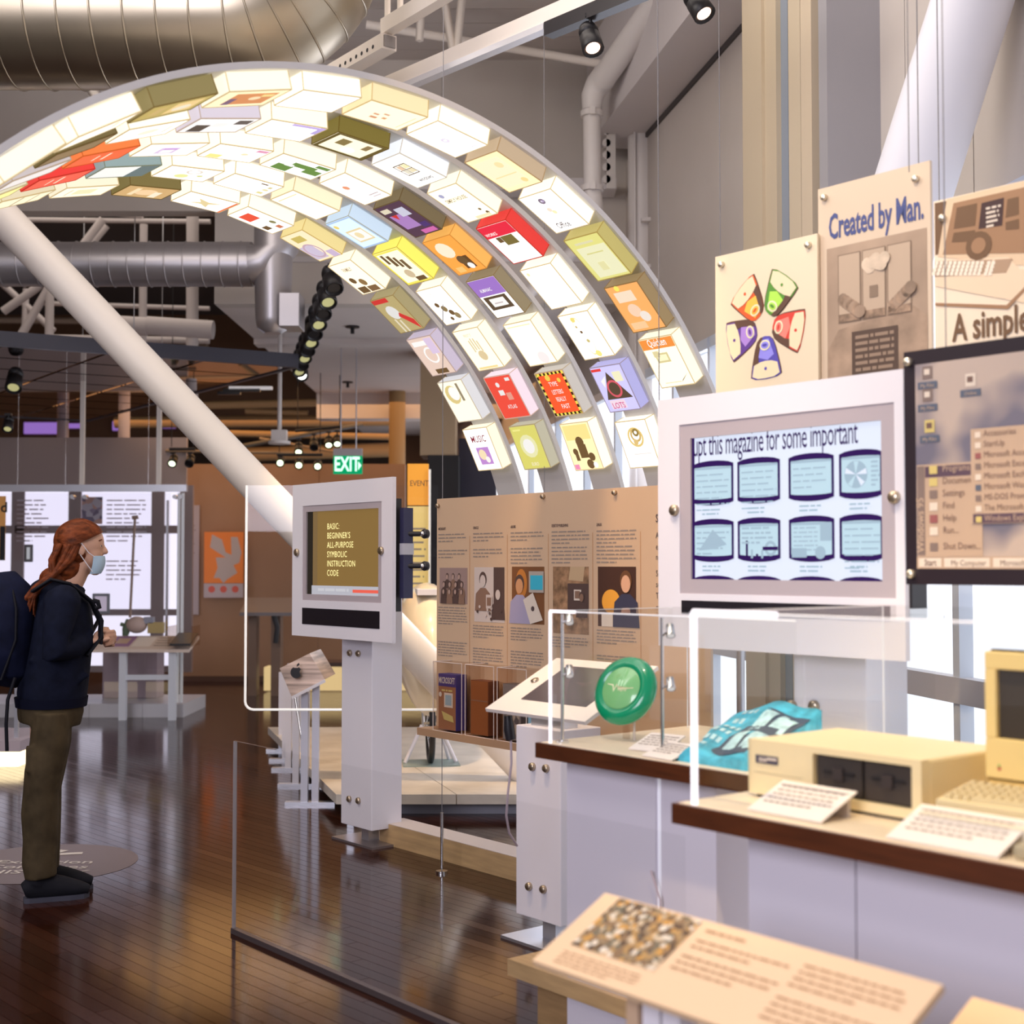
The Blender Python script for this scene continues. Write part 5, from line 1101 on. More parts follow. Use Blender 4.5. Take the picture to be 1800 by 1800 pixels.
for (px, py, m_) in ((1634, 655, mdk), (1634, 695, mdk), (1637, 750, yl), (1710, 668, wt)):
    x = vx(px); z = zat(VF, x, py); b.rect(x - .016, z - .016, x + .016, z + .02, m_, 3); b.rect(x - .010, z - .004, x + .008, z + .012, inkm if m_ is not mdk else wt, 4); b.rect(x - .032, z - .044, x + .032, z - .024, gl, 3); b.text('Online' if px > 1700 else 'My Files', x, z - .04, .011, mg, 4, sx=.9, align='CENTER')
b.build('printing', t)
for x, z in ((.018, z1 - .03), (.02, z0 + .03)): bolt(t, VF, x, z, .013, m=mat('silver_bolt', (.75, .68, .55), .3, .8))
for x in (.12, .75): MB(VF).cyl((x, .03, z1 - .02), (x, .03, 6.0), .0016, cablem, n=6).build('cable', t)

OF = frame(.754, 5.025)
def poster(name, lab, px0, px1, zt, zb, y=0.0, m=tan):
    x0, x1 = along(OF, px0, y), along(OF, px1, y); F = OF @ Matrix.Translation((x0, y, 0)); t = thing(name, lab, 'poster', F @ Matrix.Translation((0, 0, zb)))
    MB(F).box(0, x1 - x0, 0, .012, zb, zt, m).build('sheet', t)
    return t, F, x1 - x0
pap = mat('poster_paper', (.80, .68, .50), .5)
t, F, w = poster('exhibit_poster', 'poster with five coloured computers arranged in a star', 1260, 1441, 2.685, 1.95, m=pap)
b = MB(F); cx, cz = w * .50, 2.685 - .285
cols = ((128, (.80, .12, .03), (1, .55, .08)), (56, (.10, .30, .04), (.45, .80, .10)), (-14, (.70, .06, .04), (.95, .25, .2)), (-88, (.10, .08, .45), (.30, .28, .85)), (194, (.12, .05, .30), (.42, .25, .70)))
face = flat('crt_cream', (.85, .72, .48)); ol = flat('outline', (.12, .06, .04))
for an, c0_, c1_ in cols:
    a = R(an); sx_ = .92
    def P2(u, v):
        u = u * .84 + .002
        return (cx + (u * math.cos(a) - v * math.sin(a)) * sx_, cz + (u * math.sin(a) + v * math.cos(a)))
    def shape(u0, g, m, l):
        prof = [(.046, .0), (.050, .022), (.066, .038), (.10, .050), (.15, .061), (.185, .068), (.215, .072)]
        pts = [(u, v * g) for u, v in prof if u >= u0]; pts += [(.226, .05 * g), (.230, 0)]
        pts = pts + [(u, -v) for u, v in reversed(pts)]
        b.poly([P2(u, v) for u, v in pts], m, l)
    nm_ = 'im%d' % an
    shape(0, 1.08, ol, 1); shape(0, 1.0, flat(nm_ + 'a', c0_), 2)
    b.poly([P2(u, v) for u, v in ((.06, .018), (.13, .042), (.15, .01), (.13, -.045), (.06, -.018))], flat(nm_ + 'b', c1_), 3)
    b.poly([P2(u, v) for u, v in ((.050, -.010), (.09, -.024), (.13, -.034), (.158, -.034), (.165, -.064), (.14, -.060), (.10, -.050), (.066, -.038), (.050, -.022))], ol, 4)
    b.poly([P2(u, v) for u, v in ((.165, .058), (.212, .068), (.224, .04), (.226, 0), (.224, -.04), (.212, -.068), (.165, -.058), (.155, -.03), (.152, 0), (.155, .03))], face, 4)
    pc = P2(.085, 0); b.disc(pc[0], pc[1], .024, flat('ring_pale', (.85, .80, .55)), 5, sx=.8, rot=a, n=16); b.disc(pc[0], pc[1], .018, flat(nm_ + 'b', c1_), 6, sx=.7, rot=a, n=16); b.disc(pc[0], pc[1], .011, flat(nm_ + 'a', c0_), 7, sx=.5, rot=a, n=12)
    pc = P2(.185, 0); b.disc(pc[0], pc[1], .006, flat(nm_ + 'a', c0_), 5, n=10)
b.text('Yum', w * .48, 2.685 - .70, .08, flat('title_maroon', (.2, .03, .02)), 2, sx=.8, align='CENTER', bold=.01)
b.build('printing', t)
for x, z in ((.035, 2.65), (w - .035, 2.65)): bolt(t, F, x, z, .012, m=mat('silver_bolt', (.75, .68, .55), .3, .8))
t, F, w = poster('exhibit_poster', 'tall poster headed in blue over a brown room scene with a calculator', 1443, 1642, 2.843, 1.95, y=.02, m=mat('poster_tan', (.66, .53, .40), .5))
b = MB(F); zt = 2.843; nav = flat('navy_title', (.06, .08, .24))
b.text('Created by Man.', w * .10, zt - .182, .086, nav, 2, sx=.475, bold=.03, space=.98)
xa, xb = w * .08, w * .97; za_, zb_ = zt - .83, zt - .215
b.rect(xa, za_, xb, zb_, noisy(flat('sepia_room', (.40, .29, .21)), 3, .25, (.40, .29, .21)), 1)
fl_ = noisy(flat('sepia_floor', (.34, .24, .17)), 9, .35, (.34, .24, .17))
b.poly([(xa, za_), (xb, za_), (xb, za_ + .33), (xa + (xb - xa) * .87, za_ + .37), (xa + (xb - xa) * .12, za_ + .33), (xa, za_ + .26)], fl_, 2)
sky_ = flat('sepia_sky', (.50, .38, .28)); rock = noisy(flat('sepia_rock', (.20, .13, .09)), 30, .6, (.28, .19, .13)); cl = noisy(flat('sepia_cloud', (.62, .50, .38)), 14, .25, (.62, .50, .38))
for i in range(3):
    x0 = xa + (xb - xa) * (.12 + .25 * i); x1 = x0 + (xb - xa) * .235; zz0 = zb_ - .265; b.rect(x0, zz0, x1, zb_ - .03, flat('sepia_dark', (.24, .17, .12)), 3); b.rect(x0 + .004, zz0 + .004, x1 - .004, zb_ - .034, sky_, 4)
    if i == 1:
        for q in range(7): b.disc(x0 + .02 + q * .012, zb_ - .08 - .012 * math.sin(q * 1.7), .022, cl, 5 + q, n=12)
        b.rect(x0 + .03, zz0 + .07, x1 - .03, zz0 + .11, flat('sepia_dark', (.24, .17, .12)), 6); b.rect(x0 + .004, zz0 + .004, x1 - .004, zz0 + .03, rock, 5)
    else:
        for q in range(7): b.disc(x0 + .02 + .012 * q, zz0 + .03 + (.05 * (q / 6) if i == 2 else .05 * (1 - q / 6)), .022, rock if q % 2 else fl_, 5 + q, n=12)
        b.rect(x0 + .004, zz0 + .004, x1 - .004, zz0 + .03, rock, 5)
x0, x1 = w * .31, w * .72; b.rect(x0, za_ + .02, x1, za_ + .315, flat('sepia_black', (.09, .055, .04)), 4)
lt = flat('sepia_light', (.55, .43, .32))
for r in range(6): b.lines(x0 + .015, za_ + .30 - r * .022, x1 - x0 - .03, 1, .016, flat('sepia_mid', (.30, .21, .15)), 5, .7, last=1)
b.rect(x0, za_ + .135, x1, za_ + .155, lt, 5)
for r in range(4): b.lines(x0 + .015, za_ + .125 - r * .026, x1 - x0 - .03, 1, .018, flat('sepia_mid', (.30, .21, .15)), 5, .7, last=1)
for s_, m_, bo in ((0, flat('outline_tan', (.42, .31, .22)), .05), (1, flat('fill_tan', (.70, .57, .44)), .022)):
    b.text('The Affordable', w * .50, za_ - .085, .068, m_, 3 + s_, sx=.62, align='CENTER', bold=bo, space=1.0); b.text('Computer', w * .50, za_ - .185, .068, m_, 3 + s_, sx=.66, align='CENTER', bold=bo)
b.build('printing', t)
for x, z in ((.03, zt - .035), (w - .05, zt - .05)): bolt(t, F, x, z, .012, m=mat('silver_bolt', (.75, .68, .55), .3, .8))
t, F, w = poster('exhibit_poster', 'warm lit poster with an early portable computer, cut by the right edge', 1648, 2000, 2.70, 1.9, y=.0, m=mat('poster_cream', (.86, .72, .55), .5))
b = MB(F); zt = 2.70
def cpx(px, py): x = along(F, px); return (x, zat(F, x, py))
cs = flat('case_tan', (.72, .54, .36)); dkb = flat('case_dark', (.16, .085, .04)); md = flat('case_mid', (.34, .19, .10))
b.poly([cpx(1650, 352), cpx(1700, 342), cpx(1668, 440), cpx(1650, 445)], dkb, 1)
b.poly([cpx(1672, 345), cpx(1860, 300), cpx(1870, 470), cpx(1655, 448)], cs, 2); b.poly([cpx(1684, 352), cpx(1860, 312), cpx(1868, 440), cpx(1664, 444)], md, 3)
b.poly([cpx(1690, 360), cpx(1726, 352), cpx(1722, 392), cpx(1684, 398)], dkb, 4); b.poly([cpx(1684, 405), cpx(1722, 400), cpx(1720, 420), cpx(1680, 422)], dkb, 4)
b.poly([cpx(1734, 352), cpx(1774, 342), cpx(1770, 392), cpx(1728, 398)], flat('tiny_screen', (.05, .02, .02)), 4); p0x, p0z = cpx(1742, 360); b.lines(p0x, p0z, .05, 5, .014, wt, 5, .5)
b.poly([cpx(1780, 345), cpx(1800, 340), cpx(1800, 372), cpx(1776, 378)], dkb, 4); b.poly([cpx(1776, 386), cpx(1800, 380), cpx(1800, 398), cpx(1776, 400)], dkb, 4)
x_, z_ = cpx(1728, 428); b.disc(x_, z_, .045, dkb, 5, n=14); b.disc(x_, z_, .025, md, 6)
b.poly([cpx(1650, 455), cpx(1780, 448), cpx(1800, 470), cpx(1860, 470), cpx(1860, 540), cpx(1650, 500)], flat('keyboard_body', (.80, .62, .44)), 4)
kc = flat('key_pale', (.86, .76, .62)); kd_ = flat('key_gap', (.42, .28, .18))
b.poly([cpx(1650, 456), cpx(1752, 453), cpx(1738, 478), cpx(1650, 484)], kd_, 5); b.poly([cpx(1756, 453), cpx(1788, 451), cpx(1776, 476), cpx(1746, 478)], kd_, 5)
for r in range(4):
    for c_ in range(13):
        px = 1654 + c_ * 8 - r * 2 + (4 if c_ > 10 else 0); x_, z_ = cpx(px, 459 + r * 6.5); b.rect(x_ - .006, z_ - .005, x_ + .006, z_ + .006, kc, 6)
b.poly([cpx(1650, 530), cpx(1776, 534), cpx(1810, 500), cpx(1812, 506), cpx(1778, 541), cpx(1650, 535)], md, 5)
x_, z_ = cpx(1680, 598); b.text('A simple f', x_, z_, .085, dkb, 5, sx=.62, bold=.03)
b.build('printing', t); bolt(t, F, .035, zt - .06, .012, m=mat('silver_bolt', (.75, .68, .55), .3, .8))

# ================================================================== TEXT PANEL WITH PHOTOGRAPHS
XF = frame(K(768) * 6.9, 6.9); W_ = along(XF, 1248); z1 = zat(XF, 0, 877); z0 = zat(XF, 0, 1274)
def xx(px): return along(XF, px)
def xz(px, py): x = xx(px); return zat(XF, x, py)
t = thing('history_panel', 'wide tan panel of text columns and five photographs hanging on cables', 'text panel', XF @ Matrix.Translation((0, 0, z0)))
MB(XF).box(0, W_, 0, .014, z0, z1, tan).build('board', t)
b = MB(XF); sep = flat('copper_line', (.48, .22, .08))
for px in (826, 892, 964, 1042, 1126): x = xx(px); b.rect(x - .0015, z0 + .18, x + .0015, z1 - .19, sep, 1)
COLS = [(771, 822, 'MICROSOFT'), (832, 886, 'ORACLE'), (898, 956, 'ADOBE'), (970, 1036, 'DESKTOP PUBLISHING'), (1049, 1120, 'LINUX')]
for i, (a_, c_, h) in enumerate(COLS):
    x = xx(a_); wc = xx(c_) - x; b.text(h, x, xz(a_, 932 - 1.8 * i), .013, ink, 2, sx=.62, bold=.03)
    b.lines(x, xz(a_, 939 - 1.6 * i), wc, 3 + (i > 2), .0170, inkg, 2, .34, rag=.12); b.lines(x, xz(a_, 967 - 1.8 * i), wc, 3 + (i > 1) * 2, .0170, inkg, 2, .34, rag=.12)
    zz = xz(a_, (1066, 1098, 1102, 1118, 1106)[i]); b.lines(x, zz, wc, (7, 5, 5, 4, 5)[i], .0135, inkg, 2, .38, rag=.1); b.lines(x, min(zz - .11, xz(a_, 1126)), wc, 6, .0135, inkg, 2, .38, rag=.1)
x = xx(1153); b.text('SOFTWARE', x, xz(1153, 918), .034, ink, 2, sx=.7, bold=.03)
for py, w in ((946, 'As PCs spread,'), (966, 'entrepreneurs'), (984, 'new markets'), (1013, 'Software'), (1032, 'software firms'), (1052, 'The industry'), (1072, 'made millions')): b.text(w, x, xz(1153, py), .026, ink, 2, sx=.75)
b.build('printing', t)
def person_print(b, cx, z0_, h, skin, hair, cloth, l):
    b.poly([(cx - h * .32, z0_), (cx + h * .32, z0_), (cx + h * .28, z0_ + h * .42), (cx + h * .1, z0_ + h * .56), (cx - h * .1, z0_ + h * .56), (cx - h * .28, z0_ + h * .42)], cloth, l)
    b.disc(cx, z0_ + h * .78, h * .18, hair, l + 1, sx=.8, n=14); b.disc(cx, z0_ + h * .73, h * .15, skin, l + 2, sx=.75, n=14)
dk1 = flat('photo_dark', (.10, .06, .05)); dk2 = flat('photo_brown', (.26, .15, .10)); sk1 = flat('photo_skin', (.60, .42, .30)); bwc = flat('photo_pale', (.62, .52, .46)); 
def photo(px0, px1, py0, py1, lab, bg):
    x0, x1 = xx(px0), xx(px1); zb = xz(px0, py1); zt_ = xz(px0, py0); b = MB(XF); b.rect(x0, zb, x1, zt_, bg, 1); return b, x0, x1, zb, zt_
b, x0, x1, zb, zt_ = photo(773, 822, 998, 1060, '', flat('ph1', (.34, .23, .20))); w, h = x1 - x0, zt_ - zb
for r, (n_, zz) in enumerate(((3, .42), (4, .2), (4, -.02))):
    for i in range(n_): person_print(b, x0 + w * (.18 + .64 * (i + .5 * (r == 0)) / max(1, n_ - 1 + (r == 0))), zb + h * max(zz, 0), h * .45, flat('ph_skin2', (.45, .30, .24)), dk1, dk2 if i % 2 else dk1, 2 + r * 3)
b.build('photograph', t, label='sepia group photograph')
b, x0, x1, zb, zt_ = photo(834, 887, 997, 1092, '', bwc); w, h = x1 - x0, zt_ - zb
b.rect(x0 + w * .65, zb + h * .3, x1, zt_, dk1, 2); person_print(b, x0 + w * .3, zb + h * .2, h * .75, bwc, dk1, dk2, 3); person_print(b, x0 + w * .8, zb + h * .05, h * .62, bwc, dk1, dk1, 3)
for i in range(10): b.disc(x0 + w * random.uniform(.1, .95), zb + h * random.uniform(.03, .3), .008, bwc if i % 2 else dk1, 7, n=8)
b.rect(x0 + w * .42, zb + h * .25, x0 + w * .62, zb + h * .5, bwc, 7); b.rect(x0 + w * .45, zb + h * .3, x0 + w * .59, zb + h * .45, dk2, 8); b.build('photograph', t, label='black and white photograph of two people')
b, x0, x1, zb, zt_ = photo(900, 957, 996, 1095, '', flat('ph3', (.20, .08, .03))); w, h = x1 - x0, zt_ - zb
b.disc(x0 + w * .3, zb + h * .7, h * .26, flat('ph3b', (.55, .20, .04)), 2, sx=.6); person_print(b, x0 + w * .25, zb, h * .9, flat('ph3s', (.62, .30, .14)), dk1, flat('ph_lilac', (.38, .34, .48)), 3)
b.rect(x0 + w * .55, zb + h * .55, x1, zb + h * .92, flat('ph_grey', (.45, .38, .32)), 6); b.rect(x0 + w * .6, zb + h * .6, x1 - w * .03, zb + h * .85, flat('ph_cyan', (.05, .45, .60)), 7)
b.poly([(x0 + w * .38, zb + h * .42), (x0 + w * .68, zb + h * .55), (x0 + w * .98, zb + h * .08), (x0 + w * .6, zb)], wt, 8); b.disc(x0 + w * .68, zb + h * .27, .012, ink, 9); b.build('photograph', t, label='photograph of a bearded man holding a playing card')
b, x0, x1, zb, zt_ = photo(972, 1035, 996, 1112, '', noisy(flat('ph4', (.30, .17, .09)), 25, .6, (.30, .17, .09))); w, h = x1 - x0, zt_ - zb
b.rect(x0 + w * .42, zb + h * .35, x1, zb + h * .75, dk1, 2); b.rect(x0 + w * .6, zb + h * .5, x0 + w * .8, zb + h * .66, wt, 3); b.rect(x0 + w * .63, zb + h * .53, x0 + w * .77, zb + h * .64, dk2, 4); b.poly([(x0 + w * .5, zt_), (x1 - w * .1, zt_), (x1 - w * .15, zb + h * .78), (x0 + w * .45, zb + h * .8)], flat('ph4t', (.55, .38, .22)), 3); person_print(b, x1 - w * .18, zb + h * .25, h * .4, dk2, dk1, dk1, 5); b.build('photograph', t, label='brown photograph of a desk with a small monitor')
b, x0, x1, zb, zt_ = photo(1051, 1118, 996, 1100, '', flat('ph5', (.07, .03, .02))); w, h = x1 - x0, zt_ - zb
b.disc(x0 + w * .35, zb + h * .42, h * .20, flat('ph_orange', (.85, .38, .05)), 2, sx=1.1); b.rect(x0 + w * .1, zb, x0 + w * .4, zb + h * .22, wt, 2); person_print(b, x0 + w * .75, zb, h * .98, flat('ph5s', (.75, .42, .26)), flat('ph5h', (.16, .07, .03)), flat('ph5c', (.05, .05, .09)), 4); b.build('photograph', t, label='colour photograph of a man beside something orange')
for px, py in ((771, 889), (956, 873), (1082, 866)): x = xx(px); bolt(t, XF, x, zat(XF, x, py), .011)
# cables to floor and ceiling
for x in (.02, 1.55):
    MB(XF).cyl((x, .02, .0), (x, .02, 4.4), .0022, cablem, n=6).build('cable', t); MB(XF).cyl((x, .02, .02), (x, .02, .30), .008, steel, n=8).cyl((x, .02, 0), (x, .02, .012), .03, steel, n=12).build('turnbuckle', t)
MB(XF).box(.0, W_, -.12, .0, z0 - .035, z0, mat('shelf_tan2', (.42, .25, .14), .5)).build('shelf', t)
# acrylic holders with packages
gap_ = [(762, 812), (818, 868), (874, 925)]
specs = [('blue and orange boxed software package in a clear holder, leftmost', (.36, .16, .08), (.06, .05, .25)), ('plain brown boxed package in a clear holder, middle', (.30, .10, .03), (.16, .05, .02)), ('grey picture package in a clear holder behind the sloping screen', (.26, .22, .20), (.14, .12, .12))]
for i, ((a_, c_), (lab, c0_, c1_)) in enumerate(zip(gap_, specs)):
    y_ = -.115; xa, xb = along(XF, a_, y_), along(XF, c_, y_); F = XF @ Matrix.Translation((xa, 0, z0)); w = xb - xa; h = .335
    t = thing('acrylic_holder', 'clear acrylic holder on the tan panel shelf, %s' % ('leftmost', 'middle one', 'one nearest the sloping screen')[i], 'holder', F, 'clear holders along the panel foot')
    b = MB(F); e_ = .003
    for (x0, x1, y0, y1, zz0, zz1) in ((0, w, y_, y_ + e_, 0, h), (0, e_, y_, 0, 0, h), (w - e_, w, y_, 0, 0, h), (0, w, y_, 0, 0, e_), (0, w, y_, 0, h - e_, h)): b.pane(x0, x1, y0, y1, zz0, zz1, acry)
    b.build('shell', t)
    b = MB(F); q = .0022
    for (x0, z0_, x1, z1_) in ((0, 0, w, 0), (0, h, w, h), (0, 0, 0, h), (w, 0, w, h)): b.tube([(x0, y_, z0_), (x1, y_, z1_)], q, acedge, 6)
    b.tube([(w, y_, 0), (w, 0, 0)], q, acedge, 6); b.tube([(0, y_, h), (0, 0, h)], q, acedge, 6); b.build('edges', t, kind='stuff')
    F2 = F @ Matrix.Translation((.03, 0, .008)); bw_ = w * .62; bh = .255 if i else .27
    t = thing('software_package', lab, 'software box', F2)
    MB(F2).box(0, bw_, -.105, -.04, 0, bh, flat('pk_side%d' % i, c1_)).build('carton', t, bevel=.002)
    b = MB(F2); b.rect(.002, .002, bw_ - .002, bh - .002, flat('pk_face%d' % i, c0_), 1, y=-.105)
    if i == 0:
        b.text('MICROSOFT', .006, bh - .045, .030, wt, 3, sx=.56, y=-.105, bold=.02); b.rect(.002, bh - .06, bw_ - .002, bh - .002, flat('pk_navy', (.08, .05, .20)), 2, y=-.105)
        b.lines(.03, bh - .075, .09, 1, .014, yl, 3, .6, y=-.105, last=1); b.rect(.05, .11, .12, .18, wt, 3, y=-.105); b.rect(.06, .12, .11, .17, flat('pk_scr', (.35, .45, .5)), 4, y=-.105); b.poly([(.03, .09), (.12, .07), (.13, .04), (.05, .05)], yl, 4, y=-.105); b.disc(.02, .17, .012, wt, 4, y=-.105)
    if i == 1: b.rect(.002, bh * .62, bw_ - .002, bh * .64, dk2, 2, y=-.105)
    if i == 2: b.rect(.01, .03, bw_ - .01, bh * .5, photo_mat('pk_pic', [(.25, .2, .18), (.45, .38, .3), (.12, .1, .1)], 30), 2, y=-.105)
    b.build('cover', t)
F2 = XF @ Matrix.Translation((along(XF, 928, -.1), -.1, z0)); MB(F2).box(0, .02, 0, .05, 0, .16, flat('booklet_blue', (.25, .45, .55))).build('booklet', None, 'thin blue booklet standing on the tan shelf', 'booklet')
F2 = XF @ Matrix.Translation((along(XF, 934, -.1), -.1, z0)); MB(F2).box(0, .02, 0, .05, 0, .17, flat('booklet_yellow', (.6, .48, .2))).build('booklet', None, 'thin yellow booklet beside the blue one on the tan shelf', 'booklet')

# ================================================================== SLOPING TABLET KIOSK
p = Vector((K(985) * 5.5, 5.5)); wf = .0; F0 = frame(p.x, p.y); wf = -along(F0, 907); HFm = frame(p.x - DX * wf, p.y - DY * wf)
t = thing('tablet_kiosk', 'white post kiosk with a sloping tablet before the tan panel', 'kiosk', HFm)
ztop = zat(HFm, 0, 1272); MB(HFm).box(0, wf, 0, .22, .10, ztop, white).build('post_cover', t, bevel=.004)
for px, py in ((937, 1345), (961, 1348), (931, 1552), (956, 1557)): x = along(HFm, px); bolt(t, HFm, x, zat(HFm, x, py), .017)
MB(HFm).box(.10, .18, .06, .14, .012, .11, alu).build('foot_post', t); MB(HFm).box(-.04, wf + .05, -.05, .26, 0, .012, alu).build('foot_plate', t)
zf = 1.0; A0 = Vector((K(853) * 5.2, 5.2, zf)); AF = frame(A0.x, A0.y)
def plate(x0, x1, a0, a1, lift, m, name, th=.012):
    dq, dz = .36, .175; b = MB(AF); n_ = Vector((0, -dz, dq)).normalized()
    def P3(x, a, l): return Vector((x, dq * a, zf + dz * a)) + n_ * l
    vs = [P3(x, a, l) for l in (lift, lift - th) for x, a in ((x0, a0), (x1, a0), (x1, a1), (x0, a1))]
    b.add(vs, [(0, 1, 2, 3), (7, 6, 5, 4), (0, 4, 5, 1), (1, 5, 6, 2), (2, 6, 7, 3), (3, 7, 4, 0)], m); return b.build(name, t)
plate(0, .56, 0, 1, 0, mat('tablet_frame', (.82, .74, .68), .45), 'face_plate', .014); plate(.12, .48, .22, .86, .003, mat('tablet_screen', (.10, .08, .085), .12), 'screen', .004); plate(.10, .50, .18, .90, -.015, blackp, 'tablet_body', .03)
b = MB(AF)
for x, a in ((.06, .55), (.52, .55)): c_ = Vector((x, .36 * a, zf + .175 * a)); b = MB(AF); b.lathe([(.016, 0), (.016, .008), (.0, .010)], c_, (0, -.437, .899), brass, 14); b.build('bolt', t)
MB(HFm).box(.05, .25, .04, .12, ztop, ztop + .06, alu).build('bracket', t)
hs = thing('audio_handset', 'black audio handset hanging below the sloping tablet on a thin cord', 'handset', PT(896, 1300, 5.25))
MB().tube([PT(893, 1256, 5.25), PT(895, 1280, 5.25), PT(898, 1298, 5.25)], [.016, .022, .020], blackp, 12).build('grip', hs)
MB().tube([PT(898, 1298, 5.25), PT(899, 1340, 5.25), PT(893, 1390, 5.27), PT(890, 1430, 5.3), PT(895, 1460, 5.35), PT(909, 1482, 5.42)], .0045, mat('cord', (.55, .45, .5), .4), 8).build('cord', hs)

# floor sleepers and plinth
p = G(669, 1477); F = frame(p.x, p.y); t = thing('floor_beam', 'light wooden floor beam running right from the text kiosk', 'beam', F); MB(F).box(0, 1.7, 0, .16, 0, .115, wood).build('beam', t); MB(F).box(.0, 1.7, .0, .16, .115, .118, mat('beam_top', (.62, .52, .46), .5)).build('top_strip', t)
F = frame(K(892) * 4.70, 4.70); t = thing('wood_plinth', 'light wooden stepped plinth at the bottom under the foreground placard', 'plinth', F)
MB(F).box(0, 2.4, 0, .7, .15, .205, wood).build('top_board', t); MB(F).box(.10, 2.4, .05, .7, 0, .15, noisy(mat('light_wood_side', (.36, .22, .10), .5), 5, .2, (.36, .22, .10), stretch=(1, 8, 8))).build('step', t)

# ================================================================== DISPLAY TABLES AND GLASS CASES
TZ = .97
topm = noisy(mat('table_top', (.80, .68, .52), .4), 3, .05, (.80, .68, .52))
pedm = mat('pedestal_panel', (.72, .68, .75), .5)
def table(F, L, D_, lab, glab, x_g, y_g0, y_g1, zt, Lg):
    t = thing('display_table', lab, 'table', F)
    MB(F).box(0, L, .012, D_, TZ - .045, TZ, topm).build('top', t); MB(F).box(-.003, L, 0, .012, TZ - .05, TZ - .002, dwood).build('edge_band', t)
    MB(F).box(-.012, -.003, 0, D_, TZ - .05, TZ - .002, dwood).build('edge_band', t)
    g = thing('glass_cover', glab, 'glass cover', F @ Matrix.Translation((0, 0, TZ)))
    th = .006; b = MB(F)
    MB(F).pane(x_g, Lg, y_g0, y_g0 + th, TZ, zt, glassm).build('front_pane', g); MB(F).pane(x_g, x_g + th, y_g0 + th, y_g1, TZ, zt, glassm).build('side_pane', g)
    MB(F).pane(x_g, Lg, y_g1, y_g1 + th, TZ, zt, glassm).build('back_pane', g); MB(F).pane(x_g, Lg, y_g0, y_g1, zt, zt + th, glassm).build('top_pane', g)
    return t, g
T1 = frame(.083, 4.45); t, g = table(T1, 1.05, .75, 'dark edged display table under the green disc', 'glass cover over the green disc and folded blue shirt', .04, .02, .66, 1.395, 1.04)
e = .0045
def lit(F, p, q, r, g, m=edge, nm='glint_edge'): MB(F).tube([p, q], r, m, 6).build(nm, g)
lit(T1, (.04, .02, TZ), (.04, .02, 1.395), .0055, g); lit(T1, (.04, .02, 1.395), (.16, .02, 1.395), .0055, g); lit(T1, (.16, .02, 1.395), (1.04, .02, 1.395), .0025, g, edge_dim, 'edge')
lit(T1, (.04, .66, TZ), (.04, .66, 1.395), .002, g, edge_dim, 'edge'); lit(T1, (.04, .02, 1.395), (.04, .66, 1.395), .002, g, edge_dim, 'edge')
pd = thing('pedestal', 'white panelled pedestal under the green disc table', 'pedestal', T1)
x0, x1, x2 = along(T1, 1004, .1), along(T1, 1150, .1), along(T1, 1160, .1); x3 = along(T1, 1256, .1)
MB(T1).box(.03, x1, .10, .62, .0, TZ - .05, pedm).build('panel', pd); MB(T1).box(x2, x3, .10, .62, 0, TZ - .05, pedm).build('panel', pd)
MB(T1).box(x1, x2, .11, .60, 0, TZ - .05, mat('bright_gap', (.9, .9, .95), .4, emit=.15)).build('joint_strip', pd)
MB(T1).tube([(x2 - .03, .085, .62), (x2 + .01, .085, .54), (x2 + .012, .085, .46), (x2 - .03, .085, .36)], .003, mat('cord', (.55, .45, .5), .4), 6).build('cord', pd)
T2 = frame(.395, 3.33); t, g = table(T2, 2.1, .85, 'nearer dark edged display table under the cream computers', 'big glass cover over the cream computers', .045, .02, .78, 1.432, 2.1)
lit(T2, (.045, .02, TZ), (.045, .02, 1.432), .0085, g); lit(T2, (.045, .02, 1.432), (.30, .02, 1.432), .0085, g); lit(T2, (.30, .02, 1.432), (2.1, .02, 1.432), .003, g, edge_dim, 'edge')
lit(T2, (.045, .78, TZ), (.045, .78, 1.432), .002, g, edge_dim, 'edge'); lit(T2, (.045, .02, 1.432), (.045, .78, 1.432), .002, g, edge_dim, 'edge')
pd = thing('pedestal', 'white panelled pedestal under the cream computers', 'pedestal', T2)
xa, xb = along(T2, 1312, .12), along(T2, 1500, .12); MB(T2).box(xa, xb - .004, .12, .7, 0, TZ - .05, pedm).build('panel', pd); MB(T2).box(xb, 2.05, .12, .7, 0, TZ - .05, pedm).build('panel', pd); MB(T2).box(xb - .004, xb, .13, .7, 0, TZ - .05, alu).build('joint_strip', pd)
MB(T2).box(xa - .045, xa - .01, .3, .34, 0, TZ - .05, mat('wood_post', (.62, .45, .32), .5)).build('post', pd)
c_ = T2 @ Vector((xa - .09, .35, 0)); b = MB(Matrix.Translation(c_)); b.cyl((0, 0, 0), (0, 0, TZ - .05), .003, steel, n=6).cyl((0, 0, .18), (0, 0, .48), .009, steel, n=8); b.build('tension_cable', None, 'steel cable with a turnbuckle between the two tables', 'cable')

# green disc on its stand
def P1(px, py, y): x = along(T1, px, y); return Vector((x, y, zat(T1, x, py, y)))
c_ = P1(1095, 1211, .26); DFm = T1 @ Matrix.Translation((c_.x, c_.y, TZ))
t = thing('green_disc', 'translucent green flying disc tilted on a clear stand', 'flying disc', DFm)
gr = mat('green_plastic', (.0, .27, .12), .22, coat=.5, emit=.05, ecol=(0, .5, .22)); grl = mat('disc_label', (.22, .55, .22), .2, coat=.8)
axw = (T1.inverted().to_3x3() @ Vector((-.56, -.66, .38))).normalized(); r_ = .118
b = MB(T1); b.lathe([(0, .012), (r_ * .62, .012), (r_ * .66, .018), (r_ * .80, .016), (r_ * .95, .004), (r_, -.012), (r_ * .97, -.026), (r_ * .93, -.026), (r_ * .92, -.008), (r_ * .78, .006), (0, .004)], c_, axw, gr, 48); b.build('disc', t)
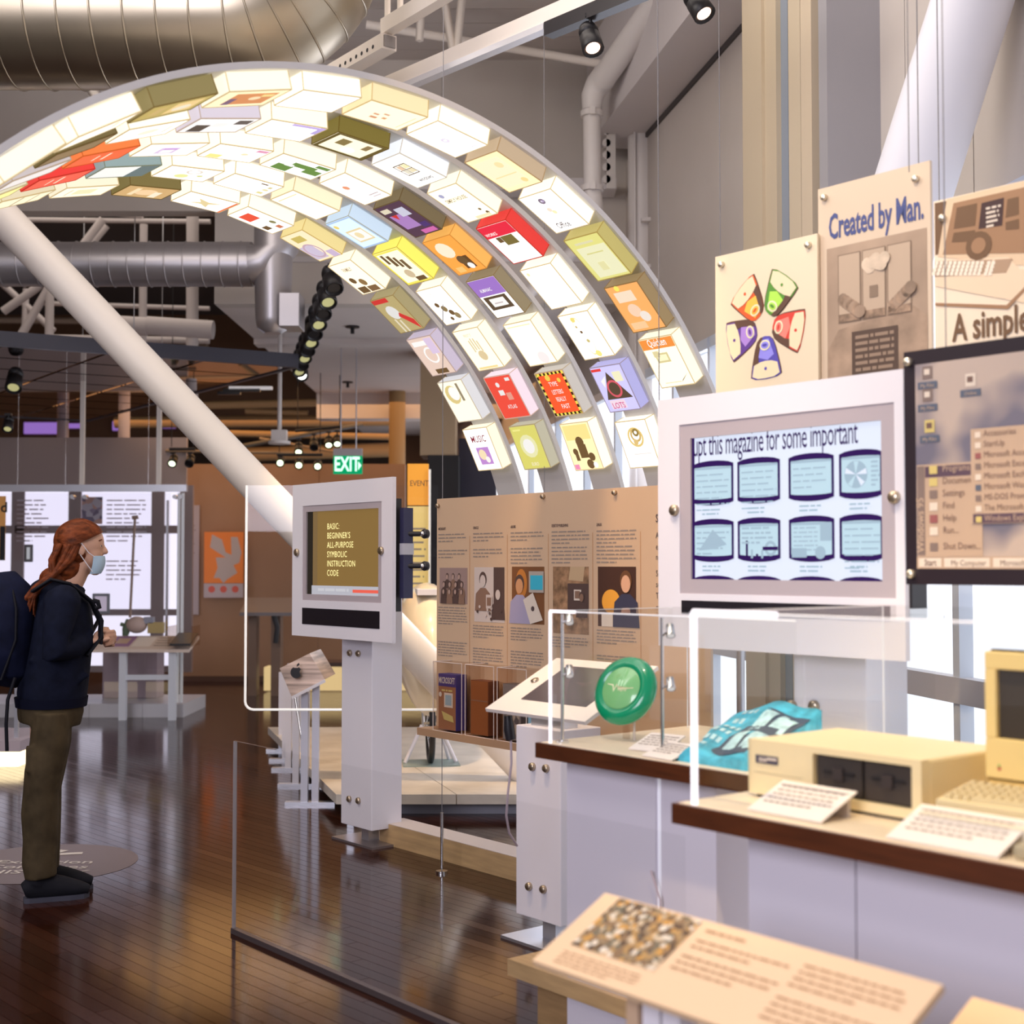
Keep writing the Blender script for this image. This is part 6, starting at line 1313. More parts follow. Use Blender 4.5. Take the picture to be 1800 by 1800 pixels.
b = MB(T1); b.lathe([(0, .0165), (r_ * .60, .0165), (r_ * .62, .0145)], c_, axw, grl, 40); b.build('centre_label', t)
u_ = axw.cross(Vector((0, 0, 1))).normalized() * -1; w_ = u_.cross(axw).normalized(); w_ = w_ if w_.z > 0 else -w_
Mt = Matrix(((u_.x, -axw.x, w_.x, c_.x), (u_.y, -axw.y, w_.y, c_.y), (u_.z, -axw.z, w_.z, c_.z), (0, 0, 0, 1)))
b = MB(T1); gd = mat('disc_ink', (.85, .85, .55), .3)
for q in ([(-.055, .012), (-.03, .010), (-.026, -.008), (-.018, .014), (-.012, -.002), (.05, .004), (.05, .001), (-.008, -.006), (-.017, .006), (-.026, -.016), (-.034, .006), (-.055, .009)],): b.add([Mt @ Vector((x, -.0175, z)) for x, z in q], [tuple(range(len(q)))], gd)
b.text('rapid', -.012, -.010, .013, gd, 0, T=Mt @ Matrix.Translation((0, -.0178, 0))); b.build('printed_mark', t)
MB(T1).box(c_.x - .025, c_.x + .0, c_.y + .02, c_.y + .03, TZ, c_.z - .06, acry).build('stand', t); MB(T1).tube([(c_.x + .03, c_.y + .02, TZ), (c_.x + .03, c_.y + .02, c_.z - .04)], .004, acedge, 6).build('stand_rod', t)
# case lamps
def case_lamp(px, py_base, y, tops, lab, side):
    x = along(T1, px, y); F = T1 @ Matrix.Translation((x, y, TZ)); t = thing('case_lamp', lab, 'lamp', F); H = 1.385 - TZ
    MB(F).cyl((0, 0, 0), (0, 0, H), .0055, steel, n=10).build('rod', t); MB(F).cyl((0, 0, 0), (0, 0, .006), .022, steel, n=18).build('base', t)
    for z in tops:
        MB(F).tube([(0, 0, z), (.025 * side, -.0, z + .012)], .004, steel, 6).build('arm', t); b = MB(F); b.lathe([(.0, -.022), (.012, -.02), (.014, .018)], (.035 * side, 0, z + .016), (.4 * side, -.3, -.75), steel, 14); b.build('lamp_head', t)
        b = MB(F); b.lathe([(0, .016), (.012, .017)], (.035 * side, 0, z + .016), (.4 * side, -.3, -.75), glow('lamp_white', (1, .92, .9), 4), 12); b.build('bulb', t)
case_lamp(988, 1300, .06, (.385, .215), 'slim rod lamp with two small heads, left of the green disc', 1)
case_lamp(1163, 1325, .10, (.36, .20), 'slim rod lamp with two small heads, right of the green disc', 1)
# cards and the folded shirt
def card(F, x, y, w, d, h0, h1, lab, n_=5, rot=0, th=.004):
    Fc = F @ Matrix.Translation((x, y, TZ)) @ Matrix.Rotation(rot, 4, 'Z'); t = thing('label_card', lab, 'card', Fc)
    slab(MB(Fc), 0, w, 0, d, h0 + th, h1 + th, th, mat('card_white', (.86, .78, .72), .6)).build('card', t)
    b = MB(Fc)
    for i in range(n_):
        v = .80 - i * .13
        x_ = w * .08
        while x_ < w * (.9 - .2 * (i == n_ - 1)):
            ww = min(random.uniform(.008, .022), w * .92 - x_); zz = h0 + th + (h1 - h0) * v + .0012
            b.add([(x_, d * v, zz), (x_ + ww, d * v, zz), (x_ + ww, d * (v + .045), zz + (h1 - h0) * .045), (x_, d * (v + .045), zz + (h1 - h0) * .045)], [(0, 1, 2, 3)], inkg); x_ += ww + .004
    b.build('printing', t); 
    if h1 > .02: MB(Fc).box(.01, w - .01, d - .02, d - .012, 0, h1, mat('card_back', (.7, .62, .56), .6)).build('back_leg', t)
    return t
q = P1(1112, 1305, .12); card(T1, q.x, .10, .13, .12, .002, .04, 'white caption card left of the folded blue shirt, farther one', 5, .15)
card(T1, q.x + .13, .03, .13, .11, .002, .035, 'white caption card left of the folded blue shirt, nearer one', 5, -.05)
SFm = T1 @ Matrix.Translation((along(T1, 1190, .06), .05, TZ)); t = thing('folded_shirt', 'folded blue shirt printed with a waving window, on the farther table', 'shirt', SFm)
bl = noisy(mat('shirt_blue', (.06, .42, .58), .8), 22, .35, (.07, .45, .62)); nv_ = flat('shirt_dark', (.06, .09, .14), .8); pb_ = noisy(flat('shirt_pale', (.55, .78, .85), .8), 40, .3, (.50, .75, .84))
N1, N2 = 18, 16; WS, DS = .27, .33
def hs_(u, v): return .022 + .135 * v + .010 * math.sin(u * 9 + v * 4) + .006 * math.sin(v * 17 + u * 3) - .02 * (abs(u - .5) * 2) ** 6
vs = []; fs = []
for i in range(N1 + 1):
    for j in range(N2 + 1): u, v = i / N1, j / N2; vs.append((WS * u + .01 * math.sin(v * 7), DS * v, hs_(u, v)))
for i in range(N1):
    for j in range(N2): a0 = i * (N2 + 1) + j; fs.append((a0, a0 + N2 + 1, a0 + N2 + 2, a0 + 1))
n0 = len(vs); bot = [(x, y, .0) for x, y, z in vs]; vs2 = vs + bot
bd_ = [i * (N2 + 1) for i in range(N1 + 1)] + [N1 * (N2 + 1) + j for j in range(1, N2 + 1)] + [i * (N2 + 1) + N2 for i in range(N1 - 1, -1, -1)] + [j for j in range(N2 - 1, 0, -1)]
fs2 = fs + [(a, bd_[(k + 1) % len(bd_)], bd_[(k + 1) % len(bd_)] + n0, a + n0)[::-1] for k, a in enumerate(bd_)]
MB(SFm).add(vs2, fs2, bl, True).build('cloth', t)
b = MB(SFm)
def onshirt(pts, m, l):
    n_ = 6; top_ = []
    (a0, b0), (a1, b1), (a2, b2), (a3, b3) = pts; vs = []; fs = []
    for i in range(n_ + 1):
        for j in range(n_ + 1):
            s_, r2 = i / n_, j / n_; u = (a0 * (1 - s_) + a1 * s_) * (1 - r2) + (a3 * (1 - s_) + a2 * s_) * r2; v = (b0 * (1 - s_) + b1 * s_) * (1 - r2) + (b3 * (1 - s_) + b2 * s_) * r2
            v += .03 * math.sin(u * 8); vs.append((WS * u, DS * v, hs_(u, v) + .0015 * l))
    for i in range(n_):
        for j in range(n_): a_ = i * (n_ + 1) + j; fs.append((a_, a_ + n_ + 1, a_ + n_ + 2, a_ + 1))
    b.add(vs, fs, m, True)
onshirt([(.34, .12), (.92, .12), (.98, .86), (.44, .86)], nv_, 1)
for (u0, v0) in ((.42, .18), (.67, .18), (.47, .52), (.71, .52)): onshirt([(u0, v0), (u0 + .20, v0), (u0 + .21, v0 + .27), (u0 + .03, v0 + .27)], pb_, 2)
for r in range(6):
    for c2 in range(3): u0, v0 = .06 + c2 * .09 + r * .012, .14 + r * .12; onshirt([(u0, v0), (u0 + .06, v0), (u0 + .06, v0 + .06), (u0, v0 + .06)], pb_, 2)
b.build('print', t)

# cream desktop computer
def P2f(px, py, y): x = along(T2, px, y); return Vector((x, y, zat(T2, x, py, y)))
CF = T2 @ Matrix.Translation((along(T2, 1313, .22), .22, TZ)); W_, D_, H_ = .50, .36, .142
t = thing('desktop_computer', 'wide cream desktop computer case with two dark disk drives', 'computer', CF)
b = MB(CF); fo = .06
b.box(0, W_, .03, D_, .012, H_, cream); b.build('case', t, bevel=.008)
b = MB(CF); ringbox(b, .0, W_, .008, H_, .20, .475, .030, .126, 0, .03, cream); b.build('front_bezel', t)
MB(CF).box(.20, .475, .022, .03, .030, .126, mat('drive_black', (.035, .028, .025), .35)).build('drive_bay', t)
for x0 in (.205, .342):
    MB(CF).box(x0, x0 + .128, .012, .022, .035, .121, mat('drive_face', (.055, .045, .04), .3)).build('disk_drive', t)
    MB(CF).box(x0 + .02, x0 + .108, .008, .012, .082, .088, black).build('disk_slot', t); MB(CF).box(x0 + .05, x0 + .078, .004, .012, .068, .098, mat('drive_latch', (.05, .04, .04), .3)).build('latch', t)
MB(CF).box(.025, .095, -.002, 0, .085, .105, mat('badge_blue', (.10, .09, .12), .3)).build('badge', t); b = MB(CF); b.text('IBM', .035, .089, .011, wt, 1, sx=1.1, y=-.002, bold=.03); b.lines(.062, .101, .03, 1, .012, wt, 1, .5, y=-.002, last=1); b.build('badge_lettering', t)
MB(CF).box(.02, .17, -.001, 0, .062, .063, mat('groove', (.4, .34, .2), .5)).build('groove', t)
MB(CF).box(.02, W_ - .02, .01, D_ - .01, 0, .014, blackp).build('foot', t)
# riser, compact computer, keyboard, mouse
RF = T2 @ Matrix.Translation((.60, .12, TZ)); MB(RF).box(0, .9, 0, .64, 0, .05, mat('riser_cream', (.82, .72, .55), .45)).build('display_riser', None, 'low cream riser under the compact computer and keyboard', 'riser', bevel=.003)
mx = along(T2, 1738, .42); MFm = T2 @ Matrix.Translation((mx, .40, TZ + .05)); t = thing('compact_computer', 'upright cream all-in-one computer with a small dark screen, cut by the right edge', 'computer', MFm)
mc = mat('compact_plastic', (.84, .64, .26), .45); W_, H_ = .244, .335
b = MB(MFm); b.add([(0, .03, .0), (W_, .03, .0), (W_, .25, 0), (0, .25, 0), (0, .0, .04), (W_, .0, .04), (0, .02, H_), (W_, .02, H_), (W_, .25, H_ - .02), (0, .25, H_ - .02)], [(3, 2, 1, 0), (0, 1, 5, 4), (6, 7, 8, 9), (2, 3, 9, 8), (1, 2, 8, 7, 5), (0, 4, 6, 9, 3)], mc); b.build('case', t, bevel=.006)
b = MB(MFm); y_ = .004; ringbox(b, .0, W_, .045, H_ - .005, .028, .216, .135, .290, -.006, .012, mc); b.build('bezel', t, bevel=.003)
MB(MFm).box(.028, .216, .006, .012, .135, .290, mat('crt_glass', (.06, .05, .04), .12)).build('screen', t, bevel=.004)
MB(MFm).box(.12, .21, -.008, -.006, .085, .092, black).build('disk_slot', t); b = MB(MFm); b.disc(.035, .068, .005, mat('badge_red', (.6, .12, .08), .4), 1, y=-.006); b.disc(.035, .074, .003, mat('badge_green', (.2, .5, .1), .4), 2, y=-.006); b.build('badge', t)
kx = along(T2, 1640, .20); KFm = T2 @ Matrix.Translation((max(kx, .61), .17, TZ + .05)) @ Matrix.Rotation(.05, 4, 'Z'); t = thing('keyboard', 'cream keyboard in front of the compact computer', 'keyboard', KFm)
kb = mat('keyboard_plastic', (.70, .58, .34), .5); slab(MB(KFm), 0, .33, 0, .145, .022, .045, .022, kb).build('body', t, bevel=.003)
b0 = None
for r in range(5):
    for c_ in range(15):
        if r == 0 and 3 <= c_ <= 10:
            if c_ != 3: continue
            w_k = .155
        else: w_k = .0175
        y = .012 + r * .025; zk = .022 + .023 * y / .145
        kk = MB(KFm); x0 = .012 + c_ * .0205; kk.add([(x0, y, zk), (x0 + w_k, y, zk), (x0 + w_k, y + .02, zk + .003), (x0, y + .02, zk + .003), (x0 + .0025, y + .003, zk + .009), (x0 + w_k - .0025, y + .003, zk + .009), (x0 + w_k - .0025, y + .017, zk + .011), (x0 + .0025, y + .017, zk + .011)], [(0, 1, 5, 4), (1, 2, 6, 5), (2, 3, 7, 6), (3, 0, 4, 7), (4, 5, 6, 7)], mat('key_cap', (.62, .50, .28), .5)); kk.build('key', t)
mp = P2f(1775, 1490, .06); MS = T2 @ Matrix.Translation((mp.x, .05, TZ)); t = thing('computer_mouse', 'boxy dark beige mouse at the right edge of the nearer table', 'mouse', MS)
MB(MS).box(0, .06, 0, .095, 0, .032, mat('mouse_beige', (.42, .36, .24), .5)).build('body', t, bevel=.01); MB(MS).box(.012, .048, .065, .09, .032, .034, kb).build('button', t); MB(MS).tube([(.03, .095, .01), (.04, .2, .008), (.0, .3, .008)], .003, kb, 6).build('cord', t)
q = P2f(1323, 1408, .08); card(T2, q.x, .055, .215, .13, .002, .055, 'white sloping caption card before the wide cream computer', 5, 0)
q = P2f(1562, 1462, .05); card(T2, q.x + .0, .03, .26, .13, .002, .055, 'white sloping caption card before the keyboard', 5, 0)

# ================================================================== FOREGROUND PLACARDS
A0 = Vector((.198 - .203 * IX, 2.93 - .203 * IY, 0)); LFm = frame(A0.x, A0.y)
def placard(F, W_, dq, zf, dz, lab, full=True):
    t = thing('reader_placard', lab, 'placard', F); bm_ = mat('placard_tan', (.86, .60, .36), .45); n_ = Vector((0, -dz, dq)).normalized()
    def P3(x, a, l=0): return Vector((x, dq * a, zf + dz * a)) + n_ * l
    def pl(x0, x1, a0, a1, l, th, m, nm):
        vs = [P3(x, a, q) for q in (l, l - th) for x, a in ((x0, a0), (x1, a0), (x1, a1), (x0, a1))]; MB(F).add(vs, [(0, 1, 2, 3), (7, 6, 5, 4), (0, 4, 5, 1), (1, 5, 6, 2), (2, 6, 7, 3), (3, 7, 4, 0)], m).build(nm, t)
    pl(0, W_, 0, 1, 0, .014, bm_, 'board')
    if full:
        b = MB(F); pm_ = photo_mat('crowd_photo', [(.10, .05, .02), (.45, .26, .08), (.65, .50, .32), (.25, .14, .06), (.80, .70, .55), (.60, .30, .05), (.15, .13, .08), (.08, .04, .02), (.30, .20, .10)], 85)
        b.add([P3(x, a, .0012) for x, a in ((.028, .42), (.20, .28), (.29, .98), (.02 + .08, .98))], [(0, 1, 2, 3)], pm_); 
        b = MB(F); b.add([P3(x, a, .0012) for x, a in ((.05, .30), (.285, .30), (.285, .98), (.05, .98))], [(0, 1, 2, 3)], pm_); b.build('photograph', t)
        b = MB(F); br_ = flat('placard_ink', (.42, .22, .10))
        def tl(x0, w, a, n, la, s_=.30):
            for i in range(n):
                aa = a - i * la; x = x0
                while x < x0 + w * (.95 if i < n - 1 else .6):
                    ww = random.uniform(.010, .03); b.add([P3(xx_, q, .0014) for xx_, q in ((x, aa), (x + ww, aa), (x + ww, aa + la * s_), (x, aa + la * s_))], [(0, 1, 2, 3)], br_); x += ww + .005
        tl(.05, .22, .20, 4, .045); tl(.31, .13, .87, 1, .09); tl(.31, .24, .74, 2, .075); tl(.31, .24, .54, 3, .075); tl(.56, .22, .80, 4, .075); tl(.56, .22, .42, 4, .075); b.build('printing', t)
    return t, P3
t, P3 = placard(LFm, .818, .203, .745, .105, 'tan text placard with a crowd photograph in the foreground')
MB(LFm).box(.215, .262, .10, .15, .0, .77, white).build('post', t); MB(LFm).box(.268, .315, .10, .15, .0, .77, white).build('post', t); MB(LFm).box(.18, .212, .09, .16, .0, .77, tan).build('side_strip', t); MB(LFm).box(.10, .42, .0, .26, 0, .012, alu).build('foot_plate', t)
p = PT(1745, 1742, 2.62); L2 = frame(p.x - .20 * IX - .05, p.y - .20 * IY, 0)
t, _p = placard(L2, .6, .2, p.z - .10, .10, 'corner of a second tan placard at the bottom right edge', False); MB(L2).box(.3, .35, .1, .15, 0, p.z - .06, white).build('post', t)

# ================================================================== PERSON
pr_ = R(18.5); HFp = frame(-2.15, 6.44, 0, math.cos(pr_), math.sin(pr_))
def h(px, py, y=0.0): return Vector(((px - 100) / 372, y, (1568 - py) / 372))
person = thing('person', 'person with long red hair, face mask, navy hoodie and olive trousers, standing at left', 'person', HFp)
skin = mat('skin', (.62, .36, .25), .5)
bd = MB(HFp)
def cap(mb, pts, rs, m, n=16):
    mb.tube(pts, rs, m, n)
    for p, r in ((pts[0], rs[0]), (pts[-1], rs[-1])):
        q = r if isinstance(r, tuple) else (r, r); mb.sph(tuple(p), (min(q) * .98,) * 3, m, 14, 8)
# head, neck, trunk, limbs under the clothes: one continuous surface
bd.sph((.120, 0, 1.648), (.098, .076, .098), skin, 24, 14)
bd.sph((.150, 0, 1.600), (.062, .062, .090), skin, 20, 12)
cap(bd, [(.155, 0, 1.56), (.178, 0, 1.525)], [.048, .034], skin)
cap(bd, [(.205, 0, 1.640), (.222, 0, 1.605)], [.010, .015], skin)                       # nose
cap(bd, [(.190, -.03, 1.655), (.200, 0, 1.662), (.190, .03, 1.655)], [.014, .014, .014], skin)  # brow
cap(bd, [(.205, -.018, 1.552), (.209, 0, 1.553), (.205, .018, 1.552)], [.009, .010, .009], skin)  # lips
for sg in (-1, 1): bd.sph((.112, sg * .078, 1.618), (.022, .010, .034), skin, 12, 8)     # ears
cap(bd, [(.045, 0, 1.42), (.085, 0, 1.49), (.115, 0, 1.56)], [.064, .056, .054], skin)
cap(bd, [(-.01, 0, .95), (.0, 0, 1.1), (.03, 0, 1.28), (.035, 0, 1.38)], [.11, .105, .11, .09], skin)
cap(bd, [(.03, -.15, 1.37), (.03, .15, 1.37)], [.055, .055], skin)
for sg in (-1, 1):
    cap(bd, [(-.02, sg * .08, .92), (-.05, sg * .09, .50), (-.055, sg * .09, .12)], [.085, .055, .04], skin)
    cap(bd, [(-.055, sg * .09, .08), (.06, sg * .1, .05)], [.035, .03], skin)
ARM = {-1: [(.035, -.17, 1.375), (.000, -.225, 1.15), (.155, -.085, 1.185)], 1: [(.035, .17, 1.375), (.02, .215, 1.16), (.16, .060, 1.175)]}
for sg in (-1, 1):
    a = [Vector(p) for p in ARM[sg]]; cap(bd, a, [.045, .038, .026], skin)
    w = a[2]; d = Vector((.93, -.28 * sg, .12)).normalized(); side = Vector((0, 0, 1)); inn = Vector((.1, -sg, 0)).normalized()
    palm = w + d * .05; bd.tube([w, w + d * .03, w + d * .07, w + d * .088], [(.026, .020), (.034, .017), (.040, .016), (.036, .013)], skin, 14, up=(0, 0, 1))
    for i, (ln, off) in enumerate(((.070, .030), (.078, .010), (.072, -.010), (.058, -.029))):
        k = w + d * .085 + side * off; p1 = k + d * ln * .30 + inn * ln * .18; p2 = p1 + (d * .25 + inn * .85) * ln * .42; p3 = p2 + (inn * .55 - d * .75) * ln * .34
        cap(bd, [k - d * .012, p1, p2, p3], [.0092, .0088, .0080, .0066], skin, 8)
    k = w + d * .03 + side * .026; cap(bd, [k, k + d * .028 + side * .020 + inn * .012, k + d * .052 + side * .022 + inn * .03], [.013, .0105, .0085], skin, 8)
bd.build('body', person, remesh=.0062, smoothit=2)
# hoodie
hood = noisy(mat('hoodie_navy', (.006, .007, .018), .85), 20, .25, (.006, .008, .020), bump=.25)
b = MB(HFp)
b.tube([(-.012, 0, .895), (-.01, 0, .93), (.0, 0, 1.02), (.018, 0, 1.14), (.035, 0, 1.26), (.035, 0, 1.36), (.03, 0, 1.42), (.045, 0, 1.465)],
       [(.170, .150), (.178, .158), (.180, .158), (.180, .150), (.185, .140), (.175, .125), (.110, .098), (.072, .078)], hood, 28, up=(1, 0, 0))
b.sph((.03, -.16, 1.375), (.085, .07, .075), hood); b.sph((.03, .16, 1.375), (.085, .07, .075), hood)
for sg in (-1, 1):
    a = [Vector(p) for p in ARM[sg]]
    cap(b, [a[0], a[0] * .5 + a[1] * .5 + Vector((-.005, sg * .01, 0)), a[1], a[1] * .45 + a[2] * .55 + Vector((0, 0, -.006)), a[2] + Vector((-.015, 0, 0))], [.080, .070, .066, .054, .040], hood)
b.sph((-.02, 0, 1.425), (.10, .115, .06), hood); b.tube([(.085, -.06, 1.44), (.10, -.03, 1.425), (.115, 0, 1.42), (.10, .03, 1.425), (.085, .06, 1.44)], .022, hood, 10)   # hood roll
for z, x, y in ((1.0, .10, -.13), (.96, .02, -.155), (1.08, -.05, -.14), (1.2, .12, -.10)): b.tube([(x - .06, y + .01, z + .03), (x, y, z), (x + .05, y + .012, z + .035)], .014, hood, 8)
b.build('hoodie', person, remesh=.009, smoothit=4)
b = MB(HFp); b.tube([(-.012, 0, .880), (-.012, 0, .925)], [(.176, .160), (.184, .166)], mat('hoodie_rib', (.005, .006, .017), .9), 32, caps=True, up=(1, 0, 0)); b.build('hem_band', person)
# trousers
tr = noisy(mat('trousers_olive', (.065, .046, .024), .85), 9, .35, (.068, .049, .026), bump=.4)
b = MB(HFp)
b.tube([(-.015, 0, .93), (-.015, 0, .86), (-.02, 0, .80)], [(.158, .145), (.164, .15), (.156, .14)], tr, 24, up=(1, 0, 0))
for sg, dx in ((-1, 0), (1, .012)):
    y = .085 * sg
    b.tube([(-.012 + dx, y * .9, .86), (-.018 + dx, y, .72), (-.042 + dx, y, .58), (-.052 + dx, y, .50), (-.056 + dx, y, .40), (-.052 + dx, y, .28), (-.055 + dx, y * 1.05, .17), (-.048 + dx, y * 1.1, .105)],
           [(.150, .084), (.140, .088), (.124, .086), (.110, .080), (.112, .084), (.100, .078), (.094, .078), (.084, .070)], tr, 22, up=(1, 0, 0))
    b.box(-.12 + dx, -.02 + dx, y - .098 if sg < 0 else y + .075, y - .075 if sg < 0 else y + .098, .60, .72, tr)
b.build('trousers', person, remesh=.009, smoothit=4)
# shoes
for sg, dx in ((-1, .0), (1, .02)):
    y = .095 * sg; S = HFp @ Matrix.Translation((dx, y, 0)) @ Matrix.Rotation(-sg * .08, 4, 'Z')
    sh = MB(S); sc__ = mat('shoe_black', (.012, .012, .016), .7)
    sh.tube([(-.125, 0, .055), (-.10, 0, .065), (-.03, 0, .068), (.05, 0, .058), (.12, 0, .045), (.165, 0, .035)], [(.030, .032), (.040, .050), (.042, .062), (.046, .048), (.045, .034), (.025, .022)], sc__, 18, up=(0, 0, 1))
    sh.tube([(-.07, 0, .08), (-.055, 0, .12)], [.048, .046], sc__, 16); o = sh.build('shoe', person, remesh=.006, smoothit=2)
    so = MB(S); pts = [(-.122, -.025), (-.10, -.036), (.0, -.036), (.08, -.044), (.14, -.036), (.168, 0), (.14, .036), (.08, .044), (.0, .036), (-.10, .036), (-.122, .025)]
    so.add([(x, y_, z) for z in (0, .022) for x, y_ in pts], [tuple(range(10, -1, -1)), tuple(range(11, 22))] + [(i, (i + 1) % 11, (i + 1) % 11 + 11, i + 11) for i in range(11)], mat('sole_grey', (.05, .05, .07), .6)); so.build('sole', o)
    la = MB(S)
    for i in range(4): x = .0 + i * .022; la.tube([(x, -.035, .088 - i * .008), (x + .01, 0, .120 - i * .012), (x, .035, .088 - i * .008)], .0035, mat('lace', (.03, .03, .04), .7), 6)
    la.build('laces', o)
# hair: skull cap plus long locks down the back
hr = noisy(mat('hair_red', (.15, .034, .010), .5), 40, .6, (.15, .036, .011), stretch=(.5, 1, 1), bump=.6)
b = MB(HFp)
vs = []; fs = []; n1, n2 = 22, 16; c_ = Vector((.105, 0, 1.655))
for i in range(n1 + 1):
    for j in range(n2 + 1):
        az = -math.pi + 2 * math.pi * i / n1; lim = 1.15 + .95 * (1 - math.cos(az)) / 2 * 1.1; po = lim * j / n2      # polar angle reaches lower at the back (az=pi)
        rr = Vector((.118 * math.sin(po) * math.cos(az), .098 * math.sin(po) * math.sin(az), .106 * math.cos(po))) * (1 + .02 * math.sin(az * 9)); vs.append(c_ + rr)
for i in range(n1):
    for j in range(n2): a0 = i * (n2 + 1) + j; fs.append((a0, a0 + 1, a0 + n2 + 2, a0 + n2 + 1))
b.add(vs, fs, hr, True)
b.sph((.072, 0, 1.61), (.088, .090, .09), hr); b.sph((.045, 0, 1.54), (.080, .088, .09), hr); b.sph((-.005, 0, 1.475), (.07, .08, .06), hr)
random.seed(3)
for i in range(90):
    y = random.uniform(-.085, .085); x0 = .07 + random.uniform(-.06, .05); e = random.uniform(0, 1)
    b.tube([(x0, y, 1.64), (x0 - .035, y * 1.12, 1.565), (.00 - .02 * e, y * 1.15, 1.50), (-.045 - .05 * e, y * 1.1, 1.445 - .01 * e), (-.085 - .06 * e, y * 1.05, 1.40 - .03 * e), (-.105 - .04 * e + random.uniform(-.015, .02), y, 1.345 - .05 * random.random())],
           [.011, .013, .014, .013, .010, .003], hr, 6)
b.build('hair', person)
# mask
mk = mat('mask_blue', (.42, .58, .72), .7); b = MB(HFp); n_ = 9; vs = []; fs = []
for i in range(n_ + 1):
    for j in range(n_ + 1):
        u = (i / n_ - .5) * 2; v = j / n_; an = u * 1.15; vs.append((.128 + .102 * math.cos(an) * (1 - .42 * (v - .55) ** 2) - .016 * (1 - v) * .8, .074 * math.sin(an) * (1 - .1 * v), 1.500 + .085 * v))
for i in range(n_):
    for j in range(n_): a0 = i * (n_ + 1) + j; fs.append((a0, a0 + n_ + 1, a0 + n_ + 2, a0 + 1))
b.add(vs, fs, mk, True); mo = b.build('mask', person)
for sg in (-1, 1):
    MB(HFp).tube([(.172, sg * .066, 1.580), (.145, sg * .078, 1.60), (.112, sg * .086, 1.645)], .0022, white, 6).build('ear_loop', mo); MB(HFp).tube([(.165, sg * .062, 1.508), (.135, sg * .076, 1.55), (.108, sg * .088, 1.590)], .0022, white, 6).build('ear_loop', mo)
for sg in (-1, 1):
    MB(HFp).sph((.196, sg * .032, 1.632), (.0085, .010, .0055), mat('eye_white', (.8, .78, .75), .3), 12, 8).sph((.2025, sg * .032, 1.632), (.0045, .006, .005), mat('iris', (.06, .08, .08), .2), 10, 6).build('eye', person)
    MB(HFp).tube([(.193, sg * .052, 1.656), (.204, sg * .034, 1.662), (.207, sg * .014, 1.656)], .0035, hr, 6).build('eyebrow', person)
# backpack (a thing of its own) with strap over the near shoulder
KFp = HFp @ Matrix.Translation((-.22, 0, 1.0)); navy = noisy(mat('backpack_navy', (.005, .007, .022), .75), 12, .3, (.005, .007, .024), bump=.2)
bpk = thing('backpack', 'full navy backpack worn on the back of the standing person', 'backpack', KFp)
b = MB(HFp); b.tube([(-.245, 0, .985), (-.235, 0, 1.03), (-.245, 0, 1.13), (-.24, 0, 1.25), (-.215, 0, 1.36), (-.175, 0, 1.44), (-.14, 0, 1.475)], [(.06, .08), (.135, .145), (.165, .16), (.160, .165), (.130, .15), (.085, .12), (.03, .06)], navy, 26, up=(1, 0, 0)); b.build('bag', bpk, remesh=.010, smoothit=5)
b = MB(HFp); b.tube([(-.34, 0, 1.03), (-.375, 0, 1.12), (-.365, 0, 1.22), (-.33, 0, 1.30)], [(.05, .09), (.07, .12), (.07, .12), (.03, .08)], navy, 20, up=(1, 0, 0)); b.build('front_pocket', bpk, remesh=.010, smoothit=4)
zp = mat('zip_black', (.01, .01, .014), .5); MB(HFp).tube([(-.23, -.155, 1.02), (-.17, -.150, 1.2), (-.17, -.135, 1.34), (-.19, -.08, 1.44)], .006, zp, 8).build('zip', bpk); MB(HFp).box(-.275, -.262, -.172, -.166, 1.245, 1.275, mat('zip_pull', (.6, .42, .1), .4)).build('zip_pull', bpk)
st_ = MB(HFp); st_.tube([(-.10, -.13, 1.42), (-.02, -.16, 1.475), (.06, -.15, 1.455), (.16, -.10, 1.37), (.205, -.085, 1.28), (.20, -.09, 1.20), (.14, -.12, 1.12)], [(.024, .009)] * 7, zp, 10); st_.build('shoulder_strap', bpk)
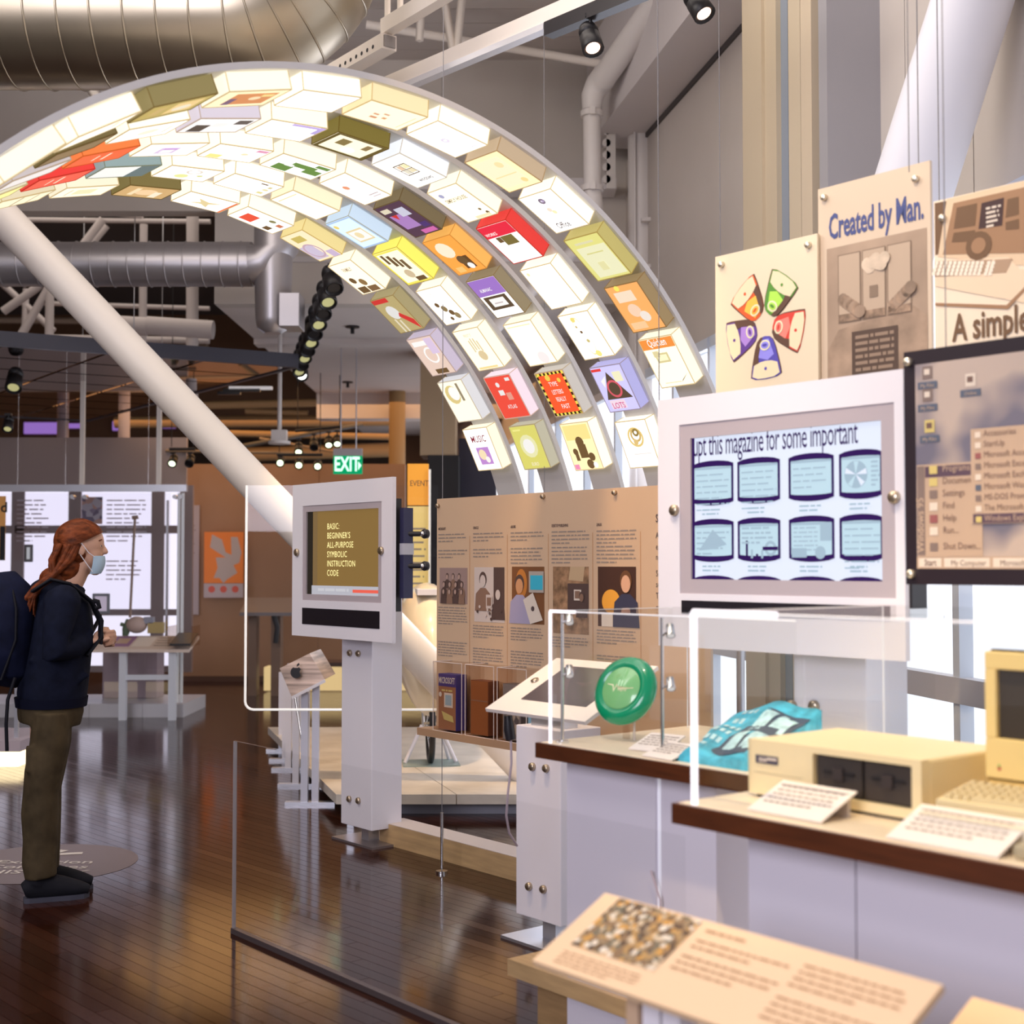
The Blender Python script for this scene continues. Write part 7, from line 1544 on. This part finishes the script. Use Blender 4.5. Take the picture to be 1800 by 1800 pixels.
st_ = MB(HFp); st_.tube([(-.10, .13, 1.42), (-.02, .16, 1.475), (.06, .15, 1.455), (.16, .10, 1.37), (.20, .085, 1.28), (.12, .14, 1.12)], [(.024, .009)] * 6, zp, 10); st_.build('shoulder_strap', bpk)
MB(HFp).tube([(.165, -.11, 1.375), (.188, -.112, 1.37), (.195, -.11, 1.345), (.175, -.112, 1.34)], .012, zp, 8).tube([(.20, -.10, 1.31), (.21, -.10, 1.20), (.205, -.10, 1.17)], .007, zp, 8).build('strap_buckle', bpk)
MB(HFp).tube([(-.17, -.16, 1.03), (-.20, -.165, .93), (-.205, -.165, .82), (-.20, -.165, .70)], .008, zp, 8).build('strap_tail', bpk)

for n_ in ('hoodie_navy', 'hoodie_rib', 'trousers_olive', 'backpack_navy', 'shoe_black', 'zip_black', 'hair_red'): MAT[n_].node_tree.nodes['Principled BSDF'].inputs['Specular IOR Level'].default_value = .15
# floor sticker
cs_ = G(85, 1512); SFm = Matrix.Translation((cs_.x, cs_.y, .0012))
b = MB(SFm); stm = mat('sticker_grey', (.16, .12, .12), .35); rr = .47
b.add([(rr * math.cos(2 * math.pi * k / 48), rr * math.sin(2 * math.pi * k / 48), 0) for k in range(48)], [tuple(range(48))], stm)
t = thing('floor_sticker', 'round grey floor sticker with pale words under the person', 'sticker', SFm); b.build('disc', t)
b = MB(SFm); sw = mat('sticker_white', (.62, .56, .50), .4); ly = Matrix(((1, 0, 0, 0), (0, 0, 1, 0), (0, 0, 0, .0016), (0, 0, 0, 1)))
for i, w in enumerate(('Exhibition', 'Continues', 'THIS WAY')): b.text(w, 0, -.02 - i * .115, .078, sw, 0, sx=1.15, align='CENTER', T=ly, bold=.01)
b.add([(-.10, .20, .0016), (.12, .26, .0016), (.13, .21, .0016), (-.09, .15, .0016)], [(3, 2, 1, 0)], sw); b.add([(-.12, .14, .0016), (-.02, .32, .0016), (.03, .30, .0016), (-.06, .12, .0016)], [(0, 1, 2, 3)], sw); b.build('printing', t)
